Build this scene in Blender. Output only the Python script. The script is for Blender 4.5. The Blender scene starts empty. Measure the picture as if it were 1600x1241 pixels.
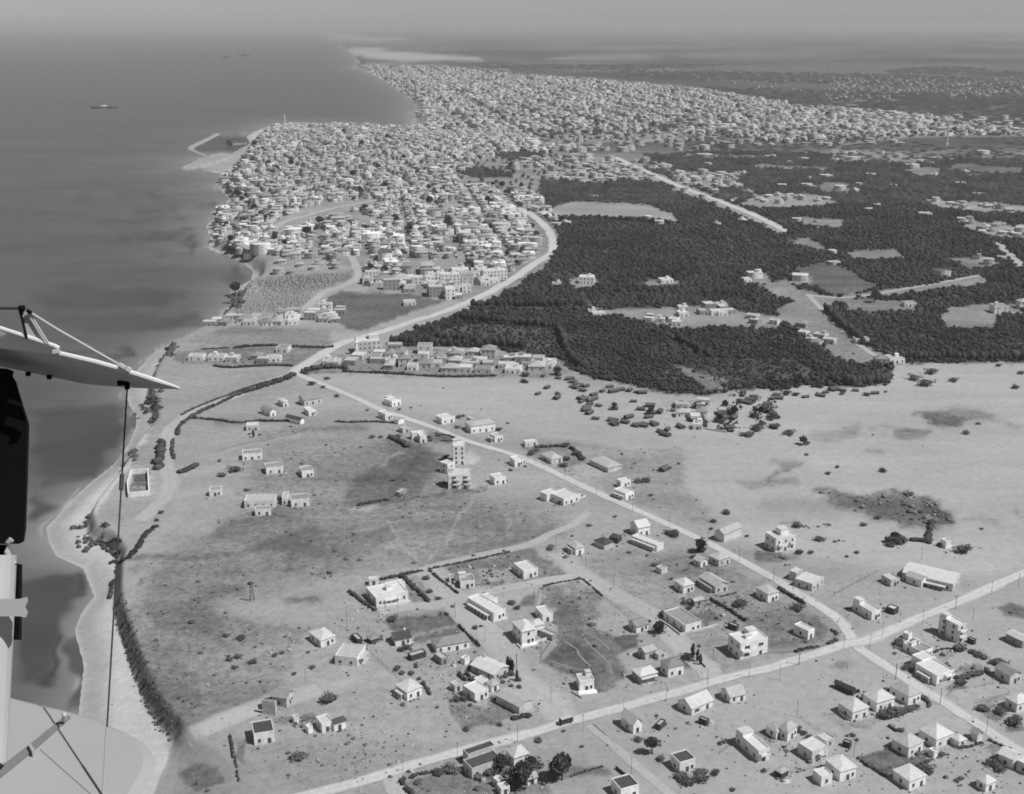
import bpy, math, random
import numpy as np
random.seed(7); rng = np.random.default_rng(7)
R = math.radians
S = bpy.context.scene
COL = S.collection

# ------------------------------------------------------------------ camera, sky, sun, exposure
FPX, CX, CY, YH = 1900.0, 800.0, 620.5, 36.0      # focal length and horizon row of the 1600 px wide photograph
PITCH = math.atan((CY - YH) / FPX)
HC = 282.0                                         # flying height above the sea, metres
cd = bpy.data.cameras.new('camera'); cam = bpy.data.objects.new('camera', cd); COL.objects.link(cam)
cd.sensor_width = 36.0; cd.lens = 36.0 * FPX / 1600.0
cd.clip_start = 0.2; cd.clip_end = 250000.0
cam.location = (0, 0, HC); cam.rotation_euler = (math.pi / 2 - PITCH, 0, 0)
S.camera = cam

SUN_EL, SUN_AZ = R(55), R(113)                     # azimuth clockwise from the view direction (+Y)
W = bpy.data.worlds.new('World'); S.world = W; W.use_nodes = True
wn = W.node_tree; wn.nodes.clear()
sky = wn.nodes.new('ShaderNodeTexSky'); sky.sky_type = 'NISHITA'; sky.sun_disc = False
sky.sun_elevation = SUN_EL; sky.sun_rotation = SUN_AZ
sky.altitude = 280; sky.air_density = 1.0; sky.dust_density = 0.3; sky.ozone_density = 1.0
bw = wn.nodes.new('ShaderNodeRGBToBW')             # black-and-white plate: the sky's luminance only
bg = wn.nodes.new('ShaderNodeBackground'); bg.inputs['Strength'].default_value = 0.05
wo = wn.nodes.new('ShaderNodeOutputWorld')
wn.links.new(sky.outputs[0], bw.inputs[0]); wn.links.new(bw.outputs[0], bg.inputs[0]); wn.links.new(bg.outputs[0], wo.inputs[0])
sd = bpy.data.lights.new('sun', 'SUN'); sd.energy = 3.5; sd.angle = R(0.53); sd.color = (1, 1, 1)
sun = bpy.data.objects.new('sun', sd); COL.objects.link(sun)
sun.rotation_euler = (math.pi / 2 - SUN_EL, 0, math.pi - SUN_AZ)
S.view_settings.view_transform = 'Standard'; S.view_settings.look = 'None'
S.view_settings.gamma = 1.0; S.view_settings.use_curve_mapping = False; S.view_settings.exposure = 0.2
S.render.engine = 'CYCLES'
S.cycles.use_denoising = True
S.cycles.max_bounces = 5; S.cycles.diffuse_bounces = 2; S.cycles.glossy_bounces = 2; S.cycles.volume_bounces = 0
S.cycles.filter_width = 1.8
HAZE = 5.2e-5
HAZE_COL = 0.87

# ------------------------------------------------------------------ projection between photograph rows and the ground
SP, CP = math.sin(PITCH), math.cos(PITCH)
def ray(px, py):
    x = (np.asarray(px, float) - CX) / FPX; y = -(np.asarray(py, float) - CY) / FPX
    return np.stack([x, CP + y * SP, -SP + y * CP], -1)
def at_z(px, py, z=0.0):
    d = ray(px, py); t = (z - HC) / d[..., 2]
    return d[..., :2] * t[..., None]
def to_px(x, y, z):
    dz = np.asarray(z, float) - HC; x = np.asarray(x, float); y = np.asarray(y, float)
    f = y * CP - dz * SP; u = y * SP + dz * CP
    f = np.where(f < 1, 1, f)
    return CX + FPX * x / f, CY - FPX * u / f
def near_pt(px, py, depth):                        # a point a given distance (along the view axis) from the camera
    d = ray(px, py); return np.array([0, 0, HC]) + d * depth

def inside(px, py, poly):
    px = np.asarray(px, float); py = np.asarray(py, float); c = np.zeros(px.shape, bool)
    n = len(poly)
    for i in range(n):
        x1, y1 = poly[i]; x2, y2 = poly[(i + 1) % n]
        if y1 == y2: continue
        t = ((y1 > py) != (y2 > py)) & (px < (x2 - x1) * (py - y1) / (y2 - y1) + x1)
        c ^= t
    return c
def edge_dist(px, py, poly, closed=True):
    px = np.asarray(px, float); py = np.asarray(py, float); d = np.full(px.shape, 1e18)
    n = len(poly)
    for i in range(n if closed else n - 1):
        x1, y1 = poly[i]; x2, y2 = poly[(i + 1) % n]
        dx, dy = x2 - x1, y2 - y1; L = dx * dx + dy * dy + 1e-9
        t = np.clip(((px - x1) * dx + (py - y1) * dy) / L, 0, 1)
        d = np.minimum(d, (px - x1 - t * dx) ** 2 + (py - y1 - t * dy) ** 2)
    return np.sqrt(d)
def sdist(px, py, poly):
    d = edge_dist(px, py, poly); return np.where(inside(px, py, poly), d, -d)
def sstep(a, b, x):
    t = np.clip((x - a) / (b - a), 0, 1); return t * t * (3 - 2 * t)

# ------------------------------------------------------------------ shore line, bluff and relief
SHORE = [(40,1500),(90,1300),(118,1180),(125,1100),(132,1040),(117,985),(128,958),(148,932),(131,888),(88,868),(76,845),(73,825),(112,782),
 (145,752),(176,728),(195,704),(205,687),(213,667),(213,650),(203,633),(196,616),(205,590),(233,559),(244,549),(271,535),(298,520),
 (325,508),(345,491),(365,474),(369,451),(394,437),(396,424),(382,412),(362,401),(325,389),(330,375),(322,352),(335,342),(330,331),(348,325),
 (362,316),(350,301),(340,295),(350,284),(352,277),(338,269),(304,267),(279,265),(298,255),(320,245),(330,241),(362,240),(392,224),(384,214),(396,206),
 (416,199),(440,191),(467,192),(534,193),(600,199),(641,200),(643,183),(647,162),(631,145),(611,132),(584,117),(555,106),(564,98),(550,84),
 (540,78),(531,66),(500,55),(478,48),(462,43)]
BLUFF = [(60,1500),(180,1320),(240,1241),(262,1185),(268,1160),(250,1140),(225,1100),(205,1050),(192,1010),(182,980),(176,950),(178,905),(184,880),(165,855),
 (137,842),(133,820),(142,800),(167,768),(185,745),(200,715),(219,690),(239,668),(236,640),(228,618),(236,590),(252,563),(262,550),(290,530),(330,512),
 (352,493),(372,470),(377,453),(402,438),(405,420),(385,408),(362,396),(336,385),(337,372),(330,352),(345,340),(345,331),(356,325),(372,314),(358,301),
 (352,295),(358,284),(362,275),(372,262),(385,240),(408,224),(402,211),(418,203),(442,195),(467,196),(534,197),(600,203),(648,203),(652,183),(656,162),(638,145),
 (620,132),(592,117),(563,106),(570,98),(556,84),(546,78),(536,66),(505,55),(482,48),(466,43)]
def land_poly(pts, z):
    p = at_z([a for a, b in pts], [b for a, b in pts], z)
    far = p[-1]; q = [tuple(v) for v in p]
    return q + [(far[0], 250000.0), (250000.0, 250000.0), (250000.0, -400.0), (q[0][0], -400.0)]
SHORE_W = land_poly(SHORE, 0.0)
BLUFF_W = land_poly(BLUFF, 3.0)
HILL = at_z(455, 232, 25.0)
def height(x, y):
    x = np.asarray(x, float); y = np.asarray(y, float)
    s = sdist(x, y, SHORE_W); b = sdist(x, y, BLUFF_W)
    r = np.sqrt(x * x + y * y)
    sc = np.clip(r / 900.0, 1, 6)
    h = -2.5 + 2.5 * sstep(-40, 0, s) + 3.2 * sstep(0, 16 * sc, s)
    up = sstep(0, 6 * sc + 34 * sstep(432, 395, y), b)
    h = h + 8.3 * up
    inl = sstep(0, 90, b)
    h = h + up * 24 * np.exp(-((x - HILL[0]) ** 2 + (y - HILL[1]) ** 2) / (2 * 330.0 ** 2))
    fade = inl * np.exp(-(r / 1500.0) ** 2)
    h = h + fade * (1.1 * np.sin(x / 37 + 0.8 * np.sin(y / 61)) * np.sin(y / 53 + 1.3) + 0.7 * np.sin((x + 1.7 * y) / 83 + 2) + 1.0)
    return h
def ground(px, py, it=7):
    px = np.asarray(px, float); py = np.asarray(py, float)
    z = np.full(px.shape, 11.0)
    for _ in range(it):
        p = at_z(px, py, z); z = 0.35 * z + 0.65 * height(p[..., 0], p[..., 1])
    p = at_z(px, py, z)
    return np.concatenate([p, height(p[..., 0], p[..., 1])[..., None]], -1)
def G(px, py): return ground(np.array([px]), np.array([py]))[0]

# ------------------------------------------------------------------ materials (neutral greys: the photograph is black and white)
def grey(v): return (v, v, v, 1)
def new_mat(name, rough=0.85, spec=0.25):
    m = bpy.data.materials.new(name); m.use_nodes = True
    nt = m.node_tree; b = nt.nodes['Principled BSDF']
    b.inputs['Roughness'].default_value = rough
    b.inputs['Specular IOR Level'].default_value = spec
    return m, nt, b
def N(nt, t, **kw):
    n = nt.nodes.new(t)
    for k, v in kw.items():
        if k in n.inputs: n.inputs[k].default_value = v
        else: setattr(n, k, v)
    return n
def math_n(nt, op, a, b=None):
    n = nt.nodes.new('ShaderNodeMath'); n.operation = op
    for i, v in enumerate((a, b)):
        if v is None: continue
        if isinstance(v, (int, float)): n.inputs[i].default_value = v
        else: nt.links.new(v, n.inputs[i])
    return n.outputs[0]
def remap(nt, v, a, b, c, d):
    n = nt.nodes.new('ShaderNodeMapRange'); nt.links.new(v, n.inputs[0])
    for i, k in enumerate((a, b, c, d)): n.inputs[i + 1].default_value = k
    return n.outputs[0]
def noise(nt, scale, detail=3, vec=None, rough=0.55):
    n = N(nt, 'ShaderNodeTexNoise'); n.inputs['Scale'].default_value = scale; n.inputs['Detail'].default_value = detail; n.inputs['Roughness'].default_value = rough
    if vec is not None: nt.links.new(vec, n.inputs['Vector'])
    return n.outputs['Fac']
def surface(name, v, var=0.12, rough=0.85, scale=0.6, spec=0.2, objvar=0.1):
    """plain weathered grey paint, plaster or roofing: base value, blotches and one tone per object"""
    m, nt, b = new_mat(name, rough, spec)
    tc = N(nt, 'ShaderNodeTexCoord')
    n1 = noise(nt, scale, 5, tc.outputs['Object']); n2 = noise(nt, scale * 6, 2, tc.outputs['Object'])
    oi = N(nt, 'ShaderNodeObjectInfo')
    f = math_n(nt, 'MULTIPLY', remap(nt, n1, 0.3, 0.7, 1 - var, 1 + var), remap(nt, n2, 0.3, 0.7, 1 - var * .5, 1 + var * .5))
    f = math_n(nt, 'MULTIPLY', f, remap(nt, oi.outputs['Random'], 0, 1, 1 - objvar, 1 + objvar))
    f = math_n(nt, 'MULTIPLY', f, v)
    nt.links.new(f, b.inputs['Base Color'])
    return m
M = {}
M['white'] = surface('white_plaster', 0.82, var=0.18, scale=0.35)
M['pale'] = surface('pale_plaster', 0.58, var=0.2, scale=0.35)
M['greywall'] = surface('grey_plaster', 0.33)
M['darkwall'] = surface('tarred_and_shaded_boards', 0.07)  # tar on the huts; in a few small sheds, shade put into the colour
M['rwhite'] = surface('whitewashed_roof', 0.58)
M['rpale'] = surface('pale_roof', 0.43)
M['rtile'] = surface('tiled_roof', 0.27)
M['rdark'] = surface('tar_roof', 0.075)
M['frame'] = surface('window_paint', 0.34)
M['glass'] = surface('dark_glass', 0.02, rough=0.25, spec=0.5)
M['door'] = surface('door_paint', 0.08)
M['wood'] = surface('weathered_wood', 0.11, scale=3)
M['stone'] = surface('stone_wall', 0.3, var=0.25)
M['steel'] = surface('painted_steel', 0.12, rough=0.5)
M['hull'] = surface('ship_hull', 0.1, rough=0.5)
M['pole'] = surface('grey_pole', 0.17, scale=3)
M['bark'] = surface('bark', 0.07, scale=3)
M['dope'] = surface('doped_fabric', 0.38, var=0.03, rough=0.5, spec=0.3, objvar=0)
M['under'] = surface('wing_underside_fabric', 0.78, var=0.03, rough=0.6, spec=0.2, objvar=0)
M['edge'] = surface('wing_edge_paint', 0.72, var=0.03, rough=0.4, spec=0.4, objvar=0)
M['bandm'] = surface('band_fabric', 0.2, var=0.06, rough=0.6, objvar=0)
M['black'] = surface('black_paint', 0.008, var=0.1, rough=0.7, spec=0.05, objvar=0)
M['strut'] = surface('fitting_paint_and_leak_glow', 0.48, var=0.03, rough=0.35, spec=0.4, objvar=0)  # fittings' paint; on the dark strut its paleness imitates a light leak
M['wire'] = surface('wire_steel', 0.05, rough=0.5, objvar=0)
M['wirel'] = surface('bright_wire', 0.5, rough=0.4, objvar=0)
M['loess'] = surface('bluff_earth', 0.09, var=0.3)

def leaf_mat(name, v):
    m, nt, b = new_mat(name, 0.8, 0.15)
    tc = N(nt, 'ShaderNodeTexCoord'); geo = N(nt, 'ShaderNodeNewGeometry')
    oi = N(nt, 'ShaderNodeObjectInfo')
    f = math_n(nt, 'MULTIPLY', remap(nt, geo.outputs['Random Per Island'], 0, 1, 0.72, 1.32), remap(nt, oi.outputs['Random'], 0, 1, 0.8, 1.25))
    f = math_n(nt, 'MULTIPLY', f, v)
    f = math_n(nt, 'MULTIPLY', f, remap(nt, noise(nt, .016, 4, geo.outputs['Position'], .6), .32, .68, .62, 1.5))   # species and age differ from plot to plot
    nt.links.new(f, b.inputs['Base Color'])
    return m
M['leaf'] = leaf_mat('foliage', 0.055)
M['scrub'] = leaf_mat('dry_scrub', 0.10)
M['bushm'] = leaf_mat('bush_foliage', 0.13)
M['orch'] = leaf_mat('orange_tree_leaves', 0.043)

def tone_mat(name, var=0.15, scale=0.3, rough=0.9):
    """albedo carried per face corner (each house or field has its own colour) with weathering on top"""
    m, nt, b = new_mat(name, rough, 0.15)
    a = N(nt, 'ShaderNodeAttribute', attribute_name='tone')
    geo = N(nt, 'ShaderNodeNewGeometry')
    n1 = noise(nt, scale, 4, geo.outputs['Position'])
    f = math_n(nt, 'MULTIPLY', a.outputs['Fac'], remap(nt, n1, 0.3, 0.7, 1 - var, 1 + var))
    nt.links.new(f, b.inputs['Base Color'])
    return m
M['town'] = tone_mat('town_plaster')

# ------------------------------------------------------------------ mesh and object helpers
def tag(o, label=None, cat=None, group=None, kind=None):
    if label: o['label'] = label
    if cat: o['category'] = cat
    if group: o['group'] = group
    if kind: o['kind'] = kind
    return o
class MB:
    def __init__(self): self.v = []; self.f = []; self.m = []
    def add(self, vs, fs, mi=0):
        o = len(self.v); self.v += [tuple(p) for p in vs]; self.f += [tuple(i + o for i in f) for f in fs]; self.m += [mi] * len(fs); return self
    def box(self, x0, x1, y0, y1, z0, z1, mi=0, bottom=True):
        vs = [(x0,y0,z0),(x1,y0,z0),(x1,y1,z0),(x0,y1,z0),(x0,y0,z1),(x1,y0,z1),(x1,y1,z1),(x0,y1,z1)]
        fs = [(0,1,5,4),(1,2,6,5),(2,3,7,6),(3,0,4,7),(4,5,6,7)] + ([(3,2,1,0)] if bottom else [])
        return self.add(vs, fs, mi)
    def tube(self, pts, r, n=6, mi=0, cap=True):
        pts = [np.array(p, float) for p in pts]; rs = r if isinstance(r, (list, tuple)) else [r] * len(pts)
        rings = []
        for i, p in enumerate(pts):
            d = pts[min(i + 1, len(pts) - 1)] - pts[max(i - 1, 0)]; d /= np.linalg.norm(d) + 1e-12
            a = np.cross(d, (0, 0, 1) if abs(d[2]) < .9 else (1, 0, 0)); a /= np.linalg.norm(a); b = np.cross(d, a)
            rings.append([p + rs[i] * (a * math.cos(2 * math.pi * k / n) + b * math.sin(2 * math.pi * k / n)) for k in range(n)])
        vs = [q for r_ in rings for q in r_]; fs = []
        for i in range(len(pts) - 1):
            for k in range(n):
                fs.append((i * n + k, i * n + (k + 1) % n, (i + 1) * n + (k + 1) % n, (i + 1) * n + k))
        if cap: fs += [tuple(range(n))[::-1], tuple((len(pts) - 1) * n + k for k in range(n))]
        return self.add(vs, fs, mi)
    def mesh(self, name, mats):
        me = bpy.data.meshes.new(name); me.from_pydata(self.v, [], self.f)
        for m in (mats if isinstance(mats, (list, tuple)) else [mats]): me.materials.append(m)
        if any(self.m): me.polygons.foreach_set('material_index', self.m)
        me.update(); return me
    def build(self, name, mats, parent=None, loc=None, rz=None):
        return link(name, self.mesh(name, mats), parent, loc, rz)
def link(name, me, parent=None, loc=None, rz=None):
    o = bpy.data.objects.new(name, me); COL.objects.link(o)
    if parent is not None: o.parent = parent
    if loc is not None: o.location = loc
    if rz is not None: o.rotation_euler = (0, 0, rz)
    return o
def empty(name, loc, rz=0.0):
    o = bpy.data.objects.new(name, None); COL.objects.link(o); o.location = loc; o.rotation_euler = (0, 0, rz)
    o.empty_display_size = 1; return o
def big_mesh(name, v, f, mats, tone=None, mi=None, smooth=False):
    """v (n,3) and f (m,3|4) arrays; tone: one value per vertex"""
    me = bpy.data.meshes.new(name); v = np.asarray(v, np.float32); f = np.asarray(f, np.int32); k = f.shape[1]
    me.vertices.add(len(v)); me.vertices.foreach_set('co', v.ravel())
    me.loops.add(f.size); me.loops.foreach_set('vertex_index', f.ravel())
    me.polygons.add(len(f)); me.polygons.foreach_set('loop_start', np.arange(0, f.size, k, dtype=np.int32))
    try: me.polygons.foreach_set('loop_total', np.full(len(f), k, np.int32))
    except Exception: pass
    for m in (mats if isinstance(mats, (list, tuple)) else [mats]): me.materials.append(m)
    if mi is not None: me.polygons.foreach_set('material_index', np.asarray(mi, np.int32))
    if smooth: me.polygons.foreach_set('use_smooth', np.ones(len(f), bool))
    me.update(calc_edges=True); me.validate()
    if tone is not None:
        a = me.attributes.new('tone', 'FLOAT', 'POINT'); a.data.foreach_set('value', np.asarray(tone, np.float32).ravel())
    return me
def ordinal(n):
    w = ['nearest', 'second nearest', 'third nearest', 'fourth nearest', 'fifth nearest', 'sixth nearest', 'seventh nearest', 'eighth nearest', 'ninth nearest', 'tenth nearest',
         'eleventh nearest', 'twelfth nearest', 'thirteenth nearest', 'fourteenth nearest', 'fifteenth nearest', 'sixteenth nearest', 'seventeenth nearest', 'eighteenth nearest', 'nineteenth nearest', 'twentieth nearest']
    if n < len(w): return w[n]
    return '%d%s nearest' % (n + 1, 'st' if (n + 1) % 10 == 1 else 'nd' if (n + 1) % 10 == 2 else 'rd' if (n + 1) % 10 == 3 else 'th')

# ------------------------------------------------------------------ zones: enlarged crops of the photograph that coordinates were read from
ZN = {'A': (340, 560, 5.327), 'B': (560, 560, 5.327), 'C': (800, 660, 5.327), 'D': (1030, 560, 5.327), 'E': (1300, 740, 5.327), 'G': (1060, 760, 5.327),
      'H': (530, 850, 5.327), 'I': (780, 860, 5.327), 'J': (980, 850, 5.327), 'K': (1200, 920, 5.327), 'L': (1340, 940, 6.142), 'M': (1300, 1040, 5.333),
      'N': (1040, 1040, 5.333), 'O': (780, 1040, 5.333), 'P': (560, 1020, 5.333), 'Q': (340, 960, 5.327), 'Z': (0, 400, 2.956), 'Y': (0, 820, 2.948),
      'X': (530, 400, 2.956), 'V': (1060, 400, 2.956), 'U': (1060, 0, 2.956), 'T': (530, 0, 2.956), 'S': (0, 0, 2.956), 'F': (240, 400, 4.0), 'R': (1060, 820, 2.948), '1': (180, 640, 4.0), '2': (500, 640, 4.0), '3': (1200, 560, 4.0)}
def zp(z, pts):
    x0, y0, s = ZN[z]; return [(x0 + a / s, y0 + b / s) for a, b in pts]

# ------------------------------------------------------------------ ground cover: (outline, albedo, edge softness in px) from bare sand to ploughed earth and scrub, plus a ravine's shading
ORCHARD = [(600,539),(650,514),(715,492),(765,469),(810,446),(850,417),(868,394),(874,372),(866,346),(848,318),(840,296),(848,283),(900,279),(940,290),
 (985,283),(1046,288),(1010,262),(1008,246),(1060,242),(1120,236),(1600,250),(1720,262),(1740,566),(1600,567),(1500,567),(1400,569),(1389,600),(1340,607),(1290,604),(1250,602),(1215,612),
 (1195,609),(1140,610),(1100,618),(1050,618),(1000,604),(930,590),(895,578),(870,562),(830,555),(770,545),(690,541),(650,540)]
CLEAR = [[(845,330),(890,315),(970,317),(1010,320),(1050,333),(1060,347),(1030,348),(1010,341),(880,339)],
 [(920,477),(950,484),(1075,478),(1130,478),(1165,488),(1228,496),(1218,513),(1130,511),(1060,514),(1030,509),(990,498),(950,493)],
 [(1183,448),(1230,436),(1246,450),(1262,456),(1310,463),(1370,455),(1440,446),(1530,430),(1549,441),(1500,449),(1400,461),(1310,471),(1288,485),(1310,503),(1345,535),(1390,560),(1400,570),
  (1340,570),(1305,560),(1282,535),(1240,513),(1222,500),(1208,485),(1236,472),(1200,458)],
 [(1240,420),(1300,408),(1320,420),(1372,448),(1330,460),(1308,463),(1265,447)],
 [(1160,312),(1200,303),(1285,304),(1312,320),(1205,326),(1150,322)], [(1250,338),(1320,345),(1312,357),(1255,352)], [(1445,311),(1610,322),(1610,334),(1500,330),(1450,320)],
 [(1495,342),(1560,350),(1620,358),(1620,372),(1545,372),(1500,352)], [(1226,376),(1262,371),(1294,389),(1268,390)], [(1322,394),(1398,389),(1416,404),(1330,405)],
 [(1478,404),(1545,402),(1566,414),(1520,421)], [(1005,262),(1060,283),(1128,312),(1180,332),(1236,362),(1222,368),(1165,340),(1110,318),(1055,298),(990,268)],
 [(1060,268),(1140,270),(1160,296),(1100,294),(1050,284)], [(1050,572),(1066,572),(1120,588),(1140,592),(1138,612),(1110,612),(1085,596)], [(1545,372),(1570,385),(1600,412),(1592,418),(1562,392)],
 [(890,436),(930,433),(936,448),(890,449)], [(1010,437),(1060,438),(1060,447),(1012,447)], [(1480,478),(1600,474),(1600,492),(1560,492),(1550,512),(1480,512),(1470,500)],
 [(1315,468),(1430,470),(1432,486),(1330,488)], [(1030,240),(1200,243),(1200,248),(1030,247)], [(1300,230),(1420,240),(1470,256),(1300,252)], [(1490,255),(1600,262),(1600,272),(1480,268)], [(1420,262),(1470,262),(1470,275),(1420,275)],
 [(1180,256),(1300,262),(1300,267),(1180,262)], [(1280,285),(1330,286),(1330,302),(1280,300)],[(1160,432),(1200,426),(1205,443),(1170,445)],[(1236,428),(1270,430),(1268,446),(1236,444)]]
CLEAR_T = [.3,.26,.24,.12,.3,.26,.3,.3,.24,.2,.22,.33,.26,.2,.3,.25,.25,.25,.2,.2,.25,.15,.22,.2,.2,.25,.25]
def hx(y0, y1, x0, x1, t, f=6): return ([(x0, (y0 + y1) / 2), (x0 + (x1 - x0) * .2, y0), (x0 + (x1 - x0) * .8, y0), (x1, (y0 + y1) / 2), (x0 + (x1 - x0) * .8, y1), (x0 + (x1 - x0) * .2, y1)], t, f)
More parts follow.
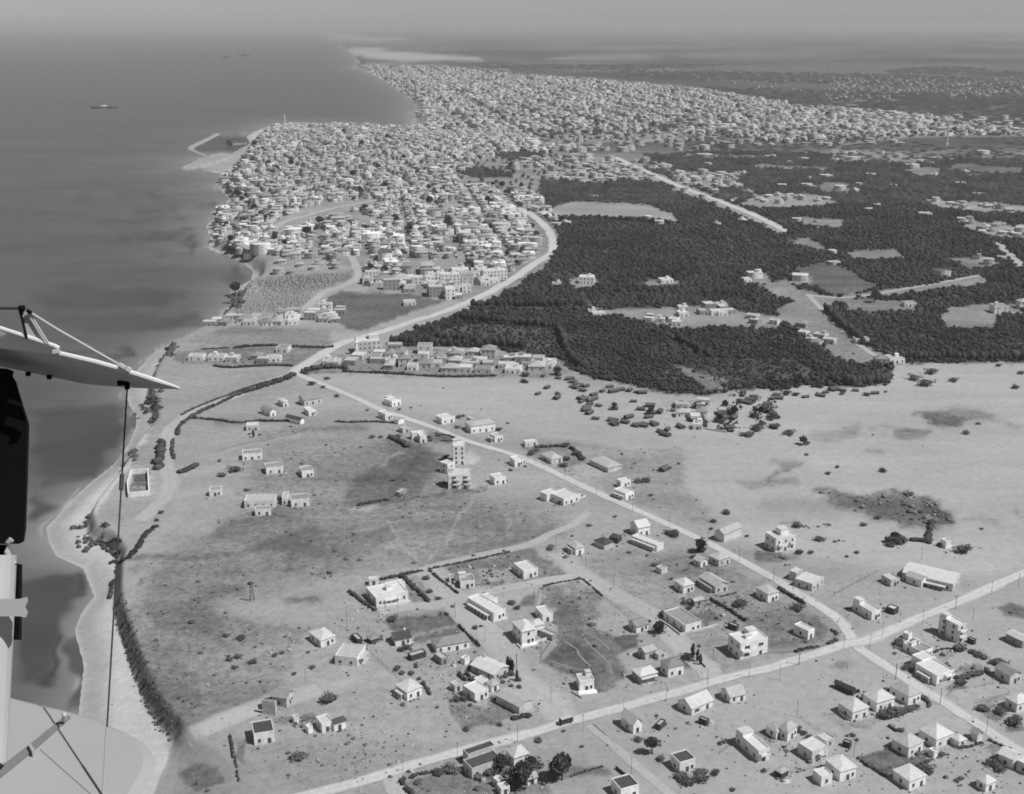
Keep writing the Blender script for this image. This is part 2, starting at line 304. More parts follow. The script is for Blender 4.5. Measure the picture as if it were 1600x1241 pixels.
COVER = [
 ([(830,604),(1000,615),(1050,640),(1130,625),(1240,604),(1400,575),(1760,560),(1760,930),(1500,900),(1200,870),(1120,800),(1070,760),(1075,705),(960,702),(860,680),(780,660)], .385, 26),
 ([(468,588),(640,590),(870,592),(1000,640),(1060,690),(1040,700),(940,690),(840,680),(760,655),(700,640),(600,625)], .37, 14),
 ([(270,560),(420,580),(462,590),(500,620),(420,650),(300,700),(280,800),(160,820),(215,690),(250,600)], .315, 20),
 ([(820,690),(900,692),(1000,704),(1066,700),(1072,760),(1130,830),(1000,790),(900,740)], .275, 12),
 ([(380,700),(470,690),(640,684),(730,770),(890,815),(660,884),(500,905),(200,975),(250,870),(400,806)], .235, 40),
 ([(190,955),(330,948),(480,985),(470,1060),(280,1150),(225,1105)], .225, 26),
 ([(548,786),(556,745),(610,715),(650,702),(690,722),(652,772),(600,792)], .15, 9), ([(560,700),(640,690),(700,712),(640,715)], .18, 12),  # dark ravine patches: hill shading put into the ground tone
 ([(660,880),(740,840),(860,820),(880,835),(760,862),(690,888)], .18, 14), ([(440,850),(560,830),(640,835),(560,870),(440,880)], .17, 18),
 ([(540,800),(700,780),(820,830),(700,850)], .2, 20), ([(215,950),(330,945),(350,1000),(250,985)], .165, 20), ([(200,1000),(260,1000),(320,1090),(270,1140),(225,1095)], .19, 20),
 ([(885,1140),(1110,1075),(1330,1010),(1420,1075),(1620,1190),(1620,1320),(1000,1320)], .345, 14), ([(1340,985),(1600,880),(1640,900),(1640,1190),(1420,1060)], .345, 14), ([(560,900),(660,900),(880,1120),(640,1200),(480,1240),(380,1180),(480,1000)], .315, 20), ([(900,880),(1000,850),(1110,870),(1300,970),(1310,1000),(1110,1055),(1000,960)], .27, 14),
 # the beach and the sand track at its end
 (list(zip(*[iter([118,1180,132,1040,148,940,100,860,80,830,140,775,200,715,214,680,214,640,240,640,236,668,200,730,150,800,140,850,176,905,180,975,205,1055,245,1140,262,1175,235,1250,90,1320])]*2)), .48, 5),
 ([(255,1165),(330,1120),(480,1070),(560,1060),(520,1085),(420,1105),(330,1145),(275,1180)], .37, 10),
 (zp('Y', [(820,1150),(900,1100),(1000,1120),(1030,1180),(900,1230)]), .21, 8),
 # village plots
 (zp('H', [(760,215),(1590,35),(1720,130),(1900,250),(1720,330),(1250,345),(1000,390)]), .16, 4), (zp('H', [(1150,235),(1430,190),(1500,300),(1250,310)]), .25, 6),
 (zp('I', [(370,300),(690,245),(860,380),(840,430),(700,480),(740,620),(930,700),(1000,860),(1090,1050),(900,1170),(780,1180),(640,1060),(440,970),(350,940),(480,760),(470,640),(460,480),(340,480)]), .18, 4),
 (zp('I', [(420,320),(560,400),(690,620),(640,680),(480,640),(470,480)]), .145, 10), (zp('I', [(520,770),(650,740),(780,860),(900,960),(890,1050),(740,1050),(600,960),(400,900)]), .12, 7), (zp('I', [(450,960),(640,1000),(830,1080),(860,1170),(760,1170),(640,1060)]), .125, 6),
 (zp('I', [(930,940),(1090,1050),(960,1050)]), .13, 5), (zp('I', [(190,400),(300,340),(280,470),(200,470)]), .13, 4), (zp('I', [(660,430),(830,420),(840,560),(720,560)]), .23, 8), (zp('I', [(520,300),(690,260),(760,330),(560,370)]), .24, 8),
 (zp('I', [(930,720),(1140,690),(1160,800),(1000,850)]), .125, 5), (zp('J', [(420,890),(530,940),(560,1040),(480,1040)]), .11, 5), (zp('I', [(1480,880),(1640,860),(1640,960),(1530,990)]), .13, 6),
 (zp('P', [(760,400),(960,440),(1150,470),(1280,540),(900,660),(800,520)]), .17, 5), (zp('P', [(1090,350),(1200,380),(1330,520),(1250,530),(1080,430)]), .16, 4),
 (zp('H', [(400,610),(880,580),(980,670),(590,750),(430,700)]), .15, 4), (zp('H', [(600,780),(1000,700),(1060,760),(790,800),(620,840)]), .14, 4), (zp('H', [(520,300),(700,240),(740,470),(600,480),(560,400)]), .24, 4),
 (zp('H', [(90,400),(240,320),(290,560)]), .23, 4), (zp('H', [(540,330),(600,420),(740,470),(600,490),(570,400)]), .18, 4),
 ([(985,880),(1060,868),(1150,905),(1100,930),(1000,900)], .235, 8), (zp('J', [(850,560),(1080,600),(1400,560),(1600,640),(1780,760),(1700,840),(1180,890),(1000,700)]), .2, 8),
 (zp('K', [(230,240),(420,230),(500,330),(480,430),(300,470),(0,510),(0,440),(200,420)]), .165, 6), (zp('J', [(530,590),(700,560),(760,640),(650,680),(560,640)]), .16, 5),
 (zp('M', [(205,770),(490,680),(620,770),(800,700),(830,770),(700,850),(450,925)]), .13, 3), (zp('L', [(810,830),(1000,780),(1060,815),(870,865)]), .125, 3), (zp('L', [(1120,960),(1420,890),(1470,940),(1250,1010)]), .23, 6),
 (zp('L', [(1160,1060),(1280,1050),(1440,1110),(1470,1110),(1330,1160),(1220,1120)]), .14, 4), (zp('L', [(1400,1150),(1560,1140),(1600,1240),(1420,1241)]), .17, 6), (zp('L', [(740,480),(900,450),(960,480),(860,570),(740,560)]), .22, 5),
 (zp('L', [(960,640),(1180,600),(1180,670),(920,730)]), .2, 5), (zp('P', [(350,1085),(860,955),(900,1050),(1300,950),(1500,1000),(1620,1179),(1500,1300),(430,1300)]), .235, 6), (zp('P', [(1000,1040),(1200,950),(1300,1000),(1150,1060)]), .14, 6),
 (zp('O', [(380,820),(620,840),(900,840),(940,900),(620,930),(420,990)]), .23, 8), (zp('M', [(-60,420),(90,395),(250,480),(480,440),(300,520),(100,560)]), .24, 6), (zp('M', [(1250,680),(1440,640),(1480,700),(1330,740)]), .2, 6),
 (zp('K', [(480,640),(600,580),(740,620),(640,690)]), .22, 10), (zp('Q', [(480,860),(800,830),(830,900),(500,920)]), .19, 6), (zp('Q', [(130,1040),(220,1030),(220,1241),(140,1200)]), .22, 4),
 (zp('N', [(740,570),(830,550),(940,610),(860,630)]), .17, 5), (zp('G', [(640,540),(760,520),(1000,600),(800,620),(640,640)]), .2, 8), (zp('C', [(70,200),(420,200),(560,250),(600,340),(400,360),(230,310)]), .19, 7), (zp('C', [(500,370),(620,340),(800,430),(560,460)]), .36, 6),
 (zp('B', [(630,630),(760,640),(800,690),(640,700)]), .15, 5), (zp('B', [(900,780),(1000,800),(1000,870),(900,890)]), .46, 6), (zp('P', [(760,340),(900,350),(950,400),(800,460)]), .18, 5),
 # hollow with dark growth in the dunes, and other smudges of growth
 ([(206,740),(232,738),(231,760),(205,762)], .10, 1.5), ([(200,763),(231,762),(230,777),(199,779)], .2, 1.5),
 (zp('E', [(-140,130),(100,180),(400,165),(620,150),(760,230),(1010,405),(900,450),(620,440),(420,380),(300,330),(0,260)]), .145, 14), (zp('E', [(700,200),(840,220),(1010,405),(930,440),(780,330)]), .11, 6), (zp('E', [(200,190),(560,200),(720,330),(560,330),(360,260)]), .11, 10),
 (zp('E', [(1370,1130),(1480,1085),(1700,1120),(1700,1230),(1440,1190)]), .15, 8), (zp('V', [(1130,715),(1240,720),(1310,755),(1290,790),(1180,785)]), .21, 9), (zp('V', [(1240,715),(1380,710),(1480,760),(1330,770)]), .27, 10), (zp('V', [(990,800),(1160,800),(1130,850),(1020,850)]), .27, 9),
 (zp('V', [(640,830),(840,780),(830,840),(680,860)]), .3, 12), (zp('V', [(450,940),(540,950),(550,970),(480,985)]), .25, 8), (zp('V', [(270,1040),(560,1020),(560,1060),(330,1080)]), .28, 10),
 # fields and cliff top towards the town
 (zp('F', [(1100,250),(1180,222),(1640,240),(1840,280),(1640,340),(1300,470),(1230,460),(1020,330)]), .12, 3), (zp('F', [(640,150),(960,110),(1240,100),(1240,140),(1080,200),(900,240),(680,230)]), .17, 5), (zp('F', [(560,230),(1000,240),(900,340),(480,370)]), .25, 6),
 (zp('F', [(150,600),(600,560),(1120,570),(880,690),(480,690),(120,660)]), .21, 6), (zp('F', [(160,530),(520,440),(1100,470),(1240,540),(1100,560),(500,570)]), .24, 6), (zp('F', [(420,740),(480,700),(860,690),(860,720),(640,790)]), .3, 6), (zp('F', [(960,690),(1700,690),(1700,730),(940,735)]), .15, 3),
 (zp('F', [(1100,480),(1400,500),(1300,560),(1100,520)]), .36, 5), (zp('X', [(200,60),(480,25),(620,80),(560,110),(380,150),(120,170)]), .24, 5), (zp('X', [(320,55),(480,25),(590,45),(640,75),(520,85)]), .3, 4),
 ([(640,540),(700,546),(870,563),(900,580),(840,590),(640,588),(500,580),(520,556)], .23, 5),
]
TOWN_POLY = [(345,280),(372,262),(400,220),(418,203),(440,195),(560,197),(648,203),(654,165),(636,145),(588,117),(562,104),(575,97),(700,103),(770,113),(930,124),(1090,138),(1240,163),(1430,178),(1600,203),(1620,212),
 (1440,214),(1320,226),(1180,222),(1060,212),(960,222),(870,225),(905,240),(1005,262),(1060,285),(1050,292),(985,285),(940,290),(850,283),(846,318),(866,346),(872,372),(866,392),(848,415),(810,443),(730,472),(690,467),
 (640,457),(566,447),(552,420),(530,406),(430,402),(398,412),(362,398),(336,386),(337,352),(345,330),(368,315),(356,300)]
GROVES = [[(770,241),(800,238),(848,240),(852,249),(800,252)], [(719,265),(750,263),(797,270),(800,277),(735,276)], [(818,208),(840,202),(862,204),(864,217),(835,217)], [(888,259),(932,260),(935,267),(890,266)], [(1007,242),(1070,240),(1072,258),(1030,260)], [(905,284),(985,283),(1040,288),(1000,300),(900,300)]]
TOWN_HOLES = [[(458,332),(505,318),(560,312),(592,312),(600,320),(548,330),(552,334),(606,342),(604,352),(545,348),(520,340),(470,356),(430,370),(432,352)], [(690,318),(720,312),(722,328),(700,332)],
 [(568,408),(700,404),(740,418),(700,428),(640,412),(570,418)], [(725,262),(795,272),(800,278),(730,276)], [(770,240),(845,238),(850,250),(790,252)], [(820,208),(860,203),(862,222),(850,222)], [(1010,212),(1060,206),(1060,220),(1000,222)],
 [(384,405),(440,402),(440,415),(400,425)]]
COVER += [([(279,265),(320,244),(365,239),(396,226),(402,236),(366,262),(345,270),(304,268)], .34, 3), ([(400,408),(550,404),(553,424),(430,432),(396,424)], .3, 5)]
# soft strokes of growth, tracks, wind-laid sand and ravine shading: (line, half width px, albedo, strength)
STROKES = [([(340,209),(322,218),(302,228)], 1.2, .42, .8), ([(280,265),(298,256),(321,245),(330,242)], 2.0, .46, .9), ([(282,266),(304,267),(340,269)], 1.4, .2, .9), ([(316,261),(340,253),(362,246)], 1.5, .46, .9), ([(300,263),(330,252)], 1.2, .44, .8)] + [(zp(z, p), w, t, k) for z, p, w, t, k in (
 ('1', [(640,760),(760,700),(880,670),(1080,670)], 9, .14, .8), ('1', [(560,830),(700,770),(900,720)], 6, .19, .7), ('1', [(80,930),(300,925),(480,930),(640,915),(760,900),(900,865),(1050,870),(1180,890)], 3.5, .13, .8), ('1', [(900,860),(1020,820),(1150,780),(1240,740)], 7, .14, .8),
 ('1', [(1000,870),(1130,830),(1260,800)], 6, .15, .8), ('1', [(640,1030),(760,1020)], 5, .15, .8), ('1', [(480,1180),(620,1150),(800,1130)], 7, .16, .8), ('1', [(1060,1200),(1280,1190)], 6, .15, .8), ('1', [(1260,1020),(1420,1000)], 7, .17, .7), ('1', [(1080,990),(1170,985)], 5, .16, .8), ('1', [(80,1000),(200,980)], 6, .19, .7), ('1', [(160,1080),(400,1020)], 5, .2, .7),
 ('1', [(920,160),(1100,140),(1300,120),(1560,120)], 7, .19, .7), ('1', [(1180,330),(1280,340)], 4, .16, .7), ('1', [(1040,320),(1180,335)], 3, .15, .7), ('1', [(760,510),(1000,500)], 4, .17, .6), ('1', [(0,330),(200,240)], 7, .25, .6), ('1', [(620,300),(760,240),(900,215),(1140,160)], 3, .36, .7), ('1', [(380,470),(400,660),(330,720),(200,860)], 8, .37, .5),
 ('2', [(200,600),(280,590),(420,580),(620,550),(900,510),(1030,495)], 2.5, .12, .8), ('2', [(180,560),(220,500),(280,460),(330,430)], 10, .12, .8), ('2', [(300,560),(400,530),(400,450)], 10, .14, .6), ('2', [(450,520),(500,440),(600,330),(640,300)], 7, .11, .85), ('2', [(540,500),(620,430),(720,380)], 5, .14, .7), ('2', [(420,200),(520,220),(600,250),(680,280)], 5, .13, .7),
 ('2', [(640,200),(700,160),(820,180)], 6, .16, .7), ('2', [(340,790),(440,740)], 6, .14, .8), ('2', [(0,780),(120,760),(220,740)], 7, .17, .7), ('2', [(20,900),(180,850),(340,840)], 9, .17, .6), ('2', [(60,980),(220,960)], 8, .17, .6), ('2', [(400,900),(560,920),(640,880)], 7, .18, .6), ('2', [(700,890),(830,860),(960,880)], 7, .15, .7), ('2', [(880,690),(1040,660),(1130,690)], 8, .18, .7), ('2', [(880,780),(1000,820),(1140,800)], 10, .18, .7),
 ('2', [(200,620),(300,630),(360,600)], 3, .4, .8), ('2', [(660,950),(780,830),(860,690),(960,580),(1000,500)], 2, .33, .8), ('2', [(620,960),(480,820),(430,700)], 2.5, .33, .8), ('2', [(1160,760),(1200,690),(1130,600),(1040,520)], 2, .32, .8), ('2', [(1380,720),(1240,600),(1060,520)], 2, .32, .7), ('2', [(380,350),(440,290),(520,270)], 2.5, .33, .7),
 ('3', [(900,350),(960,330),(1000,370)], 4, .2, .8), ('3', [(1000,370),(1080,400),(1200,405)], 7, .15, .9), ('3', [(1080,370),(1150,325),(1270,320),(1400,370),(1560,430)], 4, .24, .7), ('3', [(800,450),(900,460),(1010,460)], 4, .23, .8), ('3', [(820,480),(900,490)], 7, .28, .7), ('3', [(300,490),(440,480),(560,445)], 8, .27, .7), ('3', [(460,440),(560,440),(700,425),(780,435)], 3, .28, .7),
 ('3', [(0,760),(40,720),(120,690),(200,655)], 3, .18, .8), ('3', [(40,640),(160,660)], 5, .24, .8), ('3', [(600,575),(720,590)], 4, .26, .7), ('3', [(280,825),(380,820),(450,850)], 5, .14, .9), ('3', [(430,850),(560,885),(660,880),(760,880),(860,870)], 7, .11, .9), ('3', [(640,870),(720,840)], 4, .13, .8), ('3', [(780,830),(870,840)], 3, .1, .9), ('3', [(860,900),(960,960),(1040,1010)], 6, .12, .8),
 ('3', [(860,1000),(980,1020),(1030,1060)], 12, .14, .7), ('3', [(680,980),(800,960),(900,990)], 12, .15, .7), ('3', [(1010,900),(1080,960),(1140,1020)], 9, .075, .9), ('3', [(980,880),(1060,930)], 5, .12, .8), ('3', [(940,940),(1000,990),(1050,1030)], 2, .3, .8), ('3', [(1040,1040),(1030,1100),(1020,1140)], 2, .34, .7), ('3', [(430,930),(560,950)], 6, .2, .7), ('3', [(1220,1020),(1330,995),(1440,1030)], 4, .25, .7), ('3', [(1530,940),(1590,990)], 4, .25, .7), ('3', [(80,1025),(180,1020)], 3, .2, .7),
 ('3', [(0,920),(200,900),(400,940)], 16, .28, .6), ('A', [(0,540),(200,545)], 7, .2, .6), ('J', [(500,230),(760,260),(960,300)], 8, .19, .6), ('J', [(880,400),(1060,440)], 6, .2, .6))]
def far_cover():
    out = [([(533,77),(580,75),(650,82),(740,88),(748,94),(700,93),(640,96),(570,92),(552,86)], .40, 4), ([(486,52),(520,49),(600,58),(640,63),(570,66),(520,62)], .3, 5), hx(88, 94, 860, 1040, .22, 4), hx(100, 104, 760, 960, .2, 3), hx(108, 112, 830, 1100, .18, 3), hx(70, 74, 800, 1200, .14, 4), hx(60, 64, 900, 1500, .12, 4),
           hx(155, 160, 1290, 1400, .26, 3), hx(143, 147, 1300, 1420, .25, 3), hx(166, 171, 1285, 1380, .3, 3), hx(146, 151, 1440, 1620, .22, 3), hx(84, 90, 1060, 1220, .17, 5), hx(120, 126, 1100, 1280, .16, 4), hx(168, 173, 1400, 1620, .16, 3), hx(241, 247, 1095, 1205, .25, 3)]
    out += [hx(100, 118, 1150, 1620, .13, 8), hx(228, 232, 1040, 1330, .12, 3), hx(213, 218, 1200, 1340, .3, 3)]
    return out

def cover_tone(x, y, z):
    px, py = to_px(x, y, z)
    s = sdist(x, y, SHORE_W)
    wb = lambda a, b: np.sin(x / a + 1.7 * np.sin(y / b)) + .6 * np.sin(y / (a * .53) + 1.9 * np.sin(x / (b * .61)))
    k = np.clip(2.4 - y / 900, 0, 1.6); px = px + k * (1.5 * wb(5.3, 7.7) + 1.0 * wb(2.3, 3.1)); py = py + k * (.9 * wb(6.1, 4.9) + .6 * wb(2.9, 2.2))
    bl = sdist(x, y, BLUFF_W)
    t = np.where(bl < 0, .47, 0.325)
    far = sstep(268, 222, py) * sstep(610, 700, px); t = t * (1 - far) + far * 0.085
    far2 = sstep(112, 100, py); t = t * (1 - far2) + far2 * 0.10
    def put(poly, v, f):
        nonlocal t
        bb = np.array(poly); m = (px > bb[:, 0].min() - f) & (px < bb[:, 0].max() + f) & (py > bb[:, 1].min() - f) & (py < bb[:, 1].max() + f)
        if not m.any(): return
        w = sstep(-f / 2, f / 2, sdist(px[m], py[m], poly)); t[m] = t[m] * (1 - w) + w * v
    for p, v, f in COVER: put(p, v, f)
    put(TOWN_POLY, .24, 5)
    for h in TOWN_HOLES: put(h, .30, 4)
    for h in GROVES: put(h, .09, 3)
    for p, w, v, k_ in STROKES:
        bb = np.array(p); m = (px > bb[:, 0].min() - 3 * w) & (px < bb[:, 0].max() + 3 * w) & (py > bb[:, 1].min() - 3 * w) & (py < bb[:, 1].max() + 3 * w)
        if m.any(): q = np.exp(-(edge_dist(px[m], py[m], p, False) / w) ** 2) * k_; t[m] = t[m] * (1 - q) + q * v
    fm = sstep(225, 190, py); fn = np.sin(x / 700 + 2 * np.sin(y / 1500)) * np.sin(y / 1100 + 1.5 * np.sin(x / 900)) + .6 * np.sin(x / 260 + y / 900) * np.sin(y / 520 + 2 * np.sin(x / 400)); t = t * (1 + fm * .42 * fn)
    px = px + fm * 9 * np.sin(x / 300 + 2 * np.sin(y / 800)); py = py + fm * 1.6 * np.sin(x / 420 + 1.3 * np.sin(y / 900))
    for p, v, f in far_cover(): put(p, v, f + 2)
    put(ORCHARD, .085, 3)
    for c, v in zip(CLEAR, CLEAR_T): put(c, v, 3)
    wet = sstep(14, 2, s) * sstep(-2, 2, s); t = t * (1 - 0.25 * wet)
    return t, s, px, py

def fan(r_list, ang, grow=None):
    """grid of radial rows from the camera's foot: metres-wide cells close by, coarser far off"""
    a = np.linspace(-ang, ang, grow); rr, aa = np.meshgrid(r_list, a, indexing='ij')
    x = rr * np.tan(aa); y = rr
    nr, na = rr.shape; i = np.arange(nr * na).reshape(nr, na)
    f = np.stack([i[:-1, :-1], i[:-1, 1:], i[1:, 1:], i[1:, :-1]], -1).reshape(-1, 4)
    return x.ravel(), y.ravel(), f
rows = 1.0 / np.linspace(1 / 230.0, 1 / 120000.0, 620)
gx, gy, gf = fan(rows, R(27), 620)
gz = height(gx, gy)
gt, gs, gpx, gpy = cover_tone(gx, gy, gz)

m, nt, b = new_mat('ground_cover', 0.95, 0.1)
at = N(nt, 'ShaderNodeAttribute', attribute_name='tone'); geo = N(nt, 'ShaderNodeNewGeometry'); P = geo.outputs['Position']
mp = N(nt, 'ShaderNodeMapping'); nt.links.new(P, mp.inputs[0]); mp.inputs['Rotation'].default_value = (0, 0, R(-24)); mp.inputs['Scale'].default_value = (0.35, 1.6, 1)
streak = noise(nt, 0.02, 5, mp.outputs[0], 0.6); blot = noise(nt, 0.011, 4, P); fine = noise(nt, 0.28, 5, P, 0.7); tiny = noise(nt, 1.1, 3, P, 0.7)
dn = remap(nt, at.outputs['Fac'], 0.2, 0.345, 1.0, 0.3)       # bare sand is smoother than scrub
def wob(v, lo, hi, amp): return math_n(nt, 'ADD', math_n(nt, 'MULTIPLY', remap(nt, v, lo, hi, -amp, amp), dn), 1.0)
f = math_n(nt, 'MULTIPLY', wob(streak, .34, .66, .27), wob(blot, .35, .65, .14))
f = math_n(nt, 'MULTIPLY', f, wob(fine, .35, .65, .30)); f = math_n(nt, 'MULTIPLY', f, wob(tiny, .35, .65, .22))
f = math_n(nt, 'MULTIPLY', f, at.outputs['Fac'])
spots = math_n(nt, 'MULTIPLY', remap(nt, noise(nt, 0.22, 4, P, 0.75), .58, .70, 0, .42), dn)
f = math_n(nt, 'MULTIPLY', f, math_n(nt, 'SUBTRACT', 1.0, spots))
nt.links.new(f, b.inputs['Base Color'])
bmp = N(nt, 'ShaderNodeBump', Strength=0.35, Distance=0.5); nt.links.new(fine, bmp.inputs['Height']); nt.links.new(bmp.outputs[0], b.inputs['Normal'])
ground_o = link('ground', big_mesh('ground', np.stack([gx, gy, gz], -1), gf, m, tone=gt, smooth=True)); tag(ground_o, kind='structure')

# ------------------------------------------------------------------ sea
def sea_tone():
    x, y, f = fan(1.0 / np.linspace(1 / 230.0, 1 / 160000.0, 420), R(27), 420)
    keep = None
    s = -sdist(x, y, SHORE_W); px, py = to_px(x, y, np.zeros_like(x))
    wq = lambda a, b: np.sin(x / a + 1.7 * np.sin(y / b)) + .6 * np.sin(y / (a * .53) + 1.9 * np.sin(x / (b * .61)))
    k = np.clip(1000 / y, .15, 1.6); px = px + k * (7 * wq(23, 31) + 4 * wq(9, 12)); py = py + k * (5 * wq(27, 19) + 3 * wq(11, 8))
    t = np.full(x.shape, 0.085)
    sc = np.clip(y / 800.0, 1, 4)
    sh = np.exp(-np.clip(s, 0, None) / (22 * sc)); t += 0.13 * sh + .12 * np.exp(-((s - 2.5 * sc - 1.2 * np.sin(x / 7 + y / 11)) / (1.1 * sc)) ** 2) * np.clip(wq(17, 23), 0, 1)
    def put(poly, v, fe):
        nonlocal t
        w = sstep(-fe / 2, fe / 2, sdist(px, py, poly)); t = t * (1 - w) + w * v
    def line(pts, wd, v):
        nonlocal t
        w = np.exp(-(edge_dist(px, py, pts, False) / wd) ** 2); t = t * (1 - w) + w * v
    # weed and rock beds lying under the shallow water
    put([(210,378),(262,370),(300,376),(314,384),(300,396),(240,402),(300,392),(306,384),(270,376)], .050, 8)
    put([(50,460),(150,445),(230,448),(300,452),(250,478),(150,480),(70,490)], .060, 16); put([(60,500),(200,488),(320,495),(300,510),(150,520)], .062, 16); put([(330,440),(370,420),(392,436),(366,450)], .095, 10)
    put([(60,640),(190,640),(205,660),(200,700),(140,740),(60,760),(40,700)], .060, 26); put([(215,620),(240,640),(225,670),(205,660)], .12, 8); put([(45,770),(90,790),(60,820),(40,820)], .062, 16)
    for p in ([(92,930),(105,940),(137,941)], [(92,930),(96,960),(110,962)], [(60,1000),(85,985),(100,975),(112,965)], [(35,1020),(70,1005),(90,990)], [(80,1040),(95,1010),(112,985)], [(60,1060),(75,1040)], [(45,1050),(60,1030)], [(110,900),(120,915),(128,930)]): line(p, 6, .045)
    put([(30,920),(110,900),(130,930),(115,980),(60,1060),(25,1050)], .062, 24); put([(112,1000),(150,990),(145,1100),(100,1110)], .105, 20)
    put([(110,1010),(135,1020),(130,1090),(105,1090)], .085, 12)
    put([(330,212),(400,214),(385,236),(332,240),(304,233)], .06, 3)
    for p in ([(205,330),(300,322),(330,320)], [(150,348),(280,338)], [(120,310),(250,300)], [(190,372),(300,366)], [(80,470),(160,455)], [(60,560),(200,545)]): line(p, 5, .062)
    inside_land = (s < -60 * sc)
    vi = inside_land[f].all(1); f2 = f[~vi]
    u = np.unique(f2); mapi = np.zeros(len(x), int); mapi[u] = np.arange(len(u))
    return x[u], y[u], mapi[f2], t[u]
wx, wy, wf, wt = sea_tone()
m, nt, b = new_mat('sea_water', 0.32, 0.5)
b.inputs['IOR'].default_value = 1.33
at = N(nt, 'ShaderNodeAttribute', attribute_name='tone'); geo = N(nt, 'ShaderNodeNewGeometry'); P = geo.outputs['Position']
mp = N(nt, 'ShaderNodeMapping'); nt.links.new(P, mp.inputs[0]); mp.inputs['Rotation'].default_value = (0, 0, R(8)); mp.inputs['Scale'].default_value = (0.6, 1.0, 1)
n1 = noise(nt, 0.006, 5, mp.outputs[0], 0.6); n2 = noise(nt, 0.022, 5, mp.outputs[0], 0.65)
f = math_n(nt, 'MULTIPLY', remap(nt, n1, .35, .65, .84, 1.16), remap(nt, n2, .35, .65, .90, 1.1))
f = math_n(nt, 'MULTIPLY', f, at.outputs['Fac']); nt.links.new(f, b.inputs['Base Color'])
bmp = N(nt, 'ShaderNodeBump', Strength=0.25, Distance=0.4); nt.links.new(noise(nt, 0.12, 4, mp.outputs[0]), bmp.inputs['Height']); nt.links.new(bmp.outputs[0], b.inputs['Normal'])
sea_o = link('sea', big_mesh('sea', np.stack([wx, wy, np.zeros_like(wx)], -1), wf, m, tone=wt)); tag(sea_o, kind='structure')

# ------------------------------------------------------------------ haze: one closed box of even, pale air over land and sea
hz = MB().box(-75000, 75000, -1500, 125000, -6.0, HC + 14.0).mesh('haze', [])
hm = bpy.data.materials.new('hazy_air'); hm.use_nodes = True; ht = hm.node_tree; ht.nodes.clear()
pv = ht.nodes.new('ShaderNodeVolumePrincipled'); pv.inputs['Color'].default_value = grey(HAZE_COL); pv.inputs['Density'].default_value = HAZE; pv.inputs['Anisotropy'].default_value = 0.0
ho = ht.nodes.new('ShaderNodeOutputMaterial'); ht.links.new(pv.outputs[0], ho.inputs['Volume'])
hz.materials.append(hm); tag(link('haze', hz), kind='stuff')

# ------------------------------------------------------------------ roads and tracks
def smooth_line(pts, step=6.0):
    p = np.array(pts, float); n = len(p); out = []
    for i in range(n - 1):
        p0, p1, p2, p3 = p[max(i - 1, 0)], p[i], p[i + 1], p[min(i + 2, n - 1)]
        k = max(2, int(np.linalg.norm(p2 - p1) / step))
        for t in np.linspace(0, 1, k, endpoint=False):
            out.append(0.5 * ((2 * p1) + (p2 - p0) * t + (2 * p0 - 5 * p1 + 4 * p2 - p3) * t * t + (3 * p1 - p0 - 3 * p2 + p3) * t ** 3))
    out.append(p[-1]); return np.array(out)
def px_line(pts, step=6.0, straight=False):
    g = ground([a for a, b in pts], [b for a, b in pts]); return smooth_line(g[:, :2], step) if not straight else np.concatenate([np.linspace(g[i, :2], g[i + 1, :2], max(2, int(np.linalg.norm(g[i + 1, :2] - g[i, :2]) / step) + 1))[(1 if i else 0):] for i in range(len(g) - 1)])
def road_mat(name, v, v2):
    m, nt, b = new_mat(name, 0.95, 0.1)
    at = N(nt, 'ShaderNodeAttribute', attribute_name='tone'); geo = N(nt, 'ShaderNodeNewGeometry')
    f = math_n(nt, 'MULTIPLY', remap(nt, noise(nt, 0.4, 4, geo.outputs['Position'], .65), .3, .7, .88, 1.1), remap(nt, at.outputs['Fac'], 0, 1, v2, v))
    f = math_n(nt, 'MULTIPLY', f, remap(nt, noise(nt, 0.03, 3, geo.outputs['Position']), .3, .7, .92, 1.06))
    nt.links.new(f, b.inputs['Base Color']); return m
M['road'] = road_mat('limestone_road', .56, .40); M['lane'] = road_mat('trodden_sand_lane', .42, .35); M['coast'] = road_mat('coast_road_dust', .43, .36); M['path'] = road_mat('foot_path', .27, .2)
_lift = [0.06]
def road(pts, width, mat='road', name='road', step=6.0, zone=None):
    if zone: pts = zp(zone, pts)
    c = px_line(pts, step); n = len(c); d = np.gradient(c, axis=0); d /= np.linalg.norm(d, axis=1)[:, None] + 1e-9; nn = np.stack([-d[:, 1], d[:, 0]], -1)
    r2 = np.random.default_rng(int(abs(pts[0][0] * 13 + pts[0][1] * 7)))
    offs = [-.62, -.42, -.2, 0, .2, .42, .62]; tone = [0, .7, 1, .62, 1, .7, 0]
    _lift[0] += 0.004
    V = []; T = []
    for k, o in enumerate(offs):
        w = width * (o + (np.convolve(r2.normal(0, .16, n + 4), np.ones(5) / 5, 'same')[2:-2] + r2.normal(0, .04, n) if abs(o) > .5 else 0))
        q = c + nn * (np.asarray(w) * np.ones(n))[:, None]; z = height(q[:, 0], q[:, 1]) + _lift[0] * np.clip(c[:, 1] / 700, 1, 4)
        V.append(np.concatenate([q, z[:, None]], 1)); T.append(np.full(n, tone[k]))
    V = np.stack(V, 1).reshape(-1, 3); T = np.stack(T, 1).ravel(); k = len(offs); i = np.arange(n * k).reshape(n, k)
    F = np.stack([i[:-1, :-1], i[:-1, 1:], i[1:, 1:], i[1:, :-1]], -1).reshape(-1, 4)[:, ::-1]
    o = link(name, big_mesh(name, V, F, M[mat], tone=T)); tag(o, kind='structure'); return c
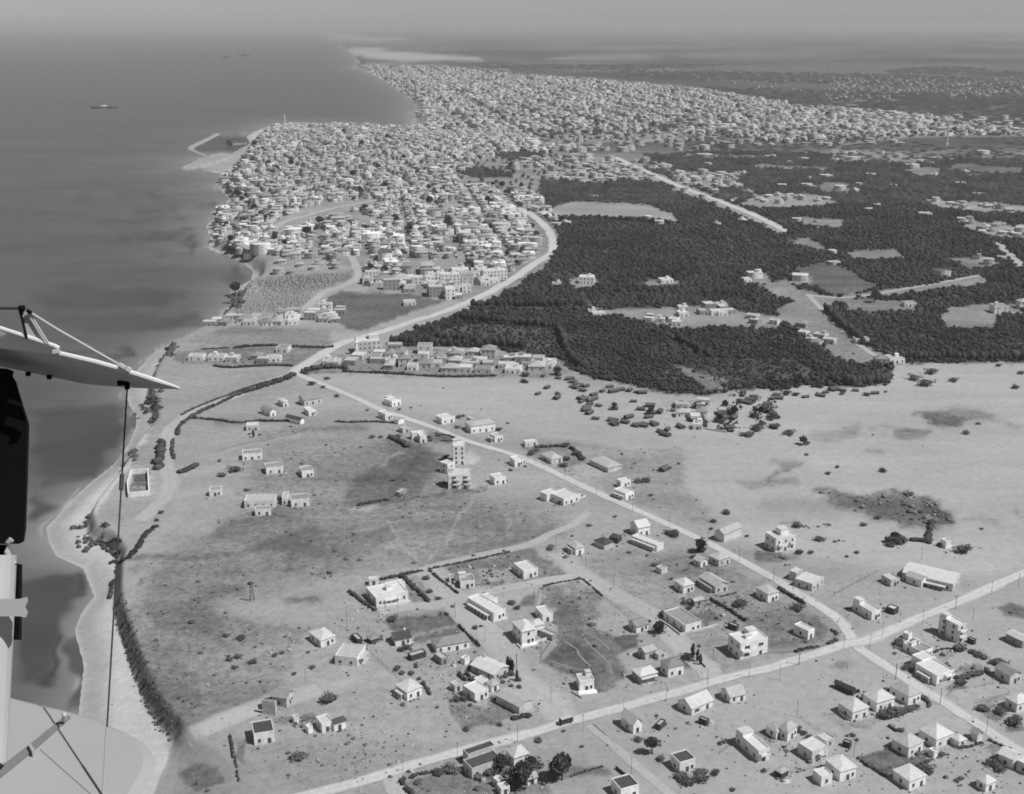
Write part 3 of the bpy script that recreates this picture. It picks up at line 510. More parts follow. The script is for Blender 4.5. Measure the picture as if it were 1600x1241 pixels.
MAIN = [(462,584),(520,607),(560,624),(597,641),(680,669),(721,686),(785,706),(819,717),(860,735),(881,745),(931,769),(988,794),(1044,820),(1100,846),(1155,874),(1209,904),(1243,925),(1278,946),(1300,960),(1316,974),(1328,993),(1346,1015),
        (1388,1042),(1425,1067),(1468,1094),(1500,1114),(1540,1139),(1600,1178),(1680,1232)]
CROSS = [(400,1262),(470,1245),(560,1222),(616,1205),(714,1176),(809,1151),(860,1137),(874,1131),(937,1114),(974,1105),(1041,1086),(1080,1076),(1115,1065),(1209,1042),(1247,1030),(1290,1017),(1322,1006),(1345,1003),(1369,995),(1442,963),(1493,942),(1548,918),(1600,895),(1680,858)]
road([(667,891),(705,931),(733,963),(774,998),(808,1059),(861,1096),(880,1123)], 13, 'lane', 'lane')
road([(870,864),(911,898),(958,926),(1015,958),(1036,981),(1074,1019),(1102,1043),(1110,1060)], 10, 'lane', 'lane')
road([(592,956),(635,948),(680,946),(710,938),(780,922),(855,907),(911,899)], 7, 'lane', 'lane')
road([(640,897),(673,886),(740,870),(828,851),(856,836),(894,821),(920,800)], 5, 'lane', 'lane')
road([(616,1205),(611,1222),(626,1244),(660,1290)], 7, 'coast', 'track')
road([(922,1133),(967,1171),(1005,1205),(1048,1241),(1090,1275)], 3.6, 'coast', 'track')
road([(292,1156),(318,1140),(360,1122),(430,1098),(500,1078)], 9, 'coast', 'track')
road([(466,581),(440,590),(423,595),(365,620),(325,633),(287,654),(267,671),(260,691),(260,725),(266,755),(256,779),(237,796),(215,815)], 9, 'coast', 'coast_road')
road(MAIN, 5.0, 'road', 'road'); road(CROSS, 5.2, 'road', 'road')
road([(462,584),(474,572),(500,556),(518,545),(545,533),(598,518),(650,501),(690,489),(750,464),(801,437),(834,413),(860,397),(865,382),(858,362),(834,338),(811,325)], 10, 'road', 'road')
road(zp('F', [(880,350),(940,330),(1000,280),(1080,222),(1200,185),(1275,130),(1262,60),(1240,10),(1210,-60),(1160,-110)]), 8, 'coast', 'road')
road([(960,246),(1010,268),(1060,291),(1128,316),(1178,336),(1236,364)], 12, 'road', 'road', 15)
road([(1262,460),(1280,480),(1302,503),(1350,545),(1396,570)], 5, 'lane', 'track'); road([(1264,462),(1330,465),(1440,447),(1530,431)], 6, 'lane', 'track', 12)
road([(1552,372),(1575,395),(1604,424)], 9, 'coast', 'track', 12)
road([(410,372),(440,350),(470,340),(520,326),(590,313)], 10, 'coast', 'road', 12)
for q in ([(640,230),(560,470)], ): pass
for z, q in (('I', [(690,690),(740,780),(840,870),(915,950),(935,1040)]), ('I', [(540,760),(640,820),(670,880),(760,970)]), ('I', [(340,310),(300,470)]), ('I', [(700,680),(850,760),(920,830)]), ('I', [(430,920),(560,970),(690,1000)]),
             ('H', [(700,170),(790,30)]), ('H', [(700,190),(560,90)]), ('A', [(0,770),(200,715),(400,680),(640,620),(760,570)])): road(q, .8, 'path', 'path', 6, z)
# irrigation and field edges near the crossroads loop
road(zp('K', [(-40,520),(250,505),(420,470),(510,400),(520,330)]), 3, 'path', 'path')

# ------------------------------------------------------------------ orange groves: too many trees to count, every tree still a crown of its own
LANES = [([(898,447),(912,462),(928,480)], 1.6), ([(850,447),(910,442),(1040,443)], 1.2), ([(1105,352),(1150,395),(1182,434)], 1.3), ([(1240,372),(1330,372),(1450,366)], 1.0), ([(1312,472),(1420,515),(1520,560)], 1.3), ([(1030,512),(1080,545),(1120,590)], 1.5), ([(720,497),(800,480),(912,478)], 1.0), ([(870,514),(900,575)], 1.6), ([(1290,330),(1400,345),(1490,348)], 1.0), ([(950,300),(1080,318)], 1.0)]
def in_orchard(px, py, grow=0.0):
    k = inside(px, py, ORCHARD)
    for c in CLEAR: k &= ~inside(px, py, c)
    for c in GROVES: k |= inside(px, py, c)
    for c, w in LANES: k &= edge_dist(px, py, c, False) > w
    return k
def scatter(poly_px, spacing, rot, jit, ymin=None, ymax=None, seed=1):
    """points on the ground on a turned, jittered grid inside an outline"""
    r2 = np.random.default_rng(seed); g = ground([p[0] for p in poly_px], [p[1] for p in poly_px])
    x0, y0 = g[:, 0].min(), g[:, 1].min(); x1, y1 = g[:, 0].max(), g[:, 1].max()
    if ymin is not None: y0 = max(y0, ymin)
    if ymax is not None: y1 = min(y1, ymax)
    cx, cy = (x0 + x1) / 2, (y0 + y1) / 2; Lx = math.hypot(x1 - x0, y1 - y0) / 2 + spacing
    a = np.arange(-Lx, Lx, spacing); A, B = np.meshgrid(a, a, indexing='ij'); A = A.ravel(); B = B.ravel()
    x = cx + A * math.cos(rot) - B * math.sin(rot) + r2.normal(0, jit * spacing, A.size); y = cy + A * math.sin(rot) + B * math.cos(rot) + r2.normal(0, jit * spacing, A.size)
    k = (y > y0) & (y < y1) & (x > x0) & (x < x1); x, y = x[k], y[k]
    z = np.full(x.shape, 11.3); px, py = to_px(x, y, z)
    k = (px > -40) & (px < 1680) & (py < 1300); x, y = x[k], y[k]; px, py = to_px(x, y, height(x, y)); return x, y, px, py
def blob(n_ring, levels):
    """lumpy crown template: rings (height, radius) and a top"""
    v = []
    for h, r in levels:
        for k in range(n_ring): a = 2 * math.pi * k / n_ring + h; v.append((r * math.cos(a), r * math.sin(a), h))
    v.append((0, 0, 1.0)); f = []
    L = len(levels)
    for i in range(L - 1):
        for k in range(n_ring):
            a, b_, c, d = i * n_ring + k, i * n_ring + (k + 1) % n_ring, (i + 1) * n_ring + (k + 1) % n_ring, (i + 1) * n_ring + k
            f += [(a, b_, c), (a, c, d)]
    for k in range(n_ring): f.append(((L - 1) * n_ring + k, (L - 1) * n_ring + (k + 1) % n_ring, L * n_ring))
    return np.array(v), np.array(f)
def spread_crowns(x, y, z, rad, hgt, tv, tf, seed, jit=.22):
    r2 = np.random.default_rng(seed); n = len(x); k = len(tv)
    a = r2.uniform(0, 6.28, n); ca, sa = np.cos(a)[:, None], np.sin(a)[:, None]
    J = 1 + r2.normal(0, jit, (n, k)); Jz = 1 + r2.normal(0, jit * .5, (n, k))
    vx = (tv[:, 0] * ca - tv[:, 1] * sa) * J * rad[:, None]; vy = (tv[:, 0] * sa + tv[:, 1] * ca) * J * rad[:, None]; vz = tv[:, 2] * Jz * hgt[:, None]
    V = np.stack([x[:, None] + vx, y[:, None] + vy, z[:, None] + vz], -1).reshape(-1, 3)
    F = (tf[None] + (np.arange(n) * k)[:, None, None]).reshape(-1, 3)
    return V, F
parts = []
ogrow = np.random.default_rng(5)
def grove(ymin, ymax, spacing, tmpl, rad, hgt, seed):
    x, y, px, py = scatter(ORCHARD + [(700,200)], spacing, R(31), .15, ymin, ymax, seed)
    e = np.clip(1400 / y, .3, 1.6); k = in_orchard(px + e * (2.2 * np.sin(x / 9 + 2 * np.sin(y / 13)) + 1.5 * np.sin(x / 4 + y / 5)), py + e * (1.4 * np.sin(y / 15 + 2 * np.sin(x / 11)) + ogrow.normal(0, .6, len(x)))); x, y, px, py = x[k], y[k], px[k], py[k]
    r2 = np.random.default_rng(seed + 50)
    # young or thinned plots show more ground between the rows
    plot = np.sin(x / 47 + 1.3 * np.sin(y / 90)) * np.sin(y / 71 + 2.0 * np.sin(x / 130))
    thin = inside(px, py, [(690,515),(740,505),(865,512),(880,540),(850,552),(770,545),(700,540)]) | inside(px, py, [(1050,575),(1100,560),(1240,560),(1290,590),(1150,600)])
    keep = r2.uniform(0, 1, len(x)) > np.where(thin, .38, np.where(plot > .55, .26, np.where(plot < -.6, .16, .07)))
    x, y, plot, thin = x[keep], y[keep], plot[keep], thin[keep]
    s = np.clip(r2.lognormal(-.06, .28, len(x)), .5, 1.6) * np.where(thin, .68, 1) * np.where(plot > .3, .9, 1.0)
    V, F = spread_crowns(x, y, height(x, y) + .1, rad * s, hgt * s * r2.uniform(.85, 1.15, len(x)), *tmpl, seed + 9); parts.append((V, F)); return len(x)
T_near = blob(6, [(.12, .62), (.5, 1.0), (.84, .66)]); T_mid = blob(5, [(.2, .85), (.7, .9)]); T_far = blob(4, [(.15, 1.0)])
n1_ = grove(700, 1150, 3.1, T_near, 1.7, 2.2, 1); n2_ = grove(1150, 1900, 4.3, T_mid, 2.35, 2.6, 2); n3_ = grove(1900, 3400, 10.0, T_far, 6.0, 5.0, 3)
# shelter belts of taller trees along the edges of the plots
def belt(pts, step, rad, hgt, seed):
    c = px_line(pts, 3.0); L = np.concatenate([[0], np.cumsum(np.linalg.norm(np.diff(c, axis=0), axis=1))]); s = np.arange(0, L[-1], step)
    r2 = np.random.default_rng(seed); x = np.interp(s, L, c[:, 0]) + r2.normal(0, .7, len(s)); y = np.interp(s, L, c[:, 1]) + r2.normal(0, .7, len(s)); q = r2.uniform(.7, 1.25, len(s))
    return spread_crowns(x, y, height(x, y), rad * q, hgt * q, *T_near, seed)
for i, q in enumerate([[(612,538),(640,538),(690,541),(760,544)], [(715,500),(800,507),(870,513)], [(872,515),(890,560),(912,578)], [(740,480),(830,479),(915,479)], [(1300,598),(1345,602),(1388,596)], [(1290,486),(1320,515),(1350,540)], [(1060,535),(1110,560)], [(680,530),(820,545)], [(1400,562),(1500,562),(1610,562)], [(880,345),(960,345),(1050,352)]]):
    parts.append(belt(q, 4.0, 3.0, 7.5, 70 + i))
off = 0; VV = []; FF = []
for V, F in parts: VV.append(V); FF.append(F + off); off += len(V)
tag(link('orange_grove', big_mesh('orange_grove', np.concatenate(VV), np.concatenate(FF), M['orch'])), kind='stuff')

# ------------------------------------------------------------------ dry scrub over the dunes: tufts nobody could count
def scrub():
    r2 = np.random.default_rng(21); n = 60000
    x = r2.uniform(-330, 620, n); y = r2.uniform(360, 1000, n); z = np.full(n, 11.3); px, py = to_px(x, y, z)
    k = (px > -20) & (px < 1640) & (py < 1290); x, y, px, py = x[k], y[k], px[k], py[k]
    t, s, px, py = cover_tone(x, y, z[:len(x)])
    b = sdist(x, y, BLUFF_W)
    clump = np.sin(x / 9 + 2 * np.sin(y / 13)) * np.sin(y / 7 + 2 * np.sin(x / 17))
    p = np.clip((.32 - t) / .14, .01, 1) * np.clip(.35 + .65 * clump, .05, 1) * .33
    k = (r2.uniform(0, 1, len(x)) < p) & (b > 3) & ~in_orchard(px, py)
    for pts, w in ((MAIN, 5), (CROSS, 5)):
        c = ground([a for a, _ in pts], [q for _, q in pts])[:, :2]; k &= edge_dist(x, y, [tuple(v) for v in c], False) > w
    x, y = x[k], y[k]; q = r2.lognormal(-.35, .45, len(x))
    V, F = spread_crowns(x, y, height(x, y) - .05, .8 * q, .55 * q, *T_mid, 33, .3)
    tag(link('scrub', big_mesh('scrub', V, F, M['scrub'])), kind='stuff'); return len(x)
nsc = scrub()
def thicket(name, polys, sp, rad, hgt, seed, mat):
    VV = []; FF = []; off = 0; r2 = np.random.default_rng(seed)
    for z, poly, keep in polys:
        q = zp(z, poly); x, y, px, py = scatter(q, sp, R(20), .28, seed=seed); k = inside(px, py, q) & (r2.uniform(0, 1, len(x)) < keep); x, y = x[k], y[k]; s = r2.lognormal(-.1, .35, len(x)); V, F = spread_crowns(x, y, height(x, y) - .1, rad * s, hgt * s, *T_near, seed + 1, .3); VV.append(V); FF.append(F + off); off += len(V); seed += 3
    tag(link(name, big_mesh(name, np.concatenate(VV), np.concatenate(FF), M[mat])), kind='stuff')
thicket('vineyard_plants', [('V', [(330,720),(380,690),(440,700),(470,750),(380,775),(335,760)], .75), ('V', [(315,655),(345,650),(360,680),(330,690)], .7), ('V', [(330,790),(390,785),(380,815),(335,815)], .7), ('V', [(400,785),(465,780),(460,805),(405,808)], .75), ('V', [(390,690),(420,690),(460,745),(430,740)], .8), ('V', [(215,670),(295,670),(295,720),(220,725)], .6), ('V', [(170,775),(280,760),(285,800),(180,815)], .45), ('V', [(410,655),(450,655),(455,680),(415,680)], .6), ('V', [(230,630),(320,620),(320,650),(230,650)], .7), ('V', [(20,505),(230,540),(230,600),(160,610)], .25)], 3.0, 1.0, 1.3, 91, 'leaf')
thicket('hollow_scrub', [('3', [(440,850),(640,870),(860,860),(1000,1000),(1030,1060),(700,1010),(560,930)], .16), ('3', [(960,880),(1060,910),(1150,1020),(1080,1040),(1000,950)], .55), ('3', [(840,840),(940,845),(930,890),(870,880)], .6), ('3', [(280,815),(450,830),(450,860),(300,840)], .25), ('3', [(1000,1050),(1040,1050),(1030,1140),(980,1140)], .4), ('3', [(80,1040),(390,1035),(390,1060),(160,1070)], .4), ('3', [(280,1130),(360,1110),(350,1150),(290,1155)], .5), ('3', [(400,1130),(500,1145),(400,1150)], .4), ('3', [(760,1140),(880,1120),(830,1190),(760,1190)], .6), ('3', [(1180,1205),(1240,1190),(1240,1225),(1180,1225)], .7), ('G', [(820,570),(1010,590),(1000,620),(840,610)], .35), ('G', [(640,620),(790,620),(700,640)], .3)], 2.4, 1.0, .9, 131, 'bushm')

# ------------------------------------------------------------------ the towns: house plots
def town_points():
    out = []
    def fill(poly, sp, rot, jit, drop, seed, size, storeys, holes=(), street=0, tone=(.36, .62)):
        x, y, px, py = scatter(poly, sp, rot, jit, seed=seed); k = inside(px, py, poly)
        for h in holes: k &= ~inside(px, py, h)
        r2 = np.random.default_rng(seed + 5); k &= r2.uniform(0, 1, len(x)) > drop
        if street:
            u = x * math.cos(rot) + y * math.sin(rot); v = -x * math.sin(rot) + y * math.cos(rot)
            k &= (np.abs((u / (sp * street)) % 1 - .5) < .5 - (.85 if seed == 102 else .6) / street) | (r2.uniform(0, 1, len(x)) < .12); k &= (np.abs((v / (sp * street * 2.3)) % 1 - .5) < .5 - .26 / street)
        x, y = x[k], y[k]; n = len(x)
        st = r2.choice(len(storeys), n, p=np.array(storeys) / sum(storeys)) + 1
        w = r2.uniform(size[0], size[1], n); d = r2.uniform(size[0], size[1], n); big = (r2.uniform(0, 1, n) < .04) & (seed < 104); w = np.where(big, w * 1.9, w); d = np.where(big, d * 1.35, d); st = st + big
        out.append(np.stack([x, y, w, d, st, rot + r2.choice([0, math.pi / 2], n) + r2.normal(0, .06, n), r2.uniform(tone[0], tone[1], n), r2.uniform(0, 1, n)], 1))
    jaffa_hi = [(345,280),(372,262),(400,220),(418,203),(440,195),(560,197),(700,203),(830,207),(870,225),(850,240),(760,246),(722,268),(725,290),(846,300),(846,318),(866,346),(872,372),(862,396),(846,413),(806,441),(730,470),(690,465),
                (640,456),(568,446),(554,420),(532,404),(430,400),(398,410),(362,396),(336,384),(338,352),(346,330),(370,315),(356,300)]
    old = [(430,205),(560,200),(640,205),(700,215),(720,260),(640,300),(560,300),(470,310),(400,320),(375,290),(372,262),(400,222)]
    fill(jaffa_hi, 11.6, R(7), .24, .08, 100, (6, 15), (6, 4.5, .8), TOWN_HOLES + GROVES + [old], 5, (.36, .86))
    fill([(400,404),(550,400),(553,422),(430,430),(402,424)], 21, R(7), .25, .4, 131, (8, 16), (4, 2), (), 0, (.35, .6))
    fill(old, 10.6, R(24), .28, .08, 101, (5.5, 13), (5, 5, 1.5), TOWN_HOLES + GROVES, 6, (.3, .78))
    tel = [(562,104),(600,104),(700,105),(770,115),(930,126),(1090,140),(1240,165),(1430,180),(1600,205),(1620,212),(1440,213),(1320,214),(1220,222),(1180,219),(1060,208),(960,206),(870,207),(830,206),(700,202),(650,201),(655,165),(638,145),(592,119)]
    fill(tel, 20, R(8), .28, .17, 102, (9, 18), (3, 5, 3, .6), [[(1010,200),(1060,196),(1060,204),(1000,206)]], 6, (.46, .8))
    fill([(830,207),(960,207),(1060,210),(1180,222),(1320,222),(1300,232),(1200,228),(1060,236),(900,240),(860,232)], 38, R(10), .3, .45, 103, (10, 20), (3, 4, 2))
    fill([(905,243),(1000,250),(1060,268),(1150,275),(1165,297),(1090,295),(1040,285),(985,284),(940,289),(850,283),(850,262),(780,268),(800,252)], 20, R(20), .25, .3, 104, (9, 17), (4, 4, 1))
    fill([(1060,285),(1120,300),(1165,322),(1120,325),(1060,300)], 22, R(-15), .25, .4, 105, (9, 15), (5, 3)); fill([(1165,308),(1240,304),(1285,306),(1300,316),(1180,320)], 21, R(5), .2, .4, 106, (9, 14), (5, 2))
    fill([(1185,342),(1240,345),(1300,354),(1310,362),(1240,360),(1190,350)], 24, R(-10), .25, .35, 107, (9, 14), (5, 2)); fill([(1500,344),(1545,345),(1610,358),(1610,374),(1555,372),(1520,362)], 17, R(-10), .25, .3, 108, (9, 14), (5, 2))
    fill([(1455,314),(1600,324),(1600,332),(1500,328)], 22, R(-4), .2, .35, 109, (10, 14), (5, 1)); fill([(1335,218),(1400,218),(1410,228),(1340,228)], 36, R(0), .3, .3, 110, (12, 20), (4, 4)); fill([(1300,238),(1430,240),(1470,250),(1400,258),(1300,250)], 45, R(0), .3, .55, 111, (9, 15), (5, 3))
    fill([(1300,122),(1620,128),(1620,150),(1480,148),(1290,146)], 40, R(3), .4, .5, 112, (8, 15), (3, 4), (), 0, (.3, .55)); fill([(1160,140),(1240,142),(1300,160),(1440,150),(1300,150),(1200,135)], 45, R(3), .4, .6, 113, (8, 15), (3, 4), (), 0, (.3, .55)); fill([(690,106),(790,108),(800,116),(720,113)], 50, R(3), .3, .3, 114, (14, 24), (3, 4))
    fill([(1200,178),(1600,186),(1610,196),(1500,196),(1280,186)], 40, R(4), .3, .35, 115, (13, 24), (2, 4, 3), (), 0, (.5, .7))
    # the settlement by the fork of the road, the row on the cliff and the yards among the groves
    fill([(492,574),(520,556),(548,560),(600,549),(640,550),(690,547),(720,549),(860,566),(880,578),(840,580),(760,584),(690,580),(640,577),(560,572)], 13.5, R(-6), .22, .16, 116, (8, 14), (7, 1)); fill([(262,563),(300,556),(380,551),(440,548),(500,549),(455,567),(380,566),(300,570)], 15, R(-4), .25, .25, 117, (8, 14), (7, 1))
    fill([(326,509),(345,497),(380,494),(470,492),(520,480),(548,488),(530,503),(440,507),(380,507)], 12.5, R(0), .2, .15, 118, (8, 13), (7, 2)); fill([(1062,482),(1130,478),(1145,488),(1100,497),(1066,494)], 15, R(10), .2, .25, 119, (8, 13), (6, 2)); fill([(1150,490),(1215,494),(1222,506),(1160,506)], 16, R(-30), .2, .35, 120, (7, 12), (6,))
    fill([(1235,505),(1262,510),(1300,536),(1285,545),(1250,525)], 15, R(-35), .2, .4, 121, (7, 11), (6,)); fill([(1338,558),(1400,562),(1425,566),(1400,573),(1340,570)], 13, R(2), .1, .3, 122, (9, 13), (6,)); fill([(985,490),(1060,500),(1060,512),(1010,505)], 14, R(-20), .2, .35, 123, (6, 10), (6,))
    fill([(1545,482),(1600,478),(1600,490),(1560,492)], 20, R(0), .2, .3, 124, (9, 14), (6, 2)); fill([(1480,496),(1545,486),(1555,508),(1500,508)], 26, R(10), .2, .5, 125, (8, 13), (6, 2)); fill([(1490,400),(1560,396),(1570,414),(1520,416)], 24, R(-20), .2, .4, 126, (8, 13), (6, 2)); fill([(1330,395),(1398,390),(1405,402),(1335,402)], 36, R(0), .2, .5, 127, (8, 14), (6, 2))
    fill([(1040,628),(1070,624),(1150,640),(1140,668),(1085,672),(1045,650)], 14, R(-8), .2, .5, 128, (6, 10), (6,))
    fill([(760,100),(1150,104),(1620,122),(1620,160),(1300,150),(1250,150),(1100,128),(930,116),(780,108)], 105, R(5), .45, .72, 140, (8, 16), (4, 4), (), 0, (.3, .5)); fill([(1080,235),(1600,255),(1600,330),(1100,300)], 95, R(8), .45, .7, 141, (9, 17), (6, 3))
    # single houses standing in the groves
    one = [(917,442,16,2),(1040,441,14,1),(870,447,10,1),(935,494,13,1),(925,490,8,1),(1178,434,16,2),(1166,440,9,1),(1250,438,17,2),(1470,431,17,2),(1302,413,14,1),(1420,478,12,1),(640,476,12,1),(1345,535,12,1),(1160,346,11,1),(1240,380,10,1),(927,308,15,1),(1030,352,13,2),
           (870,352,12,1),(885,350,12,1),(1222,291,16,1),(1260,293,18,2),(1312,296,16,2),(1335,299,14,1),(1360,274,16,1),(1290,276,20,1),(1230,266,16,1),(1265,281,12,1),(1425,262,24,2),(1460,275,14,1),(1358,329,12,1),(1370,322,10,1),(1445,336,18,1),(1520,276,18,1),(1500,288,16,1),(1530,305,20,1),
           (1205,246,26,1),(1100,243,30,1),(1330,250,22,2),(1255,249,20,1),(1460,248,26,1),(1535,240,24,2),(1160,272,14,1),(1120,352,10,1),(883,236,22,4),(893,232,18,3),(1012,341,10,1),(1057,508,9,1),(1128,492,9,1),(1300,395,9,1)]
    r2 = np.random.default_rng(9); g = ground([o[0] for o in one], [o[1] for o in one])
    out.append(np.array([[g[i, 0], g[i, 1], o[2], o[2] * r2.uniform(.6, .9), o[3], r2.uniform(-.3, .3), r2.uniform(.5, .7), r2.uniform(.3, 1)] for i, o in enumerate(one)]))
    return np.concatenate(out)
TP = town_points()
_z = height(TP[:, 0], TP[:, 1]); _px, _py = to_px(TP[:, 0], TP[:, 1], _z)
ROADS_W = [(zp('F', [(880,350),(940,330),(1000,280),(1080,222),(1200,185),(1275,130),(1262,60),(1240,10)]), 9), ([(462,584),(474,572),(500,556),(518,545),(545,533),(598,518),(650,501),(690,489),(750,464),(801,437),(834,413),(860,397),(865,382),(858,362),(834,338),(811,325)], 14), ([(960,246),(1010,268),(1060,291),(1128,316),(1178,336),(1236,364)], 14)]
k = (_px > -30) & (_px < 1640)
for q, w in ROADS_W:
    c = ground([a for a, _ in q], [b_ for _, b_ in q])[:, :2]; k &= edge_dist(TP[:, 0], TP[:, 1], [tuple(v) for v in c], False) > w
TP = TP[k]; TZ = _z[k]; TPX = _px[k]; TPY = _py[k]
order = np.argsort(np.hypot(TP[:, 0], TP[:, 1])); TP, TZ, TPX, TPY = TP[order], TZ[order], TPX[order], TPY[order]
N_SOLO = 190
def town_mass(P_, Z_):
    n = len(P_); x, y, w, d, st, rot, tone, rnd = P_.T; h = 3.1 * st + .6; r2 = np.random.default_rng(77)
    bx = np.array([(-.5,-.5,0),(.5,-.5,0),(.5,.5,0),(-.5,.5,0),(-.5,-.5,1),(.5,-.5,1),(.5,.5,1),(-.5,.5,1)]); bf = np.array([(0,1,5,4),(1,2,6,5),(2,3,7,6),(3,0,4,7)])
    V = []; F = []; T = []; off = 0
    def emit(loc, f, t, idx):
        nonlocal off
        m_, kk = loc.shape[:2]; c, s_ = np.cos(rot[idx])[:, None], np.sin(rot[idx])[:, None]
        X = x[idx][:, None] + loc[..., 0] * c - loc[..., 1] * s_; Y = y[idx][:, None] + loc[..., 0] * s_ + loc[..., 1] * c; Zz = Z_[idx][:, None] - .6 + loc[..., 2]
        V.append(np.stack([X, Y, Zz], -1).reshape(-1, 3)); F.append((f[None] + (np.arange(m_) * kk)[:, None, None]).reshape(-1, 4) + off); T.append(np.broadcast_to(t, (m_, kk)).ravel()); off += m_ * kk
    A = np.arange(n); S3 = np.stack([w, d, h + .6], -1)
    emit(bx[None] * S3[:, None], bf, tone[:, None], A)
    flat = rnd > .3; i = A[flat]; rt = tone[i] * r2.uniform(.75, 1.15, len(i)); rt = np.where(r2.uniform(0, 1, len(i)) < .12, .12, rt)
    top = np.array([(-.5,-.5,1),(.5,-.5,1),(.5,.5,1),(-.5,.5,1)]); emit(top[None] * S3[i][:, None], np.array([(0,1,2,3)]), rt[:, None], i)
    # stair head or upper room on part of the flat roofs
    j = i[r2.uniform(0, 1, len(i)) < .35]; u = np.concatenate([bx, top])[None] * np.stack([w[j] * .4, d[j] * .45, np.full(len(j), 2.6)], -1)[:, None]; u[..., 0] += (r2.uniform(-.25, .25, len(j)) * w[j])[:, None]; u[..., 1] += (r2.uniform(-.2, .2, len(j)) * d[j])[:, None]; u[..., 2] += (h[j] + .58)[:, None]
    emit(u, np.concatenate([bf, [(8,9,10,11)]]), tone[j][:, None], j)
    i = A[~flat]; e = S3[i] * np.array([1.08, 1.08, 1]); ridge = np.stack([np.array([(-.5,-.5,0),(.5,-.5,0),(.5,.5,0),(-.5,.5,0),(-.18,0,1),(.18,0,1)])] * len(i)); ridge = ridge * np.stack([e[:, 0], e[:, 1], np.full(len(i), 1.9)], -1)[:, None]; ridge[..., 2] += (h[i] + .55)[:, None]
    emit(ridge, np.array([(0,1,5,4),(1,2,5,5),(2,3,4,5),(3,0,4,4)]), np.where(r2.uniform(0, 1, len(i)) < .6, .27, .42)[:, None], i)
    # window openings, a little proud of the plaster
    near = np.hypot(x, y) < 4200
    for side in (0, 1, 2):
        for lev in (0, 1, 2):
            for q in (-.3, 0, .3):
                j = A[near & (st > lev) & (r2.uniform(0, 1, n) < .8)]; m_ = len(j)
                if not m_: continue
                u = np.array([(-.55,0,-.7),(.55,0,-.7),(.55,0,.7),(-.55,0,.7)]); L = np.zeros((m_, 4, 3)); zc = 2.4 + 3.5 * lev
                if side == 0: L[..., 0] = u[:, 0] + (q * w[j])[:, None]; L[..., 1] = -(d[j] / 2 + .04)[:, None]
                else:
                    sg = -1 if side == 1 else 1; L[..., 1] = -sg * -u[:, 0] + (q * d[j])[:, None]; L[..., 0] = sg * (w[j] / 2 + .04)[:, None]
                L[..., 2] = u[:, 2] + zc
                emit(L, np.array([(0,1,2,3)]), .05, j)
    Fq = np.concatenate(F); return np.concatenate(V), Fq, np.concatenate(T)
V, F, T = town_mass(TP[N_SOLO:], TZ[N_SOLO:])
deg = (F[:, 2] == F[:, 3])
me = None
Ft = np.concatenate([F[~deg][:, [0, 1, 2]], F[~deg][:, [0, 2, 3]], F[deg][:, :3]])
tag(link('town_houses', big_mesh('town_houses', V, Ft, M['town'], tone=T)), kind='stuff')
# far groves and hedgerows of the plain, clumps melting into the haze
r2 = np.random.default_rng(66); x, y, px, py = scatter([(760,101),(1640,118),(1640,212),(1440,204),(1240,158),(930,120)], 55, R(9), .42, seed=67); x2, y2, px2, py2 = scatter([(1050,214),(1640,216),(1640,252),(1060,240)], 26, R(9), .4, seed=68)
k = (np.sin(x / 500 + 2 * np.sin(y / 900)) * np.sin(y / 620 + x / 1500) > .0) & ~inside(px, py, [(562,104),(700,105),(930,126),(1240,165),(1600,205),(1300,190)]); k2 = (r2.uniform(0, 1, len(x2)) < .75) & (np.sin(x2 / 160 + 2 * np.sin(y2 / 260)) * np.sin(y2 / 210) > -.8)
x, y, q = np.concatenate([x[k], x2[k2]]), np.concatenate([y[k], y2[k2]]), np.concatenate([r2.uniform(14, 34, k.sum()), r2.uniform(7, 14, k2.sum())]); V, F = spread_crowns(x, y, height(x, y) - .5, q, np.clip(q * .3, 3, 8), *T_far, 69, .3)
tag(link('far_groves', big_mesh('far_groves', V, F, M['orch'])), kind='stuff'); print('far', len(x))
# gardens and street trees too small to tell apart inside the towns, and the stones of the cemetery
r2 = np.random.default_rng(61); VV = []; FF = []; off = 0
for poly, sp, rad, sd_ in ((TOWN_POLY, 21.0, 3.2, 1), ([(600,104),(700,105),(930,126),(1240,165),(1600,205),(1440,213),(1320,214),(1180,219),(960,206),(700,202),(655,165),(592,119)], 60, 6.0, 2)):
    x, y, px, py = scatter(poly, sp, R(7), .4, seed=70 + sd_); k = inside(px, py, poly) & ((np.sin(x / 60 + 2 * np.sin(y / 80)) * np.sin(y / 45 + x / 90) > -.1) | (r2.uniform(0, 1, len(x)) < .3))
    if sd_ == 1: k &= py > 203
    for h in TOWN_HOLES: k &= ~inside(px, py, h)
    for rq, rw in ROADS_W:
        c = ground([a for a, _ in rq], [b_ for _, b_ in rq])[:, :2]; k &= edge_dist(x, y, [tuple(v) for v in c], False) > rw
    x, y = x[k], y[k]; q = r2.uniform(.5, 1.5, len(x)); V, F = spread_crowns(x, y, height(x, y) + .3, rad * q, rad * 1.7 * q, *T_mid, 62 + sd_); VV.append(V); FF.append(F + off); off += len(V)
tag(link('town_gardens', big_mesh('town_gardens', np.concatenate(VV), np.concatenate(FF), M['leaf'])), kind='stuff')
cem = zp('F', [(600,160),(960,112),(1230,105),(1230,140),(1080,196),(960,290),(860,340),(520,360),(560,260)]); x, y, px, py = scatter(cem, 4.6, R(15), .35, seed=90); k = inside(px, py, cem); x, y = x[k], y[k]
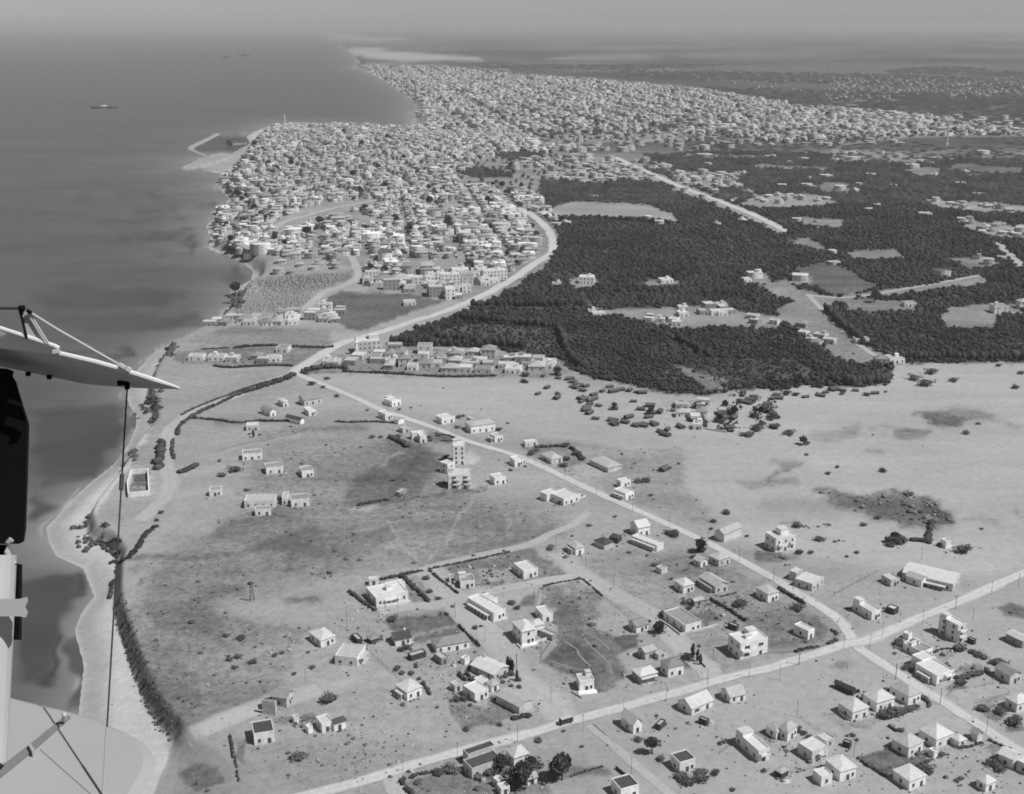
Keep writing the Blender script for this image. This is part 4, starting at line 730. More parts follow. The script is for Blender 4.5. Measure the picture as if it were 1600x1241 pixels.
cube = np.array([(-.5,-.5,0),(.5,-.5,0),(.5,.5,0),(-.5,.5,0),(-.5,-.5,1),(.5,-.5,1),(.5,.5,1),(-.5,.5,1)]); cf = np.array([(0,1,5,4),(1,2,6,5),(2,3,7,6),(3,0,4,7),(4,5,6,7)]); n = len(x); V = cube[None] * np.stack([r2.uniform(.8, 2.2, n), r2.uniform(1.5, 3, n), r2.uniform(.6, 1.5, n)], -1)[:, None] + np.stack([x, y, height(x, y) - .1], -1)[:, None]
tag(link('gravestones', big_mesh('gravestones', V.reshape(-1, 3), (cf[None] + (np.arange(n) * 8)[:, None, None]).reshape(-1, 4), M['stone'])), kind='stuff')
print('grove', n1_, n2_, n3_, 'scrub', nsc, 'town', len(TP), 'tris', len(Ft))

# ------------------------------------------------------------------ houses of the new quarter, each with walls, roof, door and windows of its own
def window_mesh(w, h):
    b = MB(); t = .12
    for x0, x1, z0, z1 in ((-w/2, w/2, 0, t), (-w/2, w/2, h - t, h), (-w/2, -w/2 + t, t, h - t), (w/2 - t, w/2, t, h - t)): b.box(x0, x1, -.09, 0, z0, z1, 0)
    b.add([(-w/2+t,-.02,t),(w/2-t,-.02,t),(w/2-t,-.02,h-t),(-w/2+t,-.02,h-t)], [(0,1,2,3)], 1)
    b.add([(-w/2-.1,-.16,-.1),(w/2+.1,-.16,-.1),(w/2+.1,0,-.1),(-w/2-.1,0,-.1),(-w/2-.1,-.16,-.01),(w/2+.1,-.16,-.01),(w/2+.1,0,-.01),(-w/2-.1,0,-.01)], [(0,1,5,4),(1,2,6,5),(3,0,4,7),(4,5,6,7),(3,2,1,0)], 0)
    return b.mesh('window', [M['frame'], M['glass']])
WIN = {'n': window_mesh(1.15, 1.5), 'w': window_mesh(2.6, 1.3), 's': window_mesh(.8, 1.0)}
DOOR = MB().box(-.6, .6, -.07, 0, 0, 2.3, 0).box(-.72, -.6, -.1, 0, 0, 2.4, 1).box(.6, .72, -.1, 0, 0, 2.4, 1).box(-.72, .72, -.1, 0, 2.3, 2.42, 1).mesh('door', [M['door'], M['frame']])

def ring_wall(b, w, d, z0, z1, t, zin):
    """walls with a parapet: outside faces, coping and the inside of the parapet"""
    x, y = w / 2, d / 2; b.add([(-x,-y,z0),(x,-y,z0),(x,y,z0),(-x,y,z0),(-x,-y,z1),(x,-y,z1),(x,y,z1),(-x,y,z1),
           (-x+t,-y+t,z1),(x-t,-y+t,z1),(x-t,y-t,z1),(-x+t,y-t,z1),(-x+t,-y+t,zin),(x-t,-y+t,zin),(x-t,y-t,zin),(-x+t,y-t,zin)],
          [(0,1,5,4),(1,2,6,5),(2,3,7,6),(3,0,4,7),(4,5,9,8),(5,6,10,9),(6,7,11,10),(7,4,8,11),(8,9,13,12),(9,10,14,13),(10,11,15,14),(11,8,12,15)])
def flat_roof(b, w, d, z):
    b.box(-w/2, w/2, -d/2, d/2, z - .2, z)
def hip_roof(b, w, d, z, rise, ov=.35, along=None):
    x, y = w / 2 + ov, d / 2 + ov; al = (w >= d) if along is None else along
    if al: k = max(x - y, .05 * x); r = [(-k, 0, z + rise), (k, 0, z + rise)]; fs = [(0,1,5,4),(1,2,5),(2,3,4,5),(3,0,4)]
    else: k = max(y - x, .05 * y); r = [(0, -k, z + rise), (0, k, z + rise)]; fs = [(0,1,4),(1,2,5,4),(2,3,5),(3,0,4,5)]
    e = [(-x,-y,z),(x,-y,z),(x,y,z),(-x,y,z)]; b.add(e + r, fs); b.add([(p, q, z - .14) for p, q, _ in e] + e, [(0,1,5,4),(1,2,6,5),(2,3,7,6),(3,0,4,7),(3,2,1,0)])
def gable_roof(b, w, d, z, rise, ov=.4, along=True):
    x, y, t = w / 2 + ov, d / 2 + ov, .16
    if along:  # ridge along x
        p = [(-y, z - .05), (0, z + rise), (y, z - .05)]; q = lambda s, a, h: (s, a, h); L = x
    else:
        p = [(-x, z - .05), (0, z + rise), (x, z - .05)]; q = lambda s, a, h: (a, s, h); L = y
    v = [q(-L, a, h) for a, h in p] + [q(L, a, h) for a, h in p] + [q(-L, a, h - t) for a, h in p] + [q(L, a, h - t) for a, h in p]
    b.add(v, [(0,3,4,1),(1,4,5,2),(6,7,10,9),(7,8,11,10),(0,6,9,3),(2,5,11,8),(0,1,7,6),(1,2,8,7),(3,9,10,4),(4,10,11,5)])
def gable_wall(b, w, d, z0, z1, rise, along=True):
    x, y = w / 2, d / 2
    b.add([(-x,-y,z0),(x,-y,z0),(x,y,z0),(-x,y,z0),(-x,-y,z1),(x,-y,z1),(x,y,z1),(-x,y,z1)], [(0,1,5,4),(1,2,6,5),(2,3,7,6),(3,0,4,7)])
    if along: b.add([(-x,-y,z1),(-x,y,z1),(-x,0,z1+rise*.93),(x,-y,z1),(x,y,z1),(x,0,z1+rise*.93)], [(1,0,2),(3,4,5)])
    else: b.add([(-x,-y,z1),(x,-y,z1),(0,-y,z1+rise*.93),(-x,y,z1),(x,y,z1),(0,y,z1+rise*.93)], [(0,1,2),(4,3,5)])

HOUSES = []
REF = []
def openings(root, w, d, h, st, style, seed, side_front=True, x0=0.0, y0=0.0, base=0.0):
    r2 = random.Random(seed)
    fh = h / st
    def put(kind, x, y, z, rz): link('window', WIN[kind], root, (x0 + x, y0 + y, base + z), rz)
    for lev in range(st):
        zs = lev * fh + min(1.1, fh * .3)
        nfront = max(1, int(w / (5.2 if style == 'w' else 3.7))); nside = max(1, int(d / 4.6))
        for i in range(nfront):
            x = -w / 2 + w * (i + .5) / nfront
            if lev == 0 and i == nfront // 2 and side_front:
                link('door', DOOR, root, (x0 + x, y0 - d / 2, base), 0)
                if nfront == 1 and w > 5.5: put('n' if style != 's' else 's', w * .3, -d / 2, zs, 0)
                continue
            put(style if style in WIN else 'n', x, -d / 2, zs, 0)
        for i in range(nside):
            y = -d / 2 + d * (i + .5) / nside + r2.uniform(-.3, .3)
            put('n' if style != 's' else 's', -w / 2, y, zs, -math.pi / 2)
            if r2.random() < .75: put('n' if style != 's' else 's', w / 2, y, zs, math.pi / 2)
def frame_from(z, F_, R_, L_):
    pts = [F_, R_, L_]; pts = zp(z, pts) if z else pts; g = ground([p[0] for p in pts], [p[1] for p in pts])
    f, r, l = g[:, :2]; u = r - f; w = np.linalg.norm(u); u /= w; v = np.array([-u[1], u[0]]); d = float(np.dot(l - f, v))
    return f, u, v, float(w), d
def house(z, F_, R_, L_, h, roof='flat', st=1, wall='white', rm=None, label='', ref=None, style='n', extra=(), name='house', cat='house', rise=None, d=None, win=True, dmin=3.0, group=None):
    f, u, v, w, dd = frame_from(z, F_, R_, L_); dd = d if d else max(dd, dmin); w = max(w, 2.0)
    c = f + u * w / 2 + v * dd / 2
    zz = min(float(height(*(f + u * a * w + v * b_ * dd))) for a in (0, 1) for b_ in (0, 1))
    rz = math.atan2(u[1], u[0]); root = empty(name, (c[0], c[1], zz), rz)
    tag(root, label, cat, group); HOUSES.append((root, c, w, dd)); px, py = to_px(c[0], c[1], zz + h / 2)
    if ref: REF.append((ref, float(px), float(py), c))
    seed = int(c[0] * 7 + c[1] * 3)
    rm = rm or {'flat': 'rwhite', 'hip': 'rpale', 'gable': 'rpale', 'gablex': 'rpale'}[roof]; b = MB(); r_ = MB(); ri = rise or min(w, dd) * .26
    if roof == 'flat': ring_wall(b, w, dd, -1.2, h + .45, .25, h - .1); flat_roof(r_, w - .5, dd - .5, h)
    elif roof == 'hip': gable_wall(b, w, dd, -1.2, h - .02, 0.0); hip_roof(r_, w, dd, h, ri)
    elif roof == 'gable': gable_wall(b, w, dd, -1.2, h, ri, True); gable_roof(r_, w, dd, h, ri, along=True)
    else: gable_wall(b, w, dd, -1.2, h, ri, False); gable_roof(r_, w, dd, h, ri, along=False)
    b.build('wall', M[wall], root); r_.build('roof', M[rm], root)
    if win: openings(root, w, dd, h, st, style, seed)
    for e in extra:
        k = e[0]
        if k == 'stair':      # room at the head of the stairs on the flat roof
            _, ax, ay, sw, sd_, sh = e; b = MB(); b.box(-sw/2, sw/2, -sd_/2, sd_/2, 0, sh); o = b.build('stair_room', M[wall], root, (ax * w / 2, ay * dd / 2, h + .01)); MB().box(-sw/2-.15, sw/2+.15, -sd_/2-.15, sd_/2+.15, 0, .18).build('stair_room_roof', M['rwhite'], o, (0, 0, sh + .003))
        elif k == 'wing':     # lower or higher wing butted against the walls
            _, ax, ay, sw, sd_, sh, rf = e; b = MB(); r_ = MB()
            if rf == 'flat': ring_wall(b, sw, sd_, -1.2, sh + .4, .22, sh - .1); flat_roof(r_, sw - .45, sd_ - .45, sh)
            elif rf == 'hip': gable_wall(b, sw, sd_, -1.2, sh - .02, 0); hip_roof(r_, sw, sd_, sh, min(sw, sd_) * .25, .35)
            else: gable_wall(b, sw, sd_, -1.2, sh, sd_ * .2); gable_roof(r_, sw, sd_, sh, sd_ * .2, .3)
            o = b.build('wing', M[wall], root, (ax, ay, 0)); r_.build('wing_roof', M[rm], o)
            if sw > 2.6: link('window', WIN['n'], o, (0, -sd_ / 2, 1.2), 0)
        elif k == 'balcony':  # slabs with rails on the front
            _, ax, sw, lev = e; zz2 = h / st * lev; b = MB().box(-sw/2, sw/2, -1.3, 0, 0, .18); o = b.build('balcony', M['white'], root, (ax, -dd / 2 - .003, zz2)); MB().box(-sw/2, sw/2, -1.3, -1.2, .18, 1.0).box(-sw/2, -sw/2+.1, -1.2, 0, .18, 1.0).box(sw/2-.1, sw/2, -1.2, 0, .18, 1.0).build('balcony_rail', M['white'], o)
        elif k == 'porch':    # open veranda: slab, posts and dark depth behind them
            side, ln, dp = e[1], e[2], e[3]; ln_ = (w if side == 'f' else dd) * ln; b = MB().box(-ln_/2, ln_/2, -dp, -.003, 2.75, 2.95)
            n = max(3, int(ln_ / 2.6) + 1); pos, ro = ((0, -dd / 2, 0), 0) if side == 'f' else ((-w / 2, 0, 0), -math.pi / 2); o = b.build('veranda_roof', M[rm], root, pos, ro)
            for i in range(n): x = -ln_ / 2 + .15 + (ln_ - .3) * i / (n - 1); MB().box(x-.11, x+.11, -dp+.05, -dp+.27, -1, 2.747).build('veranda_post', M[wall], o)
            MB().box(-ln_/2, ln_/2, -dp, -.003, -.9, .15).build('veranda_floor', M['pale'], o)
        elif k == 'chimney': _, ax, ay = e; MB().box(-.35, .35, -.35, .35, -1, ri + .9).build('chimney', M[wall], root, (ax * w / 2, ay * dd / 2, h))
        elif k == 'terrace': _, tw, td = e; MB().box(-tw/2, tw/2, -td, -.004, -1, .45).build('terrace', M['white'], root, (0, -dd / 2, 0))
        elif k == 'tank': _, ax, ay = e; MB().tube([(0,0,0),(0,0,1.4)], .7, 10).build('water_tank', M['steel'], root, (ax * w / 2, ay * dd / 2, h))
        elif k == 'groove':   # dark strip added to stand for the shade in a wall groove
            MB().box(-.25, .0, -.12, .12, 0, h).build('groove_shade_strip', M['steel'], root, (-w / 2 - .003, dd * e[1], 0))
    return root

house('H', (310,525),(575,465),(232,430), 4.2, 'flat', label='large white flat-roofed house inside a dark walled garden at the lane corner', ref='the large walled white house', extra=(('stair', .1, .1, 2.6, 2.4, 2.0), ('wing', 6.5, 5.5, 9, 4, 4.3, 'flat'), ('porch', 'f', .5, 2.0)))
house('H', (250,347),(330,340),(215,325), 3.0, 'flat', label='small white outbuilding behind the large walled white house', name='outbuilding', cat='outbuilding', style='s', d=3.4)
house('H', (1010,376),(1130,366),(930,322), 3.8, 'flat', wall='white', rm='rtile', label='white house with small roof room in the dark plot near the lane corner', ref='the roof-room house', extra=(('stair', -.5, .5, 3.6, 2.6, 2.2), ('wing', -6.5, 6, 3, 4, 2.6, 'flat')))
house('I', (205,243),(322,215),(112,175), 4.3, 'flat', label='brilliant white flat block alone in a dark grass plot beside the narrow lane', ref='the brilliant white block', style='w')
house('H', (1285,648),(1385,610),(1125,490), 4.4, 'flat', rm='rwhite', label='long white house with shaded veranda along its left side facing the wide lane', ref='the long veranda house', style='w', extra=(('porch', 'l', .8, 2.2), ('wing', 5.5, 5, 5.5, 7, 4.2, 'flat')))
house('I', (190,792),(300,768),(135,700), 7.0, 'hip', 2, rm='rwhite', label='tall two-storey white house with hipped roof where dark field meets wide lane', ref='the tall hipped house', rise=1.8, extra=(('wing', 7.6, 3.5, 6, 6, 5.2, 'hip'), ('terrace', 7, 2)))
house('I', (362,602),(447,585),(290,535), 3.8, 'flat', label='white flat-roofed house directly behind the tall hipped house', ref='the house behind the tall one')
house('I', (440,757),(478,735),(375,690), 2.5, 'flat', wall='greywall', rm='rpale', label='low narrow shed right of the tall hipped house', name='shed', cat='shed', win=False, dmin=2)
house('H', (470,855),(600,832),(410,800), 3.6, 'gable', rm='rdark', label='cottage with a dark tarred roof beside the dark garden plots', ref='the dark-roofed cottage', extra=(('chimney', .5, .2),))
house('H', (155,842),(197,830),(105,795), 2.4, 'flat', wall='darkwall', rm='rpale', label='low dark shed behind the wide-porch house, left of the mound-roofed hut', name='shed', cat='shed', win=False)
house('H', (268,838),(330,815),(248,805), 2.4, 'hip', wall='darkwall', rm='rtile', label='mound-roofed dark hut left of the dark-roofed cottage', name='hut', cat='hut', win=False)
house('Q', (1165,440),(1236,330),(992,398), 4.2, 'flat', wall='white', rm='rpale', label='pale house turned to the sea with a wide dark front porch', ref='the wide-porch house', extra=(('porch', 'f', .62, 2.4),))
house('Q', (862,280),(980,238),(780,205), 3.8, 'hip', rm='rwhite', label='white steep-walled hut with one tall dark doorway on the open dune', ref='the doorway hut', rise=1.4)
house('H', (812,915),(1085,868),(768,872), 3.8, 'hip', rm='rtile', label='long hip-roofed white house with a row of dark windows below the gardens', ref='the long hip-roofed house', dmin=8, rise=2.0)
house('H', (600,978),(725,942),(585,955), 2.4, 'flat', wall='darkwall', rm='rpale', label='long low open shed with pale roof left below the long hip-roofed house', name='shed', cat='shed', win=False, dmin=3.4)
house('H', (852,1012),(908,992),(800,960), 3.0, 'flat', wall='greywall', rm='rpale', label='small grey outhouse just below the long hip-roofed house', name='outhouse', cat='outhouse', style='s')
house('H', (1288,1148),(1408,1078),(1150,1030), 3.6, 'gablex', rm='rwhite', wall='pale', label='big pale gabled hall with dark left wall beside the wide lane', ref='the big pale hall', rise=1.5, extra=(('chimney', .6, .8),))
house('H', (1045,1010),(1085,985),(1025,990), 2.6, 'flat', wall='white', rm='rpale', label='tiny white shed at the upper left corner of the big pale hall', name='shed', cat='shed', win=False, dmin=2.4)
house('P', (408,402),(528,352),(325,330), 4.2, 'hip', rm='rwhite', label='broad white round-looking hip-roofed house on open sand with dark porch', ref='the broad white house', rise=1.3, extra=(('porch', 'l', .6, 2),))
house('P', (805,332),(865,308),(775,300), 3.0, 'flat', wall='pale', rm='rpale', label='small pale box house left of the notched white house', style='s')
house('P', (972,415),(1085,368),(905,335), 4.0, 'flat', label='notched white house with dark doorway below the oval garden', ref='the notched white house', extra=(('wing', 6.2, 4.4, 4.4, 4.4, 3.6, 'flat'),))
house('P', (1340,515),(1450,455),(1203,388), 3.8, 'gablex', rm='rpale', wall='pale', label='long pale-roofed shed with black side wall nearest the bus', ref='the long shed by the bus', rise=1.1, win=False, name='shed', cat='shed')
house('P', (1112,332),(1170,310),(1075,290), 3.2, 'hip', rm='rpale', wall='white', label='small white hut between the big pale hall and the long shed', name='hut', cat='hut', style='s')
house('Q', (308,1092),(476,1062),(268,1035), 4.8, 'flat', rm='rdark', label='white house with black tarred flat roof and parapet near the shore track', ref='the black-roofed shore house', dmin=9, style='n')
house('Q', (578,780),(632,715),(465,748), 4.6, 'gablex', wall='pale', rm='rtile', label='grey-roofed house with tall white end wall on the shore track', ref='the tall-walled shore house', extra=(('wing', -9.0, 1.5, 1.2, 6, 6.0, 'flat'),))
house('Q', (380,800),(437,790),(352,765), 3.0, 'flat', wall='darkwall', rm='rpale', label='dark lean-to beside the tall-walled shore house', name='lean_to', cat='shed', win=False)
house('Q', (872,990),(962,962),(815,930), 3.8, 'flat', label='small white house with dark left wall, left of a pair on the shore track', ref='the paired shore houses')
house('Q', (972,975),(1065,945),(945,945), 3.6, 'gable', rm='rdark', label='white house with dark strip roof, right of a pair on the shore track')
house('Q', (757,995),(792,982),(738,980), 2.4, 'flat', wall='white', label='tiny white cube shed left of the paired shore houses', name='shed', cat='shed', win=False, dmin=2.5)
house('Q', (640,915),(675,905),(610,900), 2.4, 'flat', wall='white', rm='rpale', label='tiny shed between the black-roofed shore house and the paired houses', name='shed', cat='shed', win=False, dmin=2.5)
house('P', (948,1055),(1195,965),(858,985), 4.2, 'flat', rm='rdark', wall='pale', label='long house with black flat roof and white rear wing below the white road', ref='the long black-roofed house', extra=(('wing', 2.5, 7.0, 12, 4, 4.6, 'flat'),))
house('P', (1297,955),(1420,915),(1210,890), 4.2, 'hip', rm='rwhite', label='white hip-roofed house right of the long black-roofed house', ref='the lower white hip house', rise=2.4)
house('P', (1160,1132),(1210,1110),(1140,1110), 2.8, 'flat', label='small white outhouse among the trees below the long black-roofed house', name='outhouse', cat='outhouse', style='s', dmin=3)
house('P', (1190,1195),(1262,1172),(1120,1170), 2.8, 'flat', label='second low white outhouse at the bottom edge among the trees', name='outhouse', cat='outhouse', style='s', dmin=3.4)
house('P', (1410,1110),(1490,1085),(1380,1075), 2.9, 'gable', wall='white', label='low white gabled hut left of the big round tree', name='hut', cat='hut', dmin=4)
house('O', (668,218),(790,205),(632,160), 4.8, 'flat', wall='white', rm='rpale', label='white house on a white terrace at the corner of wide lane and road', ref='the terrace house', extra=(('terrace', 8, 3), ('stair', .5, .7, 2.2, 2.2, 1.8)))
house('O', (1117,572),(1188,545),(1000,500), 4.2, 'gablex', rm='rwhite', label='tent-roofed white house with dark left side below the road', ref='the tent-roofed house', rise=3.0)
house('N', (115,902),(245,865),(8,835), 4.6, 'flat', rm='rdark', label='white house with black flat roof beside the sandy track', ref='the black-roofed track house')
house('O', (1012,1128),(1162,1085),(905,1045), 4.6, 'flat', rm='rdark', label='white house with grey-black roof inside white parapet, cut by the bottom edge', ref='the bottom-edge house')
house('I', (1170,1115),(1315,1075),(1090,1062), 3.8, 'hip', wall='greywall', rm='rwhite', label='long low grey house with pale ribbed roof beside the road', ref='the ribbed-roof roadside house', rise=1.6, style='s', extra=(('porch', 'f', .9, 1.6),))
house('J', (340,1115),(468,1082),(272,1055), 5.0, 'hip', rm='rtile', label='tall white house with dark tall windows and grey hipped roof by the road', ref='the grey-hipped white house', rise=1.8)
house('J', (150,968),(240,935),(80,930), 3.8, 'gable', rm='rpale', wall='pale', label='pale gabled house with dark end behind the ribbed-roof roadside house', ref='the dark-ended house', extra=(('wing', 4.0, -4.6, 5, 3, 2.6, 'flat'),))
house('J', (75,745),(175,715),(18,695), 3.6, 'gable', rm='rtile', label='white-fronted cottage with grey roof beside bushes on the narrow lane', ref='the bushy cottage')
house('J', (938,965),(1165,905),(848,880), 7.6, 'flat', 2, label='big two-storey white block with roof room alone by the road', ref='the big two-storey block', style='w', extra=(('stair', .35, .45, 4.2, 3.6, 2.4), ('stair', -.1, -.1, 3.0, 2.2, 1.2), ('balcony', -4.5, 4.6, 1)))
house('J', (482,745),(615,702),(300,625), 3.8, 'flat', rm='rtile', label='very long grey-roofed house with black side and bright front wall', ref='the very long grey house', style='w')
house('J', (1168,490),(1258,465),(1090,428), 4.8, 'hip', wall='white', rm='rpale', label='squat cube house with pale hipped roof in the scrubby plot by the road', ref='the squat cube house', rise=1.2)
house('J', (1502,800),(1555,775),(1400,735), 4.2, 'flat', wall='white', label='narrow house with white roof and shaded long side inside the road bend', ref='the road-bend house')
house('J', (905,728),(928,712),(855,690), 2.4, 'flat', wall='darkwall', rm='rpale', label='small dark shed behind the big two-storey block', name='shed', cat='shed', win=False, dmin=2.4)
house('J', (732,415),(838,385),(600,335), 4.2, 'gablex', wall='pale', rm='rpale', label='long gabled house with grey end wall and dark veranda side', ref='the long gabled house', rise=2.0, extra=(('porch', 'l', .8, 1.8),))
house('J', (465,415),(556,392),(390,365), 4.2, 'hip', rm='rwhite', label='white hip-roofed house with dark tree shading its left wall', ref='the tree-shaded house', rise=1.6)
house('J', (610,197),(668,175),(578,160), 3.2, 'gablex', label='tiny white gabled hut left of the pale roadside house', name='hut', cat='hut', rise=1.3, style='s')
house('J', (762,190),(858,158),(690,145), 3.8, 'hip', wall='pale', rm='rpale', label='pale house with low hipped roof touching the white road', ref='the pale roadside house', rise=1.2)
house('J', (285,255),(335,235),(255,225), 2.6, 'flat', wall='pale', rm='rpale', label='small grey shed among bushes at the corner of the fenced plot', name='shed', cat='shed', win=False)
house('J', (560,520),(635,500),(520,500), 2.8, 'gable', wall='greywall', rm='rpale', label='low grey hut in the yard behind the very long grey house', name='hut', cat='hut')
house('C', (1203,1082),(1262,1055),(1045,975), 3.6, 'flat', label='long low white range with arcaded dark side below the tall gable house', ref='the arcaded range', extra=(('porch', 'l', .95, 1.6),), win=False)
house('C', (1050,952),(1145,932),(1010,900), 5.2, 'gable', rm='rwhite', wall='white', label='tall white gable house at the top of the arcaded range', ref='the tall gable house', rise=2.8)
house('C', (768,1062),(845,1035),(692,1018), 3.0, 'hip', wall='pale', rm='rdark', label='low hut with large black roof, left of two black huts', name='hut', cat='hut', rise=1.6, win=False)
house('C', (880,1012),(912,985),(842,970), 3.2, 'hip', wall='darkwall', rm='rdark', label='black hut between the black-roofed hut and the arcaded range', name='hut', cat='hut', win=False)
house('C', (530,1108),(600,1090),(450,1062), 4.0, 'hip', rm='rpale', label='domed-looking pale house with dark porch left of the black-roofed hut', ref='the domed-looking house', rise=1.4, extra=(('porch', 'l', .7, 1.8),))
house('C', (430,695),(560,652),(335,640), 4.2, 'flat', label='white house with broad pale roof and dark bushes, left of the white road', ref='the broad-roof house', extra=(('wing', -5, 8, 9, 6, 4.4, 'flat'), ('wing', 10.5, -2.0, 5, 4, 1.0, 'flat')))
house('C', (945,652),(1015,628),(870,605), 4.2, 'flat', label='white house with two arched dark porches right of the white road', ref='the arched-porch house', extra=(('porch', 'l', .9, 1.8),))
house('C', (905,547),(987,528),(862,520), 4.0, 'flat', label='narrow bright white house wall behind the arched-porch house', d=4.5)
house('C', (800,420),(912,392),(652,345), 3.4, 'hip', wall='pale', rm='rpale', label='broad low barn with open black side in a pale yard right of the road', ref='the open-sided barn', rise=1.4, win=False, name='barn', cat='barn')
house('C', (330,350),(420,330),(250,300), 3.4, 'hip', wall='white', rm='rpale', label='house half hidden in the walled grove right of the white road', ref='the grove house', style='s')
house('C', (110,205),(215,195),(45,190), 3.0, 'flat', wall='white', label='low white shed range at the top of the walled grove', name='shed', cat='shed', style='s')
house('B', (1302,905),(1370,893),(1243,875), 4.2, 'flat', label='white house tight against the left edge of the white road', ref='the roadside white cube')
house('B', (1135,1057),(1230,1040),(1118,1020), 4.4, 'flat', wall='white', label='plain white box house alone right of the stepped white block', ref='the plain box house')
house('B', (750,1090),(935,1086),(742,1040), 9.0, 'flat', 3, label='three-storey white block with dark loggias, nearer of the two tall blocks', ref='the loggia block', style='w', dmin=9, name='apartment_building', cat='apartment block', extra=(('stair', -.75, 0, 3.4, 5, 2.8), ('balcony', -1.5, 4.2, 1), ('balcony', -1.5, 4.2, 2), ('balcony', 5.0, 4.2, 1), ('balcony', 5.0, 4.2, 2)))
house('B', (790,887),(890,884),(768,850), 12.5, 'flat', 4, label='four-storey white tower block, farther of the two tall blocks', ref='the four-storey tower', dmin=9, name='apartment_building', cat='apartment block', extra=(('stair', -.6, .3, 3, 3, 2.6),))
house('B', (742,965),(805,942),(728,925), 6.2, 'flat', 2, label='narrow two-storey white house squeezed between the two tall blocks', ref='the squeezed house', dmin=5)
house('B', (938,628),(1140,602),(900,592), 5.6, 'hip', 1, label='large white school-like house with long windowed front right of the road', ref='the long-fronted white house', rise=1.2, dmin=12)
house('B', (1135,702),(1205,690),(1055,680), 3.8, 'flat', rm='rpale', wall='white', label='low house with dark open side just below the long-fronted white house', ref='the dark-sided house', extra=(('porch', 'l', .9, 2.2),))
house('B', (695,552),(803,530),(640,525), 4.2, 'flat', label='white house with long blank bright wall right of the road', ref='the blank-walled house', dmin=7)
house('B', (935,538),(965,530),(900,525), 3.2, 'flat', wall='pale', label='tiny pale house behind the long-fronted white house', style='s')
house('B', (280,407),(355,386),(243,378), 4.2, 'flat', label='white house standing alone above the bend of the white road', ref='the lone white house', extra=(('wing', 2, 6, 6, 4, 4.6, 'flat'),))
house('B', (225,517),(290,500),(182,487), 4.2, 'flat', label='bright white house on the left verge of the road below the lone white house', ref='the verge house')
house('B', (333,552),(382,535),(320,535), 3.4, 'gablex', label='tiny bright white kiosk at the road edge', name='kiosk', cat='kiosk', rise=1.0, win=False, dmin=4)
house('B', (370,627),(440,610),(348,615), 3.0, 'flat', wall='pale', rm='rpale', label='low house with pale slab roof left below the tiny kiosk', style='s', dmin=5)
house('B', (515,707),(570,700),(482,680), 4.8, 'flat', label='tall narrow white house with garden left of the four-storey tower', ref='the garden house', dmin=6, extra=(('wing', -1, 7, 9, 4, 4.6, 'flat'),))
house('B', (345,1150),(405,1115),(310,1140), 2.2, 'flat', wall='stone', rm='rpale', label='ruined stone walls on the slope below the dark ravine', name='ruin', cat='ruin', win=False)
house('A', (440,487),(487,475),(335,462), 4.0, 'gablex', rm='rtile', label='house with bright white gable end and dark long side near the coast road', ref='the bright gable house', rise=1.8)
house('A', (548,407),(590,398),(465,390), 4.2, 'hip', rm='rwhite', wall='white', label='house with narrow bright end wall, upper left of the sheltered hall', ref='the bright-ended house', rise=1.0)
house('A', (722,397),(870,368),(665,378), 4.4, 'gable', rm='rtile', wall='pale', label='large grey-roofed hall with a white screen wall at its far end', ref='the sheltered hall', dmin=10, rise=2.6)
house('A', (760,482),(825,470),(702,455), 3.6, 'flat', label='low white house with dark side just below the sheltered hall')
house('A', (690,552),(722,540),(592,515), 3.4, 'gablex', wall='white', rm='rdark', label='long black-roofed barn with one white end on the hedge line', ref='the black barn', name='barn', cat='barn', win=False, rise=1.5)
house('A', (240,605),(345,600),(222,595), 3.6, 'flat', wall='pale', rm='rwhite', label='pale flat house with dark cypress in front, below the hedge line', ref='the cypress house', dmin=8)
house('A', (208,852),(372,842),(186,828), 4.2, 'flat', rm='rtile', label='long white bungalow with dark band roof, topmost of the seaside bungalows', ref='the topmost bungalow', dmin=9)
house('A', (407,967),(550,952),(382,935), 4.2, 'flat', rm='rtile', label='long white bungalow right of the dark round tree', ref='the second bungalow', dmin=9)
house('A', (706,996),(802,985),(680,970), 4.2, 'flat', rm='rtile', label='short white bungalow with one dark doorway, right of the long bungalow', ref='the short bungalow', dmin=9)
house('Z', (1130,1167),(1270,1162),(1108,1150), 4.4, 'flat', rm='rpale', label='widest white bungalow with arcaded front in the seaside group', ref='the widest bungalow', dmin=10, style='n', extra=(('wing', 14, 3, 3, 10, 4.6, 'flat'),))
house('Z', (1180,1203),(1252,1197),(1170,1190), 3.6, 'flat', rm='rtile', label='small white annex directly in front of the widest bungalow', dmin=6)
house('Z', (1346,1162),(1430,1155),(1330,1145), 4.4, 'flat', rm='rtile', label='white bungalow with a hedge on its left, right of the widest bungalow', ref='the hedge bungalow', dmin=9)
house('Z', (968,1112),(1022,1108),(958,1098), 3.8, 'flat', rm='rtile', label='little white bungalow farthest left, nearest the coast road', ref='the little coast bungalow', dmin=6)
house('G', (377,468),(522,408),(302,437), 5.0, 'gable', wall='pale', rm='rpale', label='big barn with black arched end on the right verge of the road', ref='the black-ended barn', name='barn', cat='barn', rise=2.2, win=False)
house('G', (805,552),(972,520),(725,497), 8.0, 'flat', 2, label='stepped two-storey white house with balconies on the dunes', ref='the stepped dune house', extra=(('stair', .2, .2, 4.6, 5, 3.0), ('balcony', -3.5, 3.6, 1), ('balcony', 4.0, 3.2, 1)))
house('G', (1110,875),(1208,812),(1010,800), 4.0, 'flat', wall='pale', rm='rwhite', label='pale cross-shaped house with dark long side right of the road', ref='the cross-shaped house', extra=(('wing', 3, 9, 7, 4, 4.4, 'flat'),))
